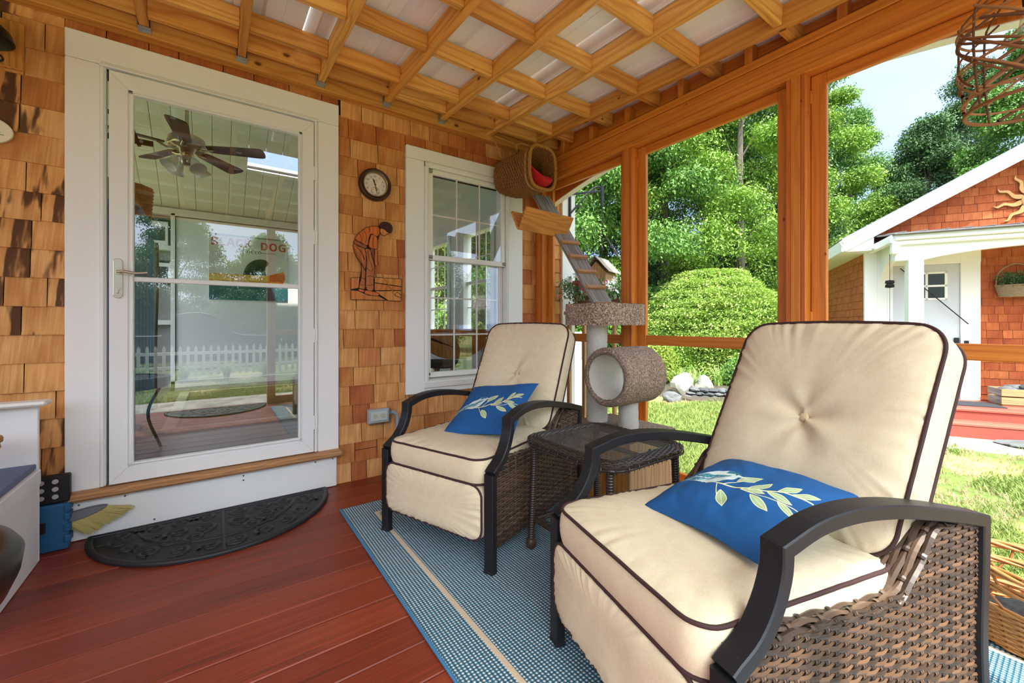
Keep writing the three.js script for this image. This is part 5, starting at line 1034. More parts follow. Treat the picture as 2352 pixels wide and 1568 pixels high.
// ---------------------------------------------------------------- side table of wrapped resin with a hammered glass top
{
  const X0 = 1.125, X1 = 1.625, Z0 = 1.285, Z1 = 1.825, cx = (X0 + X1) / 2, cz = (Z0 + Z1) / 2, TY = 0.5;
  const t = tag(group('side_table', scene, cx, 0.009, cz), 'dark woven side table with a glass top between the recliners', 'table');
  const ring = (W, D, rc) => roundRect(W, D, rc, 120);
  const outer = ring(X1 - X0, Z1 - Z0, 0.1), inner = ring(X1 - X0 - 0.125, Z1 - Z0 - 0.125, 0.03);
  // rim: strands run round the ring, raised along the middle
  const S = (u, v) => { const i = (((u % 1) + 1) % 1) * 120, a = Math.floor(i) % 120, b = (a + 1) % 120, f = i - Math.floor(i), O = [lerp(outer[a][0], outer[b][0], f), lerp(outer[a][1], outer[b][1], f)], I = [lerp(inner[a][0], inner[b][0], f), lerp(inner[a][1], inner[b][1], f)]; const w = v * 1.25; const vv = Math.min(w, 1), q = [lerp(I[0], O[0], vv), lerp(I[1], O[1], vv)], l = Math.hypot(...q), down = Math.max(0, w - 1) * 4; const y = TY + 0.008 * Math.sin(Math.PI * Math.min(1, vv * 0.9)) - 0.03 * down * down; const k = 1 + 0.02 * Math.sin(Math.PI / 2 * Math.min(1, down)) ; return { p: V(q[0] * k, y, q[1] * k), n: down > 0 ? V(q[0] / l * Math.sin(down * 1.3), Math.cos(down * 1.3), q[1] / l * Math.sin(down * 1.3)) : V(0, 1, 0) }; };
  stuff(mesh('woven_rim', weave(S, { u0: 0, u1: 1, rows: 13, stakes: 70, w: 0.0043, amp: 0.0022, ws: 0.0025, dark: [0.02, 0.017, 0.016], light: [0.085, 0.06, 0.045] }), M.resin, t));
  const band = new THREE.Shape(outer.map(([x, z]) => new THREE.Vector2(x * 0.99, z * 0.99))), hole = new THREE.Path(inner.slice().reverse().map(([x, z]) => new THREE.Vector2(x, z))); band.holes.push(hole);
  mesh('rim_core', extrude(band, 0.02, 0.002).rotateX(Math.PI / 2).translate(0, TY - 0.002, 0), M.resinBack, t);
  const rip = []; for (let i = 0; i <= 150; i++) { const a = (i / 150) * 2 * Math.PI; }
  const glassBump = dataTex(256, 256, (u, v) => fbm(u, v, 22, 22, 601, 3), false, [9, 9]);
  const gg = new THREE.ShapeGeometry(new THREE.Shape(inner.map(([x, z]) => new THREE.Vector2(x * 1.01, z * 1.01)))); gg.rotateX(-Math.PI / 2); gg.translate(0, TY + 0.003, 0);
  mesh('glass_top', gg, phys({ color: 0xcfd8cc, roughness: 0.03, transmission: 1, thickness: 0, ior: 2.2, bumpMap: glassBump, bumpScale: 0.007 }), t);
  mesh('glass_support', join([bx(-0.19, 0.19, TY - 0.022, TY - 0.004, -0.006, 0.006), bx(-0.006, 0.006, TY - 0.022, TY - 0.004, -0.2, 0.2)]), M.resinBack, t);
  // wrapped legs
  const wrap = (len, r, pitch) => { const pts = []; const n = Math.round(len / pitch); for (let i = 0; i < n; i++) { pts.push([r * 0.86, (i + 0.05) * pitch], [r, (i + 0.35) * pitch], [r, (i + 0.65) * pitch], [r * 0.86, (i + 0.95) * pitch]); } return lathe([[0, 0], ...pts, [0, len]], 14); };
  const legM = std({ color: 0x3b2c23, roughness: 0.38 });
  for (const [sx, sz] of [[-1, -1], [1, -1], [1, 1], [-1, 1]]) {
    const bxp = sx * ((X1 - X0) / 2 - 0.035), bz = sz * ((Z1 - Z0) / 2 - 0.04), l = group('leg', t, bxp, 0, bz); l.rotation.z = -sx * 0.03 * -1; l.rotation.x = sz * 0.02 * -1;
    mesh('wrapped_pole', wrap(TY - 0.05, 0.0165, 0.0105).translate(0, 0.035, 0), legM, l);
    mesh('ball_foot', lathe([[0, 0], [0.014, 0.002], [0.022, 0.014], [0.024, 0.028], [0.02, 0.044], [0.014, 0.05], [0, 0.05]], 18), M.resinPlain, l);
  }
  const sh = group('lower_shelf', t), w2 = (X1 - X0) / 2 - 0.05, d2 = (Z1 - Z0) / 2 - 0.05;
  for (const [a, b] of [[[-w2, -d2], [w2, -d2]], [[w2, -d2], [w2, d2]], [[w2, d2], [-w2, d2]], [[-w2, d2], [-w2, -d2]]]) { const len = Math.hypot(b[0] - a[0], b[1] - a[1]), g = wrap(len, 0.013, 0.0105); g.rotateZ(-Math.PI / 2); g.rotateY(Math.atan2(-(b[1] - a[1]), b[0] - a[0])); g.translate(a[0], 0.13, a[1]); mesh('shelf_rail', g, legM, sh); }
  const Q = (u, v) => ({ p: V(u, 0.131, lerp(-d2, d2, v)), n: V(0, 1, 0) });
  stuff(mesh('shelf_mesh', weave(Q, { u0: -w2, u1: w2, rows: 14, stakes: 12, w: 0.003, amp: 0.002, ws: 0.003 }), M.resin, sh));
}
// ---------------------------------------------------------------- blue checked rug with cream border lines
{
  const t = dataTex(512, 512, (u, v) => {
    const cu = u * 32, cv = v * 32, i = Math.floor(cu), j = Math.floor(cv), fu = cu - i, fv = cv - j, n = fbm(u, v, 128, 128, 701, 2), h = hash2(i, j, 5);
    const inU = sstep(0.06, 0.16, fu) * sstep(0.64, 0.54, fu), inV = sstep(0.1, 0.22, fv) * sstep(0.78, 0.66, fv);
    const cream = mix3([240, 232, 222], [218, 204, 186], h * 0.6 + n * 0.4), blue = mix3([88, 150, 172], [50, 108, 134], n), deep = mix3([46, 92, 112], [30, 66, 86], n);
    return mix3(mix3(deep, blue, Math.max(inU, inV * 0.85)), cream, inU * inV);
  }, true, [1 / 0.4, 1 / 0.36]);
  const b = dataTex(512, 512, (u, v) => { const fu = (u * 32) % 1, fv = (v * 32) % 1; return Math.pow(Math.max(0, Math.sin(Math.PI * clamp(fu / 0.7, 0, 1))), 0.5) * Math.pow(Math.max(0, Math.sin(Math.PI * clamp(fv / 0.85, 0, 1))), 0.5); }, false, [1 / 0.4, 1 / 0.36]);
  const X0 = 0.556, X1 = 2.12, Z0 = 0.41, Z1 = 3.1, r = tag(group('area_rug', scene, 0, 0.001, 0), 'blue and cream checked outdoor rug under the recliners', 'rug');
  const flat = (x0, x1, z0, z1, y) => { const g = cbox(x1 - x0, y, z1 - z0, 0.002).translate((x0 + x1) / 2, y / 2, (z0 + z1) / 2); const p = g.attributes.position, uv = g.attributes.uv; for (let i = 0; i < p.count; i++) uv.setXY(i, p.getX(i) + p.getY(i), p.getZ(i)); return g; };
  mesh('checked_weave', flat(X0 + 0.006, X1 - 0.006, Z0, Z1, 0.007), std({ map: t, roughness: 0.95, bumpMap: b, bumpScale: 0.0022 }), r);
  const cream = std({ map: dataTex(128, 128, (u, v) => { const n = fbm(u, v, 40, 40, 711, 3); return mix3([228, 208, 180], [196, 172, 142], n); }, true, [12, 12]), roughness: 0.95 });
  for (const x of [X0 + 0.14, X1 - 0.16]) mesh('border_line', flat(x, x + 0.022, Z0 + 0.14, Z1 - 0.14, 0.0076), cream, r);
  for (const z of [Z0 + 0.14, Z1 - 0.16]) mesh('border_line', flat(X0 + 0.14, X1 - 0.14, z, z + 0.022, 0.0077), cream, r);
  const edgeM = std({ color: 0x3f7ca4, roughness: 0.95 });
  for (const x of [X0, X1]) mesh('bound_edge', rod([x, 0.005, Z0], [x, 0.005, Z1], 0.0055, 8), edgeM, r);
}
// ---------------------------------------------------------------- things on the house wall
{ // clock
  const c = tag(group('wall_clock', scene, 0.869, 1.948, 0.004), 'round dark-rimmed wall clock between the door and the window', 'clock');
  const rim = lathe([[0.076, 0.0], [0.076, 0.022], [0.08, 0.028], [0.088, 0.026], [0.092, 0.034], [0.102, 0.03], [0.107, 0.018], [0.108, 0], [0.076, 0]], 56); rim.rotateX(Math.PI / 2);
  mesh('rim', rim, std({ color: 0x3a1d12, roughness: 0.35 }), c);
  const bez = lathe([[0.0755, 0.024], [0.0795, 0.031], [0.081, 0.028]], 56); bez.rotateX(Math.PI / 2); mesh('bezel', bez, std({ color: 0xb59a62, roughness: 0.35, metalness: 0.8 }), c);
  const cv = document.createElement('canvas'); cv.width = cv.height = 512; const x = cv.getContext('2d');
  x.fillStyle = '#efe9da'; x.fillRect(0, 0, 512, 512); x.fillStyle = '#1d1a16'; x.textAlign = 'center'; x.textBaseline = 'middle'; x.font = 'bold 52px serif';
  for (let i = 1; i <= 12; i++) { if (i === 6) continue; const a = i * Math.PI / 6; x.fillText(String(i), 256 + Math.sin(a) * 186, 256 - Math.cos(a) * 186); }
  for (let i = 0; i < 60; i++) { const a = i * Math.PI / 30; x.lineWidth = i % 5 ? 3 : 7; x.strokeStyle = '#1d1a16'; x.beginPath(); x.moveTo(256 + Math.sin(a) * 232, 256 - Math.cos(a) * 232); x.lineTo(256 + Math.sin(a) * 244, 256 - Math.cos(a) * 244); x.stroke(); }
  x.strokeStyle = '#2b2721'; x.lineWidth = 8; x.beginPath(); x.arc(256, 392, 84, 0, 7); x.stroke(); x.font = 'bold 28px serif'; for (const [t, a] of [['40', -1.2], ['60', 0], ['80', 1.2], ['20', -2.2], ['100', 2.2]]) x.fillText(t, 256 + Math.sin(a) * 58, 392 - Math.cos(a) * 58);
  x.lineWidth = 5; x.beginPath(); x.moveTo(256, 392); x.lineTo(300, 352); x.stroke(); x.fillRect(215, 150, 82, 5);
  const t = new THREE.CanvasTexture(cv); t.colorSpace = THREE.SRGBColorSpace;
  mesh('dial', new THREE.CircleGeometry(0.077, 48).translate(0, 0, 0.012), std({ map: t, roughness: 0.5 }), c);
  const hand = (a, L, w) => { const g = extrude(poly2([[-w * 0.4, -0.012], [w * 0.4, -0.012], [w, L * 0.62], [0, L], [-w, L * 0.62]]), 0.0015, 0); g.rotateZ(-a); return g; };
  mesh('hour_hand', hand(-0.35, 0.042, 0.0045).translate(0, 0, 0.014), M.black, c); mesh('minute_hand', hand(2.95, 0.058, 0.003).translate(0, 0, 0.016), M.black, c); mesh('hub', rod([0, 0, 0.013], [0, 0, 0.019], 0.005, 14), M.black, c);
  mesh('crystal', new THREE.CircleGeometry(0.0765, 48).translate(0, 0, 0.022), M.pane, c);
}
{ // inlaid wooden golfer
  const P = {
    hair: [[0.017, 0.474], [0.028, 0.499], [0.056, 0.509], [0.088, 0.503], [0.103, 0.482], [0.100, 0.449], [0.084, 0.437], [0.068, 0.449], [0.052, 0.463], [0.024, 0.463]],
    face: [[0.024, 0.461], [0.050, 0.460], [0.066, 0.446], [0.082, 0.437], [0.075, 0.430], [0.062, 0.428], [0.054, 0.415], [0.037, 0.418], [0.023, 0.432]],
    shirt: [[-0.142, 0.376], [-0.106, 0.423], [-0.068, 0.455], [-0.022, 0.470], [0.011, 0.469], [0.019, 0.433], [-0.001, 0.404], [-0.038, 0.418], [-0.053, 0.383], [-0.064, 0.338], [-0.098, 0.350], [-0.137, 0.368]],
    sleeve: [[-0.036, 0.413], [-0.001, 0.400], [0.003, 0.355], [0.000, 0.322], [-0.048, 0.328], [-0.055, 0.348], [-0.045, 0.387]],
    forearm: [[-0.013, 0.317], [0.000, 0.318], [0.003, 0.246], [0.005, 0.215], [-0.007, 0.206], [-0.016, 0.228], [-0.017, 0.252]],
    far_arm: [[-0.042, 0.321], [-0.017, 0.314], [-0.017, 0.267], [-0.023, 0.243], [-0.032, 0.258], [-0.040, 0.296]],
    belt: [[-0.144, 0.364], [-0.098, 0.346], [-0.066, 0.334], [-0.073, 0.317], [-0.120, 0.331], [-0.149, 0.345]],
    trouser_leg: [[-0.152, 0.341], [-0.120, 0.326], [-0.081, 0.313], [-0.070, 0.255], [-0.074, 0.194], [-0.081, 0.172], [-0.098, 0.208], [-0.128, 0.249], [-0.148, 0.300]],
    front_trouser_leg: [[-0.076, 0.313], [-0.049, 0.314], [-0.027, 0.251], [-0.015, 0.190], [-0.022, 0.119], [-0.027, 0.043], [-0.067, 0.049], [-0.072, 0.116], [-0.070, 0.193], [-0.067, 0.255]],
    trouser_cuff: [[-0.097, 0.203], [-0.076, 0.168], [-0.078, 0.116], [-0.082, 0.048], [-0.115, 0.054], [-0.104, 0.114], [-0.099, 0.160]],
    shoe: [[-0.117, 0.050], [-0.085, 0.045], [-0.081, 0.033], [-0.098, 0.029], [-0.119, 0.039]],
    front_shoe: [[-0.079, 0.040], [-0.028, 0.037], [0.017, 0.020], [0.009, 0.010], [-0.053, 0.013], [-0.082, 0.024]],
    club_head: [[0.124, 0.020], [0.137, 0.038], [0.170, 0.015], [0.167, 0.004], [0.132, 0.013]],
    sky_panel: [[-0.166, 0.118], [-0.111, 0.124], [-0.118, 0.055], [-0.166, 0.044]],
    hill_panel: [[-0.012, 0.132], [0.174, 0.132], [0.174, 0.080], [-0.015, 0.097]],
    field_panel: [[-0.015, 0.094], [0.174, 0.077], [0.174, 0.054], [-0.015, 0.044]],
    green_panel: [[-0.166, 0.040], [-0.120, 0.037], [-0.057, 0.011], [0.013, 0.008], [0.064, -0.018], [-0.166, -0.022]],
    fairway_panel: [[-0.015, 0.040], [0.174, 0.051], [0.174, 0.018], [0.141, 0.041], [0.121, 0.018], [0.145, 0.008], [0.174, 0.001], [0.166, -0.022], [0.080, -0.020], [0.020, 0.016]],
  };
  const g = tag(group('wooden_plaque', scene, 0.88, 1.2, 0.0035), 'inlaid wooden golfer plaque below the wall clock', 'plaque');
  const tone = { hair: 0x4a2616, belt: 0xc79a70, face: 0xfff0d8, far_arm: 0xa9764c, club_head: 0xfff0d0 };
  const mats = new Map(); const m = (k) => { const c = tone[k] ?? (k.includes('panel') ? [0xffe4bc, 0xfff2d4, 0xf6d6a8][k.length % 3] : k.includes('trouser') ? 0xe8c092 : 0xffc078); if (!mats.has(c)) mats.set(c, wood(texBoard, { color: c, roughness: 0.4 })); return mats.get(c); };
  for (const [k, pts] of Object.entries(P)) { const sh = k.includes('panel') ? poly2(pts) : smooth2(pts), line = tube((k.includes('panel') ? pts.flatMap((q, i) => { const e = pts[(i + 1) % pts.length]; return [0.02, 0.25, 0.5, 0.75, 0.98].map((f) => new THREE.Vector2(lerp(q[0], e[0], f), lerp(q[1], e[1], f))); }) : sh.getPoints(1).filter((_, i) => i % 2 === 0).slice(0, -1)).map((q) => [q.x, q.y, k.includes('panel') ? 0.0105 : 0.0152]), 0.0017, 90, 5, true); const pc = group(k, g); mesh('dark_outline', line, M.dark, pc); mesh('inlay', extrude(sh, k.includes('panel') ? 0.009 : 0.014, 0.0018, 2, 8), m(k), pc); }
  mesh('club_shaft', rod([-0.001, 0.21, 0.016], [0.123, 0.018, 0.013], 0.003, 8), m('club_head'), g);
  const lines = [[[-0.12, 0.42], [-0.1, 0.38], [-0.105, 0.355]], [[-0.085, 0.44], [-0.07, 0.4], [-0.075, 0.35]], [[-0.05, 0.46], [-0.045, 0.43]], [[-0.14, 0.33], [-0.1, 0.29], [-0.085, 0.24]], [[-0.148, 0.31], [-0.12, 0.26], [-0.085, 0.2]], [[-0.06, 0.3], [-0.05, 0.25], [-0.03, 0.19]], [[-0.07, 0.19], [-0.04, 0.17], [-0.02, 0.19]], [[-0.07, 0.08], [-0.05, 0.075], [-0.026, 0.085]], [[-0.112, 0.08], [-0.095, 0.075], [-0.08, 0.08]], [[-0.02, 0.4], [-0.03, 0.36], [-0.025, 0.33]], [[-0.135, 0.325], [-0.11, 0.3], [-0.09, 0.27], [-0.082, 0.24]], [[-0.145, 0.29], [-0.12, 0.24], [-0.095, 0.21]], [[-0.065, 0.13], [-0.045, 0.14], [-0.022, 0.13]], [[-0.1, 0.13], [-0.09, 0.115], [-0.08, 0.12]]];
  for (const l of lines) mesh('carved_line', tube(l.map(([x, y]) => [x, y, 0.0158]), 0.0014, 8, 5), M.dark, g);
  mesh('backing_board', extrude(smooth2([[-0.15, 0.34], [-0.09, 0.43], [0.0, 0.465], [0.02, 0.43], [-0.005, 0.33], [-0.01, 0.22], [-0.02, 0.19], [-0.03, 0.05], [-0.11, 0.05], [-0.1, 0.2]]), 0.004, 0), M.dark, g);
  mesh('backing_panel', bx(-0.164, 0.172, -0.02, 0.118, 0, 0.006, 0.001), M.dark, g);
}
{ // outlet box with clear cover and conduit
  const o = tag(group('outlet_box', scene, 0.888, 0.409, 0.003), 'weatherproof outlet with a clear cover low on the wall', 'outlet');
  mesh('box', new RoundedBoxGeometry(0.14, 0.095, 0.036, 2, 0.008).translate(0, 0, 0.018), std({ color: 0xc8c9c6, roughness: 0.5 }), o);
  mesh('receptacle', new RoundedBoxGeometry(0.11, 0.06, 0.008, 2, 0.003).translate(0, 0, 0.039), M.white2, o);
  for (const dx of [-0.026, 0.026]) mesh('socket_face', join([rod([dx, 0, 0.042], [dx, 0, 0.045], 0.016, 18), bx(dx - 0.006, dx - 0.004, -0.002, 0.008, 0.044, 0.0465, 0.0003), bx(dx + 0.004, dx + 0.006, -0.002, 0.008, 0.044, 0.0465, 0.0003)]), std({ color: 0xe2d9b8, roughness: 0.5 }), o);
  mesh('clear_cover', new RoundedBoxGeometry(0.15, 0.106, 0.05, 3, 0.014).translate(0, 0, 0.05), phys({ color: 0xe8ecec, roughness: 0.12, transmission: 1, thickness: 0, ior: 1.3 }), o);
  mesh('conduit', tube([[0.07, 0.012, 0.02], [0.1, 0.012, 0.02], [0.125, -0.01, 0.02], [0.13, -0.05, 0.02], [0.13, -0.35, 0.02], [0.13, -0.4, 0.02]], 0.0115, 40, 12), std({ color: 0x9ea7ad, roughness: 0.5 }), o);
}
{ // lantern at the far left
  const l = tag(group('wall_lantern', scene, -0.79, 2.06, 0.003), 'black barn lantern on the wall at the top left', 'lantern');
  mesh('back_board', bx(-0.09, 0.095, 0.09, 0.3, 0, 0.022, 0.003, 1), M.board, l);
  mesh('bracket', tube([[0, 0.22, 0.02], [0, 0.28, 0.09], [0, 0.29, 0.16], [0, 0.25, 0.19]], 0.009, 20, 8), M.blackMetal, l);
  mesh('hood', lathe([[0.0, 0.25], [0.03, 0.25], [0.05, 0.22], [0.095, 0.17], [0.105, 0.135], [0.1, 0.135], [0.085, 0.165], [0.03, 0.2], [0, 0.2]], 36).translate(0, 0, 0.16), M.blackMetal, l);
  mesh('glass_jar', lathe([[0.0, 0.0], [0.04, 0.004], [0.055, 0.03], [0.058, 0.08], [0.045, 0.15], [0.03, 0.18]], 28).translate(0, 0, 0.16), phys({ color: 0xffffff, roughness: 0.03, transmission: 1, thickness: 0, ior: 1.4 }), l);
  for (let i = 0; i < 4; i++) { const a = i * Math.PI / 2 + 0.4; mesh('cage_wire', tube([[Math.cos(a) * 0.045, 0.16, 0.16 + Math.sin(a) * 0.045], [Math.cos(a) * 0.072, 0.08, 0.16 + Math.sin(a) * 0.072], [Math.cos(a) * 0.06, 0.0, 0.16 + Math.sin(a) * 0.06], [0, -0.02, 0.16]], 0.004, 18, 6), M.blackMetal, l); }
  mesh('cage_ring', new THREE.TorusGeometry(0.07, 0.004, 8, 36).rotateX(Math.PI / 2).translate(0, 0.07, 0.16), M.blackMetal, l);
}
{ // oval plant sign
  const cv = document.createElement('canvas'); cv.width = 512; cv.height = 400; const x = cv.getContext('2d'); x.fillStyle = '#efe6cd'; x.fillRect(0, 0, 512, 400);
  for (let i = 0; i < 26; i++) { x.strokeStyle = ['#3d7a2c', '#6ea33e', '#2b5a2a', '#8fb53a'][i % 4]; x.lineWidth = 6 + (i % 3) * 3; const a = -Math.PI * (0.05 + 0.9 * rnd()); x.beginPath(); x.moveTo(256, 280); x.quadraticCurveTo(256 + Math.cos(a) * 70, 270 + Math.sin(a) * 110, 256 + Math.cos(a) * 180, 250 + Math.sin(a) * 110 + 30); x.stroke(); }
  x.fillStyle = '#4a4f8a'; for (let i = 0; i < 8; i++) { x.beginPath(); x.arc(200 + rnd() * 120, 180 + rnd() * 90, 8, 0, 7); x.fill(); }
  const t = new THREE.CanvasTexture(cv); t.colorSpace = THREE.SRGBColorSpace;
  const o = tag(group('oval_plaque', scene, -0.803, 1.865, 0.003), 'small oval plaque painted with a green plant, at the left edge', 'plaque');
  const s = new THREE.Shape(); s.absellipse(0, 0, 0.075, 0.057, 0, 2 * Math.PI); mesh('plate', extrude(s, 0.01, 0.003, 2, 24), std({ color: 0xefe6cd, roughness: 0.4 }), o);
  const g = new THREE.ShapeGeometry(new THREE.Shape().absellipse(0, 0, 0.07, 0.052, 0, 2 * Math.PI), 32), p = g.attributes.position, uv = g.attributes.uv; for (let i = 0; i < p.count; i++) uv.setXY(i, p.getX(i) / 0.14 + 0.5, p.getY(i) / 0.104 + 0.5); g.translate(0, 0, 0.0136); mesh('painting', g, std({ map: t, roughness: 0.35 }), o);
}
// ---------------------------------------------------------------- cat furniture
const carpetTex = dataTex(512, 512, (u, v) => { const n = fbm(u, v, 128, 128, 801, 2), k = fbm(u, v, 170, 170, 805, 2), b = fbm(u, v, 6, 6, 807, 2); let c = mix3([190, 164, 140], [136, 112, 94], n); c = mix3(c, [226, 206, 182], sstep(0.6, 0.72, k) * 0.8); return mix3(c, [84, 66, 54], sstep(0.4, 0.28, k) * 0.8 + (b - 0.5) * 0.2); }, true, [1.3, 1.3]);
const carpetBump = dataTex(512, 512, (u, v) => fbm(u, v, 100, 100, 811, 2), false, [1.6, 1.6]);
M.carpet = std({ map: carpetTex, roughness: 1, bumpMap: carpetBump, bumpScale: 0.009 });
const whiteCarpet = dataTex(256, 256, (u, v) => { const n = fbm(u, v, 70, 70, 821, 2); return mix3([250, 246, 236], [220, 214, 200], n); }, true, [4, 4]);
M.carpetWhite = std({ map: whiteCarpet, roughness: 1, bumpMap: carpetBump, bumpScale: 0.006 });
const shag = (g, a, s) => { const p = g.attributes.position, n = g.attributes.normal; for (let i = 0; i < p.count; i++) { const k = a * (perlin.noise(p.getX(i) * 70 + s, p.getY(i) * 70, p.getZ(i) * 70) + 0.5 * perlin.noise(p.getX(i) * 150, p.getY(i) * 150 + s, p.getZ(i) * 150)); p.setXYZ(i, p.getX(i) + n.getX(i) * k, p.getY(i) + n.getY(i) * k, p.getZ(i) + n.getZ(i) * k); } g.computeVertexNormals(); return g; };
{
  const b = tag(group('wooden_box', scene, 1.99, 0.008, 1.14), 'square wooden box with a black latch under the cat tree', 'box');
  mesh('side_board', bx(-0.21, 0.21, 0.002, 0.374, 0.22, 0.24, 0.003, 1), M.crate, b); mesh('side_board', bx(-0.21, 0.21, 0.002, 0.374, -0.24, -0.22, 0.003, 1), M.crate, b);
  mesh('side_board', bx(-0.21, -0.19, 0.002, 0.374, -0.219, 0.219, 0.003, 1), M.board, b); mesh('side_board', bx(0.19, 0.21, 0.002, 0.374, -0.219, 0.219, 0.003, 1), M.board, b);
  mesh('lid_board', bx(-0.19, 0.19, 0.355, 0.374, -0.219, 0.219, 0.003, 0), M.crate, b);
  mesh('latch', join([at(cbox(0.016, 0.06, 0.014, 0.005), -0.06, 0.3, 0.247, 0, 0, -0.5), rod([-0.075, 0.275, 0.24], [-0.075, 0.275, 0.256], 0.012, 14)]), M.black, b);
  const c = tag(group('cat_tree', scene, 1.98, 0.383, 1.13), 'carpeted cat tree with a tunnel and a top bed', 'cat tree');
  mesh('base', shag(new RoundedBoxGeometry(0.44, 0.03, 0.5, 6, 0.012).translate(0, 0.016, 0), 0.0025, 1), M.carpet, c);
  mesh('post', shag(new THREE.CylinderGeometry(0.064, 0.066, 0.6, 40, 40, true).translate(-0.02, 0.33, -0.15), 0.003, 2), M.carpetWhite, c);
  mesh('post', shag(new THREE.CylinderGeometry(0.056, 0.058, 0.17, 40, 14, true).translate(0.005, 0.112, 0.075), 0.003, 3), M.carpetWhite, c);
  const tun = group('tunnel', c, -0.03, 0.338, 0.08);
  const prof = []; const seg = (a, bb, n) => { for (let i = 0; i < n; i++) prof.push([lerp(a[0], bb[0], i / n), lerp(a[1], bb[1], i / n)]); };
  seg([0.128, -0.165], [0.14, -0.177], 3); seg([0.14, -0.177], [0.156, -0.175], 3); seg([0.156, -0.175], [0.166, -0.162], 3); seg([0.166, -0.162], [0.166, 0.162], 40); seg([0.166, 0.162], [0.156, 0.175], 3); seg([0.156, 0.175], [0.128, 0.165], 6); prof.push([0.128, 0.165]);
  mesh('tunnel_cover', shag(lathe(prof, 96).rotateZ(-Math.PI / 2), 0.004, 4), M.carpet, tun);
  mesh('tunnel_lining', shag(lathe(arcPts((q) => [0.126, lerp(0.168, -0.168, q)], 24), 64).rotateZ(-Math.PI / 2), 0.002, 5), M.carpetWhite, tun);
  // oval top bed: raised wall and floor
  const bed = group('top_bed', c, 0.02, 0.63, -0.12);
  const ring = (W, D, rc, y0, y1, sg) => { const o = roundRect(W, D, rc, 150), pos = [], uv = [], idx = [], J = 22; let L = 0; for (let j = 0; j <= J; j++) { for (let i = 0; i <= 150; i++) { const q = o[i % 150]; pos.push(q[0], lerp(y0, y1, j / J), q[1]); uv.push(i / 150 * 1.5, lerp(y0, y1, j / J)); } } for (let j = 0; j < J; j++) for (let i = 0; i < 150; i++) { const a = j * 151 + i, b2 = a + 1, c2 = a + 151, d = c2 + 1; sg > 0 ? idx.push(a, c2, b2, b2, c2, d) : idx.push(a, b2, c2, b2, d, c2); } const g = new THREE.BufferGeometry(); g.setAttribute('position', new THREE.Float32BufferAttribute(pos, 3)); g.setAttribute('uv', new THREE.Float32BufferAttribute(uv, 2)); g.setIndex(idx); g.computeVertexNormals(); return plain(g); };
  const lip = (W, D, rc, y, w) => { const o = roundRect(W, D, rc, 150), i2 = roundRect(W - 2 * w, D - 2 * w, Math.max(0.02, rc - w), 150), s = new THREE.Shape(o.map(([x, z]) => new THREE.Vector2(x, -z))); s.holes.push(new THREE.Path(i2.map(([x, z]) => new THREE.Vector2(x, -z)).reverse())); return new THREE.ShapeGeometry(s).rotateX(-Math.PI / 2).translate(0, y, 0); };
  mesh('bed_wall', join([shag(ring(0.45, 0.36, 0.1, 0, 0.13, 1), 0.003, 6), shag(ring(0.4, 0.31, 0.07, 0.02, 0.13, -1), 0.002, 7), lip(0.452, 0.362, 0.1, 0.1315, 0.03)]), M.carpet, bed);
  mesh('bed_floor', new THREE.ShapeGeometry(new THREE.Shape(roundRect(0.45, 0.36, 0.1, 60).map(([x, z]) => new THREE.Vector2(x, -z)))).rotateX(-Math.PI / 2).translate(0, 0.012, 0), M.carpet, bed);
  mesh('bed_underside', new THREE.ShapeGeometry(new THREE.Shape(roundRect(0.45, 0.36, 0.1, 60).map(([x, z]) => new THREE.Vector2(x, z)))).rotateX(Math.PI / 2).translate(0, 0.001, 0), M.carpet, bed);
}
{ // ramp board with cleats, leaning from the top bed to the hanging basket
  const A = V(2.055, 1.075, 1.0), B = V(2.13, 2.05, 0.22), d = B.clone().sub(A), L = d.length(); d.normalize();
  const side = V(1, 0.0, 0.12).normalize(), n = side.clone().cross(d).normalize().negate(); if (n.y < 0) n.negate();
  const X = d.clone().cross(n).normalize(), r = tag(group('cat_ramp', scene), 'weathered ramp board with cleats leading up to the hanging basket', 'ramp');
  r.applyMatrix4(basis(X, n, X.clone().cross(n), A));
  const Zs = X.clone().cross(n).dot(d);      // +1 or -1: along which local z the board runs
  mesh('ramp_board', cbox(0.16, 0.02, L, 0.003, 2).translate(0, 0, Zs * L / 2), M.greyBoard, r);
  for (let i = 0; i < 5; i++) mesh('cleat', at(cbox(0.164, 0.022, 0.026, 0.003, 0), 0, 0.021, Zs * (0.08 + i * 0.148)), M.oak, r);
  // V-shaped rest board fixed across it
  const t = tag(group('trough_shelf', scene, 1.92, 1.665, 0.5), 'V-shaped wooden trough shelf fixed across the ramp', 'shelf');
  mesh('front_board', at(cbox(0.44, 0.16, 0.02, 0.003, 0), 0.0, 0.072, 0.042, 0.52, 0, -0.03), M.board, t);
  mesh('rear_board', at(cbox(0.44, 0.16, 0.02, 0.003, 0), 0.0, 0.075, -0.045, -0.55, 0, -0.03), M.board, t);
}
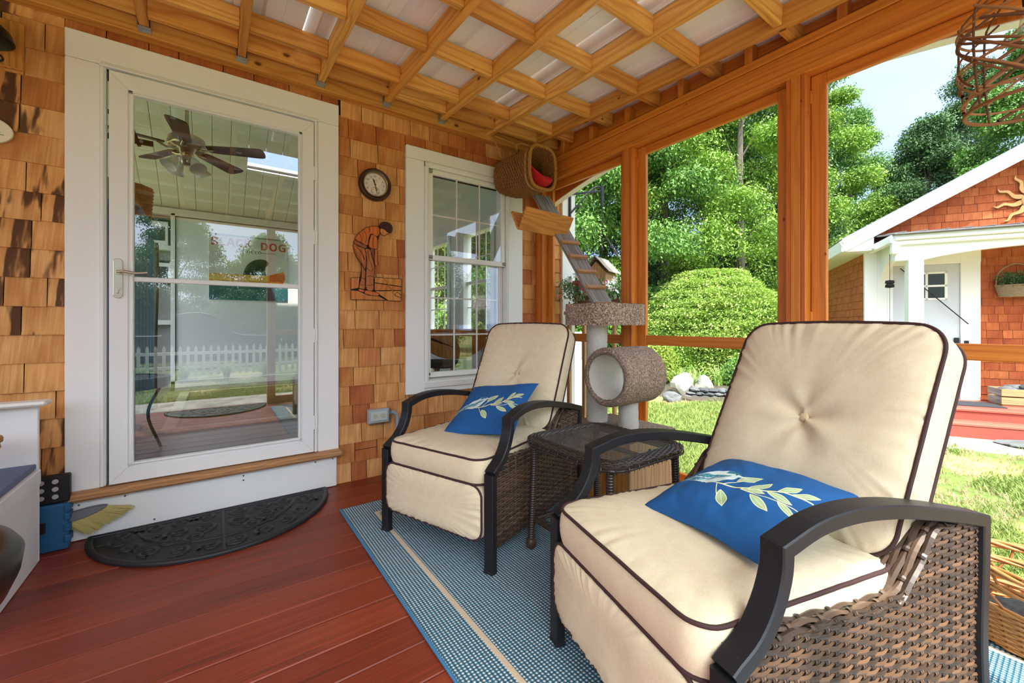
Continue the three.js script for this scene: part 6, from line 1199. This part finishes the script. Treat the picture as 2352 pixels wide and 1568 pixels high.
{ // hanging pack basket lying on its side
  const b = tag(group('hanging_basket', scene, 1.955, 2.165, 0.09), 'brown pack basket hung on its side with a red fleece bed', 'basket');
  const out = (t, v, nrm) => { const a = t * 2 * Math.PI, c = Math.cos(a), s = Math.sin(a), k = Math.pow(Math.abs(c) ** 3.2 + Math.abs(s) ** 3.2, -1 / 3.2), w = lerp(0.175, 0.142, v) * (0.86 + 0.14 * Math.sin(Math.PI * Math.min(1, v * 1.4 + 0.1))), h = lerp(0.125, 0.155, v); return nrm ? [c, s] : [c * k * w - 0.03 * (1 - v), s * k * h + 0.02 * (1 - v) * 0]; };
  const w = wovenShell({ stakes: 40, rows: 34, y0: 0.0, y1: 0.36, outline: out, r: 0.0055, amp: 0.0045, rs: 0.0045 });
  const toZ = (g) => g.rotateX(Math.PI / 2);
  const wk = std({ color: 0x8a5a2a, roughness: 0.55 }), lea = std({ color: 0xb98a4a, roughness: 0.6 });
  stuff(mesh('weave', toZ(w.weave), wk, b)); stuff(mesh('stakes', toZ(w.stakes), std({ color: 0x6e4420, roughness: 0.6 }), b));
  const end = new THREE.Shape(arcPts((t) => { const q = out(t, 0); return new THREE.Vector2(q[0], -q[1]); }, 40)); mesh('basket_bottom', extrude(end, 0.01, 0), wk, b);
  const lining = []; { const g = new GB(), N = 48; for (let i = 0; i < N; i++) for (let j = 0; j < 8; j++) { const q = (t, v) => { const o = out(t, v); return [o[0] * 0.965, -o[1] * 0.965, v * 0.355]; }; g.quad(q(i / N, j / 8), q((i + 1) / N, j / 8), q((i + 1) / N, (j + 1) / 8), q(i / N, (j + 1) / 8), [0, 0], [1, 0], [1, 1], [0, 1]); } mesh('lining', g.build(), std({ color: 0x8a5a2a, roughness: 0.7, side: THREE.DoubleSide }), b); }
  const rimPts = arcPts((t) => { const q = out(t, 1); return V(q[0], -q[1], 0.365); }, 60).slice(0, -1);
  const rimTw = []; for (let i = 0; i < 3; i++) rimTw.push(new THREE.TubeGeometry(new THREE.CatmullRomCurve3(rimPts.map((p, k) => { const a = k * 0.9 + i * 2.094, l = Math.hypot(p.x, p.y); return V(p.x * (1 + Math.cos(a) * 0.006 / l), p.y * (1 + Math.cos(a) * 0.006 / l), p.z + Math.sin(a) * 0.006); }), true), 200, 0.0075, 7, true));
  mesh('rim', join(rimTw), std({ color: 0xa8742e, roughness: 0.55 }), b);
  const strapAt = (v) => { const g = new GB(), N = 60, z0 = v * 0.36 - 0.011, z1 = z0 + 0.022; for (let i = 0; i < N; i++) { const q = (t, z) => { const o = out(t, v); return [o[0] * 1.045, -o[1] * 1.045, z]; }; g.quad(q(i / N, z0), q(i / N, z1), q((i + 1) / N, z1), q((i + 1) / N, z0), [0, 0], [1, 0], [1, 1], [0, 1]); } return g.build(); };
  mesh('strap', strapAt(0.9), std({ color: 0xb98a4a, roughness: 0.6, side: THREE.DoubleSide }), b);
  mesh('carry_strap', tube([[-0.06, 0.16, 0.14], [-0.06, 0.23, 0.12], [-0.02, 0.25, 0.14], [0.04, 0.2, 0.22], [0.07, 0.165, 0.3]], 0.009, 30, 6), lea, b);
  mesh('buckle', join([bx(-0.075, -0.045, 0.165, 0.172, 0.125, 0.155, 0.002), bx(-0.075, -0.069, 0.165, 0.205, 0.13, 0.15, 0.002), bx(-0.051, -0.045, 0.165, 0.205, 0.13, 0.15, 0.002)]), M.nickel, b);
  mesh('hanging_cord', join([rod([-0.06, 0.24, 0.12], [-0.2, 0.31, 0.02], 0.005, 7), rod([-0.2, 0.31, 0.0], [-0.15, 0.14, 0.05], 0.005, 7), rod([-0.06, 0.24, 0.13], [0.1, 0.28, 0.1], 0.005, 7)]), lea, b);
  const fl = tag(group('fleece_bed', scene, 1.955, 2.165, 0.09), 'red fleece pad filling the bottom of the hanging basket', 'cushion');
  const g = new THREE.SphereGeometry(1, 64, 48); const p = g.attributes.position;
  for (let i = 0; i < p.count; i++) { const x = p.getX(i), y = p.getY(i), z = p.getZ(i); p.setXYZ(i, x * 0.132, -0.096 + y * 0.05 + 0.1 * x * x * (x < 0 ? 1.5 : 0.5), 0.25 + z * 0.165); } g.computeVertexNormals(); shag(g, 0.004, 8);
  mesh('fleece', g, std({ color: 0xc01d22, roughness: 1 }), fl);
}
// ---------------------------------------------------------------- rubber half-round mats
function halfMat(label, x, z, a, b, flip) {
  const t = tag(group('door_mat', scene, x, 0.001, z), label, 'doormat', 'scrolled rubber half-round mats'); if (flip) t.rotation.y = Math.PI;
  const rub = std({ color: 0x1b1c1e, roughness: 0.55 }), rub2 = std({ color: 0x222326, roughness: 0.5 });
  const s = new THREE.Shape(); s.moveTo(-a, 0); s.lineTo(a, 0); s.absellipse(0, 0, a, b, 0, Math.PI); const base = extrude(s, 0.006, 0.002, 1, 40).rotateX(Math.PI / 2).translate(0, 0.008, 0);
  mesh('base', base, rub, t);
  const el = (k, a0, a1) => arcPts((q) => { const w = lerp(a0, a1, q); return [Math.cos(w) * a * k, 0.011, Math.sin(w) * b * k]; }, 30);
  const bar = (pts, r, n = 40) => { const g = tube(pts, r, n, 8); g.scale(1, 0.8, 1); g.translate(0, 0.0, 0); return g; };
  mesh('rim', join([bar(el(0.975, 0.02, Math.PI - 0.02), 0.014, 60), bar([[-a * 0.97, 0.011, 0.012], [a * 0.97, 0.011, 0.012]], 0.013, 10)]), rub2, t);
  mesh('ribs', join([bar(el(0.66, 0.25, Math.PI - 0.25), 0.009, 50), bar([[0, 0.011, 0.01], [0, 0.011, b * 0.96]], 0.009, 8), bar([[-a * 0.9, 0.011, 0.13], [a * 0.9, 0.011, 0.13]], 0.007, 8), ...[0.75, 1.2, Math.PI - 0.75, Math.PI - 1.2].map((w) => bar([[Math.cos(w) * a * 0.66, 0.011, Math.sin(w) * b * 0.66], [Math.cos(w) * a * 0.96, 0.011, Math.sin(w) * b * 0.96]], 0.006, 6))]), rub2, t);
  const scr = [];
  const spiral = (cx, cz, r, a0, dir) => bar(arcPts((q) => { const w = a0 + dir * q * 7.4, k = r * Math.pow(1 - q * 0.86, 0.85); return [cx + Math.cos(w) * k, 0.0115, cz + Math.sin(w) * k * 0.95]; }, 26), 0.0105 , 52);
  for (const sg of [-1, 1]) {
    for (let i = 0; i < 4; i++) scr.push(spiral(sg * (0.07 + i * 0.105), 0.072, 0.042, i % 2 ? 0 : 3.1, sg * (i % 2 ? 1 : -1)));
    for (const [cx, cz, r, d] of [[0.075, 0.2, 0.05, 1], [0.18, 0.19, 0.052, -1], [0.11, 0.29, 0.045, -1], [0.255, 0.185, 0.036, 1], [0.2, 0.27, 0.034, 1]]) scr.push(spiral(sg * cx * a / 0.52, cz * b / 0.53, r, 1 + cx * 9, sg * d));
    for (let i = 0; i < 5; i++) { const w = 0.33 + i * 0.28; scr.push(spiral(sg * Math.cos(w) * a * 0.81, Math.sin(w) * b * 0.81, 0.044, w * 2, sg * (i % 2 ? 1 : -1))); }
  }
  mesh('scrollwork', join(scr), rub2, t);
  return t;
}
halfMat('black half-round rubber mat with scrolls at the white door', 0.035, 0.04, 0.525, 0.53, false);
halfMat('black half-round rubber mat mirrored in the door glass', 0.03, 3.36, 0.5, 0.52, true);
// ---------------------------------------------------------------- left end: bench, stool, brooms, round table
{
  const b = tag(group('bench', scene, -1.27, 0, 0.178), 'white wooden bench with a blue-grey seat at the left edge', 'bench');
  const W = M.white;
  mesh('end_panel', bx(0.63, 0.656, 0.002, 0.4, 0.0, 0.57, 0.003, 1), W, b); mesh('end_panel', bx(-0.656, -0.63, 0.002, 0.4, 0.0, 0.57, 0.003, 1), W, b);
  mesh('back_panel', bx(-0.656, 0.656, 0.002, 0.675, -0.018, 0.0, 0.003, 0), W, b); mesh('front_panel', bx(-0.63, 0.63, 0.002, 0.4, 0.55, 0.57, 0.003, 0), W, b);
  mesh('seat', bx(-0.64, 0.65, 0.402, 0.424, 0.0, 0.56, 0.003, 0), std({ color: 0x4a5a80, roughness: 0.45 }), b);
  mesh('cap_rail', bx(-0.7, 0.692, 0.675, 0.694, -0.035, 0.055, 0.008, 0), W, b);
  mesh('edge_trim', bx(0.65, 0.664, 0.335, 0.4, 0.0, 0.57, 0.003, 2), W, b);
  const k = tag(group('wicker_basket', scene, -0.76, 0.425, 0.45), 'small wicker basket on the bench at the left edge', 'basket');
  const w = wovenShell({ stakes: 24, rows: 14, y0: 0.006, y1: 0.165, outline: ellipseOutline(0.075, 0.075, 0.45), r: 0.0062, amp: 0.005 }); mesh('weave', w.weave, M.wickerTan, k); mesh('stakes', w.stakes, M.wickerTan, k);
  mesh('rim', new THREE.TorusGeometry(0.11, 0.009, 8, 48).rotateX(Math.PI / 2).translate(0, 0.168, 0), M.wickerTan, k);
}
{
  const s = tag(group('folding_stool', scene, -0.605, 0, 0.075), 'blue and black folding step stool behind the bench', 'step stool');
  const blue = std({ color: 0x1f5c84, roughness: 0.5 });
  mesh('body', new RoundedBoxGeometry(0.13, 0.21, 0.05, 3, 0.01).translate(0, 0.107, 0), blue, s);
  mesh('handle_recess', new RoundedBoxGeometry(0.05, 0.05, 0.01, 2, 0.004).translate(-0.03, 0.115, 0.023), M.black, s);
  mesh('hinge_edge', join([0.05, 0.1, 0.15, 0.19].map((y) => new RoundedBoxGeometry(0.022, 0.034, 0.06, 2, 0.006).translate(0.06, y, 0))), blue, s);
  mesh('top_step', new RoundedBoxGeometry(0.125, 0.125, 0.04, 3, 0.008).translate(0.004, 0.276, -0.004), M.black, s);
  for (let i = 0; i < 3; i++) for (const dx of [-0.022, 0.022]) mesh('grip_dot', rod([dx + 0.0, 0.245 + i * 0.034, 0.0155], [dx, 0.245 + i * 0.034, 0.0185], 0.0105, 18), std({ color: 0xb8b2ac, roughness: 0.7 }), s);
  const bristle = std({ color: 0xd2c27a, roughness: 0.8 }), broom = (name, label, x, y, z, rz, k) => {
    const t = tag(group(name, scene, x, y, z), label, 'broom'); t.rotation.z = rz;
    mesh('head', extrude(smooth2([[-0.13, 0.005], [-0.09, 0.03], [-0.03, 0.034], [0.03, 0.027], [0.05, 0.018], [0.03, 0.008], [-0.06, -0.006]]), 0.03, 0.004).translate(0, 0, -0.015), std({ color: 0x75767c, roughness: 0.5 }), t);
    const g = []; for (let i = 0; i < 620; i++) { const q = rnd(), zz = R(-0.014, 0.014), bx0 = lerp(-0.1, 0.045, q), by = lerp(-0.002, 0.016, q), L = R(0.09, 0.112), an = -lerp(0.95, 0.42, q) + R(-0.05, 0.05); g.push(rod([bx0, by, zz], [bx0 + Math.cos(an) * L, by + Math.sin(an) * L, zz + R(-0.014, 0.014)], 0.0013, 4, 0.001)); }
    stuff(mesh('bristles', join(g), bristle, t));
    mesh('handle', rod([-0.11, 0.01, 0], [-0.95, -0.04, 0.0], 0.011, 10), M.steel, t);
  };
  broom('broom', 'broom with straw-yellow bristles lying by the white riser', -0.465, 0.128, 0.058, 0.16, 1);
}
{
  const t = tag(group('round_table', scene, -0.6, 0, 1.65), 'round black metal table at the lower left corner', 'table');
  mesh('rim', lathe([[0.262, 0.575], [0.262, 0.597], [0.272, 0.603], [0.296, 0.6], [0.305, 0.585], [0.3, 0.55], [0.286, 0.515], [0.278, 0.515], [0.285, 0.55], [0.28, 0.578], [0.262, 0.575]], 72), std({ color: 0x201d1b, roughness: 0.35, metalness: 0.3 }), t);
  const sl = []; for (let i = -8; i <= 8; i++) { const z = i * 0.031, l = Math.sqrt(Math.max(0, 0.262 ** 2 - z * z)); sl.push(bx(-l, l, 0.586, 0.592, z - 0.008, z + 0.008, 0.001)); }
  sl.forEach((g) => mesh('slat', g, M.blackMetal, t));
  for (let i = 0; i < 3; i++) { const a = i * 2.094 + 2.2; mesh('leg', tube([[Math.cos(a) * 0.25, 0.54, Math.sin(a) * 0.25], [Math.cos(a) * 0.16, 0.3, Math.sin(a) * 0.16], [Math.cos(a) * 0.24, 0.012, Math.sin(a) * 0.24]], 0.011, 24, 8), M.blackMetal, t); }
}
// ---------------------------------------------------------------- right edge: rattan lamp and cat bed
{
  const l = tag(group('pendant_lamp', scene, 1.924, 1.66, 2.7), 'open rattan pendant shade hanging at the upper right', 'lamp');
  const rat = [std({ color: 0x8a5a34, roughness: 0.6 }), std({ color: 0xa87648, roughness: 0.6 }), std({ color: 0x6b4326, roughness: 0.6 })];
  const rad = (v) => 0.135 + 0.018 * Math.sin(Math.PI * v) - 0.09 * sstep(0.72, 1, v);
  for (let i = 0; i < 22; i++) { const a0 = i * 0.2856 + R(-0.12, 0.12), v0 = R(0, 0.25), v1 = v0 + R(0.45, 0.75), tw = R(1.6, 2.4); mesh('rattan_strip', tube(arcPts((q) => { const v = lerp(v0, Math.min(v1, 0.97), q), a = a0 + tw * q, r = rad(v) + 0.004 * Math.sin(q * 9 + i); return [Math.cos(a) * r, v * 0.4, Math.sin(a) * r]; }, 14), R(0.003, 0.0055), 28, 6), rat[i % 3], l); }
  for (let i = 0; i < 8; i++) { const a = i * 0.785; mesh('upright', tube(arcPts((q) => [Math.cos(a) * rad(q) * 0.97, q * 0.4, Math.sin(a) * rad(q) * 0.97], 8), 0.003, 16, 6), rat[2], l); }
  for (const v of [0, 0.09, 0.33, 0.62, 0.97]) mesh('hoop', new THREE.TorusGeometry(rad(v), v ? 0.0035 : 0.0055, 8, 60).rotateX(Math.PI / 2).translate(0, v * 0.4, 0), rat[v ? 1 : 0], l);
  mesh('cord', rod([0, 0.39, 0], [0, 0.685, 0], 0.004, 8), M.black, l); mesh('socket', lathe([[0, 0.28], [0.02, 0.28], [0.022, 0.34], [0.01, 0.37], [0, 0.37]], 20), M.black, l);
  const bulb = phys({ color: 0xf4f2ea, roughness: 0.1, transmission: 0.9, thickness: 0 }); mesh('bulb', lathe([[0, 0.19], [0.02, 0.195], [0.03, 0.22], [0.025, 0.25], [0.013, 0.28]], 20), bulb, l);
}
{
  const b = tag(group('cat_bed_basket', scene, 2.085, 0.009, 2.79), 'straw wicker pet basket with openwork rim in the sun at the lower right', 'basket');
  const straw = std({ color: 0xb97f45, roughness: 0.5 }), straw2 = std({ color: 0x9a6232, roughness: 0.55 });
  const ow = (ax, az, fl) => ellipseOutline(ax, az, fl);
  const w = wovenShell({ stakes: 40, rows: 15, y0: 0.006, y1: 0.125, outline: ow(0.12, 0.235, 0.12), r: 0.0045, amp: 0.004 }); stuff(mesh('weave', w.weave, straw, b)); stuff(mesh('stakes', w.stakes, straw2, b));
  const ringPts = (v, y, k = 1) => arcPts((t) => { const q = ow(0.12, 0.235, 0.12)(t, v); return V(q[0] * k, y, q[1] * k); }, 48).slice(0, -1);
  const twist = (v, y, n, r, sp) => { const g = []; for (let i = 0; i < n; i++) g.push(new THREE.TubeGeometry(new THREE.CatmullRomCurve3(ringPts(v, y).map((p, k) => { const a = k * 0.8 + i * 6.283 / n, l = Math.hypot(p.x, p.z); return V(p.x * (1 + Math.cos(a) * sp / l), p.y + Math.sin(a) * sp, p.z * (1 + Math.cos(a) * sp / l)); }), true), 180, r, 6, true)); return join(g); };
  mesh('lower_band', twist(1.05, 0.13, 3, 0.005, 0.005), straw, b); mesh('upper_band', twist(1.9, 0.2, 4, 0.0055, 0.008), straw, b); mesh('top_rim', twist(2.3, 0.25, 4, 0.006, 0.009), straw, b);
  for (let i = 0; i < 22; i++) { const q = (t, v, y) => { const o = ow(0.12, 0.235, 0.12)(t, v); return [o[0], y, o[1]]; }; mesh('strut', rod(q(i / 22, 1.05, 0.13), q(i / 22 + (i % 2 ? 0.04 : -0.04), 1.9, 0.2), 0.004, 7), straw2, b); mesh('strut', rod(q(i / 22, 1.9, 0.2), q(i / 22 + 0.01, 2.3, 0.25), 0.004, 7), straw2, b); }
  mesh('basket_bottom', new THREE.CircleGeometry(1, 40).rotateX(-Math.PI / 2).scale(0.12, 1, 0.235).translate(0, 0.012, 0), straw2, b);
  const f = tag(group('fur_cushion', scene, 2.085, 0.03, 2.79), 'black fur cushion inside the straw pet basket', 'cushion');
  const g = new THREE.SphereGeometry(1, 96, 64); const p = g.attributes.position; for (let i = 0; i < p.count; i++) p.setXYZ(i, p.getX(i) * 0.112, 0.055 + p.getY(i) * 0.05, p.getZ(i) * 0.22); g.computeVertexNormals(); mesh('fur', shag(g, 0.007, 11), std({ color: 0x191a1d, roughness: 0.9 }), f);
}
// ---------------------------------------------------------------- flowers, bracket and birdhouse outside the corner
{
  const b = tag(group('iron_bracket', scene, 2.63, 2.0, 0.024), 'black iron hanging bracket on the white corner board', 'bracket');
  mesh('arm', join([bx(-0.012, 0.012, -0.02, 0.22, 0, 0.012, 0.002), at(cbox(0.46, 0.018, 0.012, 0.002), 0.225, 0.26, 0.006, 0, 0, 0.26), tube([[0, 0.02, 0.006], [0.16, 0.18, 0.006], [0.3, 0.31, 0.006], [0.39, 0.34, 0.006], [0.425, 0.28, 0.006], [0.425, 0.2, 0.006]], 0.008, 30, 8)]), M.blackMetal, b);
  mesh('pulley_block', bx(0.41, 0.44, 0.16, 0.36, -0.006, 0.018, 0.003), M.blackMetal, b);
  const links = []; for (let i = 0; i < 22; i++) { const g = new THREE.TorusGeometry(0.009, 0.0022, 6, 12); if (i % 2) g.rotateY(Math.PI / 2); g.scale(0.8, 1.2, 0.8); g.translate(0.425, 0.15 - i * 0.017, 0.006); links.push(g); } mesh('chain', join(links), M.blackMetal, b);
  mesh('swivel', lathe([[0, 0], [0.012, 0.004], [0.014, 0.03], [0.006, 0.05], [0, 0.05]], 14).translate(0.425, -0.27, 0.006), M.blackMetal, b);
  mesh('hanging_wire', join([rod([0.425, -0.27, 0.006], [0.4, -0.36, 0.006], 0.002, 6), rod([0.425, -0.27, 0.006], [0.46, -0.36, 0.006], 0.002, 6)]), M.blackMetal, b);
  const h = tag(group('birdhouse', scene, 3.06, 1.4, 0.03), 'pale shingled birdhouse hanging from the iron bracket', 'birdhouse'); h.rotation.y = 0.35;
  const roofM = std({ map: texGrey, color: 0xfff4ea, roughness: 0.9 });
  mesh('house_body', extrude(poly2([[-0.1, 0], [0.1, 0], [0.1, 0.1], [0, 0.21], [-0.1, 0.1]]), 0.26, 0.003).rotateY(Math.PI / 2).translate(-0.16, 0, 0), M.crate, h);
  for (const s of [-1, 1]) for (let k = 0; k < 4; k++) for (let i = 0; i < 5; i++) { const m = mesh('roof_shingle', cbox(0.07, 0.006, 0.055, 0.001, 2), roofM, h); const q = k / 4; m.position.set(-0.16 + 0.065 * i + 0.0 + (k % 2) * 0.01, 0.235 - q * 0.15, s * (0.02 + q * 0.135)); m.rotation.x = s * 0.83; }
  mesh('gable_trim', join([at(cbox(0.012, 0.02, 0.19, 0.002), 0.11, 0.165, 0.07, 0.83), at(cbox(0.012, 0.02, 0.19, 0.002), 0.11, 0.165, -0.07, -0.83)]), M.white, h);
  mesh('louvre', join([0.04, 0.065, 0.09, 0.115].map((y) => bx(0.102, 0.112, y, y + 0.012, -0.045, 0.045, 0.002))), M.board, h);
  const petal = (c) => phys({ color: c, roughness: 0.7, transmission: 0.2, thickness: 0, side: THREE.DoubleSide });
  const red = petal(0xa3122e), wht = petal(0xf2f0ea), pk = petal(0xd0637c);
  const bloom = (() => { const g = new GB(); for (let i = 0; i < 5; i++) { const a = i * 1.2566, c = Math.cos(a), s = Math.sin(a); g.quad([0, 0, 0], [c * 0.016 - s * 0.009, s * 0.016 + c * 0.009, 0.004], [c * 0.028, s * 0.028, 0.002], [c * 0.016 + s * 0.009, s * 0.016 - c * 0.009, 0.004], [0, 0], [1, 0], [1, 1], [0, 1]); } return g.build(); })();
  const pot = (x, y, z, lab, reds, whites, leafN) => {
    const t = tag(group('flower_pot', scene, x, y, z), lab, 'potted plant', 'flower pots outside the corner');
    mesh('pot', lathe([[0, 0], [0.06, 0], [0.085, 0.13], [0.09, 0.135], [0.088, 0.145], [0.07, 0.14], [0, 0.12]], 28), std({ color: 0x6b4530, roughness: 0.8 }), t);
    const pts = []; for (let i = 0; i < leafN; i++) pts.push(V(R(-0.15, 0.15), R(0.1, 0.24), R(-0.13, 0.13))); foliage('foliage', t, pts, tinyCluster, [[0.1, 0.22, 0.05], [0.3, 0.42, 0.2]], 0.55, 0.9);
    for (const [n, m2] of [[reds, red], [whites, wht]]) for (let i = 0; i < n; i++) { const f = mesh('bloom', bloom, m2, t), a = R(0, 6.28); f.position.set(R(-0.17, 0.15), R(0.14, 0.3), R(-0.02, 0.17)); f.rotation.set(R(-0.8, 0.2), R(-0.7, 0.2), a); const k = R(0.9, 1.4); f.scale.set(k, k, k); }
  };
  pot(2.55, 1.13, 0.28, 'flower pot with red and white blooms left of the ramp', 22, 12, 90);
  pot(2.98, 1.13, 0.25, 'flower pot with white leaves right of the ramp', 5, 20, 90);
  const st = tag(group('plant_stand', scene, 2.77, GY, 0.27), 'plain wooden plant stand outside the screens', 'plant stand');
  mesh('top_board', bx(-0.33, 0.33, 1.52, 1.549, -0.12, 0.12, 0.004, 0), M.crate, st); for (const [x, z] of [[-0.29, -0.09], [0.29, -0.09], [-0.29, 0.09], [0.29, 0.09]]) mesh('leg', bx(x - 0.016, x + 0.016, 0, 1.52, z - 0.016, z + 0.016, 0.003, 1), M.crate, st);
}
// ---------------------------------------------------------------- the front yard, seen mirrored in the door glass
{
  struct(mesh('walkway', bx(-6, 3.4, GY - 0.02, GY + 0.02, 3.62, 7.0, 0.01, 0), std({ map: rockTex, color: 0xf2ede4, roughness: 0.9 })), 'pale gravel forecourt before the porch');
  const st = struct(group('porch_step'), 'red steps down from the porch'); mesh('tread', bx(-0.6, 0.65, -0.2, -0.16, 3.52, 3.85, 0.006, 0), M.deck[0], st); mesh('tread', bx(-0.6, 0.65, -0.34, -0.3, 3.82, 4.15, 0.006, 0), M.deck[1], st);
  const f = tag(group('picket_fence', scene, 0, GY, 11.2), 'white picket fence mirrored in the door glass', 'fence');
  for (let i = 0; i < 46; i++) { const x = -5.2 + i * 0.165; mesh('picket', extrude(poly2([[-0.035, 0.06], [0.035, 0.06], [0.035, 0.8], [0, 0.88], [-0.035, 0.8]]), 0.018, 0.002).translate(x, 0, 0), M.white, f); }
  for (const y of [0.25, 0.62]) mesh('fence_rail', bx(-5.3, 2.3, y, y + 0.08, 0.02, 0.055, 0.004, 0), M.white, f);
  for (const x of [-5.2, -2.9, 2.28]) mesh('fence_post', bx(x - 0.05, x + 0.05, 0, 0.95, 0.055, 0.155, 0.006, 1), M.white, f);
  for (let i = 0; i < 9; i++) daylily(-4.9 + i * 0.86 + R(-0.04, 0.04), 10.4 + R(-0.05, 0.05), GY, 90, 0.62, ['leftmost', 'second', 'third', 'fourth', 'middle', 'sixth', 'seventh', 'eighth', 'rightmost'][i] + ' daylily clump along the mirrored picket fence', 'daylilies along the front fence');
  // pickup truck
  const t = tag(group('pickup_truck', scene, -0.6, GY, 15.2), 'dark pickup truck mirrored in the door glass', 'truck');
  const paint = std({ color: 0x33383f, roughness: 0.2, metalness: 0.3 }), glass = std({ color: 0x1a2024, roughness: 0.05 });
  const side = smooth2([[-2.6, 0.5], [-2.62, 0.95], [-2.5, 1.05], [-0.9, 1.07], [-0.75, 1.1], [-0.45, 1.72], [0.6, 1.74], [1.15, 1.15], [2.3, 1.02], [2.55, 0.85], [2.55, 0.5], [1.0, 0.42], [-1.0, 0.42]]);
  mesh('truck_body', extrude(side, 1.7, 0.05, 2).translate(0, 0, -0.85), paint, t);
  mesh('window', extrude(poly2([[-0.62, 1.16], [-0.42, 1.62], [0.5, 1.64], [0.95, 1.18]]), 1.74, 0.005).translate(0, 0, -0.87), glass, t);
  mesh('window', join([at(cbox(0.02, 0.72, 1.4, 0.005), 0.86, 1.42, 0, 0, 0, 0.75)]), glass, t);
  for (const x of [-1.65, 1.7]) for (const z of [-0.8, 0.8]) { mesh('wheel', lathe([[0, -0.12], [0.3, -0.12], [0.38, -0.08], [0.38, 0.08], [0.3, 0.12], [0, 0.12]], 32).rotateX(Math.PI / 2).translate(x, 0.385, z), M.black, t); }
  for (const z of [-0.65, 0.65]) mesh('headlight', new RoundedBoxGeometry(0.06, 0.16, 0.3, 2, 0.02).translate(2.56, 0.82, z), std({ color: 0xdfe4e6, roughness: 0.1 }), t);
  mesh('bumper', bx(2.5, 2.64, 0.5, 0.66, -0.85, 0.85, 0.03), M.steel, t);
  // trees and hedge of the front yard
  [[-9, 20, 6.2, 2.2, 'mid', 'leftmost tree of the front yard'], [-5, 22, 7.2, 2.6, 'fresh', 'second tree of the front yard'], [-1.6, 24, 7.4, 2.8, 'mid', 'third tree of the front yard, behind the truck'], [2.2, 21, 5.6, 2.4, 'fresh', 'fourth tree of the front yard'], [6, 22, 6.4, 2.6, 'dark', 'fifth tree of the front yard'], [10, 19, 6.5, 2.6, 'mid', 'rightmost tree of the front yard']].forEach(([x, z, h, r, c, lab]) => tree('deciduous_tree', lab + ', mirrored in the door glass', 'trees of the front yard', [x, z], h, r, 0.6, 2400, GREEN[c], clusters[0], 0));
  [[17, 7.5, 8.5, 2.6, 'mid', 'tree right of the outbuilding'], [14, 13, 8, 2.6, 'fresh', 'tree at the right end of the front yard'], [20, 11, 9, 2.8, 'dark', 'dark tree far right behind the outbuilding']].forEach(([x, z, h, r, c, lab]) => tree('deciduous_tree', lab, 'trees right of the outbuilding', [x, z], h, r, 0.5, 2200, GREEN[c], clusters[1], 0));
  [[5.2, -9.5, 7.5, 2.2, 'fresh', 'tree seen through the left indoor window'], [6.8, -8.6, 7.0, 2.0, 'mid', 'tree seen through the right indoor window'], [4.0, -12.5, 9.0, 2.6, 'fresh', 'tree farther back behind the indoor windows'], [8.2, -11.5, 9.0, 2.4, 'dark', 'dark tree behind the indoor windows']].forEach(([x, z, h, r, c, lab]) => tree('deciduous_tree', lab, 'trees behind the house', [x, z], h, r, 0.4, 2400, GREEN[c], clusters[0], 0));
  for (let i = 0; i < 6; i++) { const b = tag(group('hedge_bush', scene, -8.5 + i * 3.2, GY, 18.4), ['first', 'second', 'third', 'fourth', 'fifth', 'sixth'][i] + ' hedge bush from the left, mirrored in the door glass', 'bush', 'hedge of the front yard'), pts = []; for (let k = 0; k < 1500; k++) { const a = R(0, 6.283), e = rnd(), q = Math.sqrt(1 - e * e) * R(0.8, 1.05); pts.push(V(Math.cos(a) * 1.9 * q, e * R(2.2, 2.9), Math.sin(a) * 1.1 * q)); } foliage('foliage', b, pts, clusters[1], GREEN[i % 2 ? 'mid' : 'dark']); mesh('stem', rod([0, 0, 0], [0, 1.8, 0], 0.06, 7, 0.03), M.bark, b); }
}
renderer.render(scene, camera);
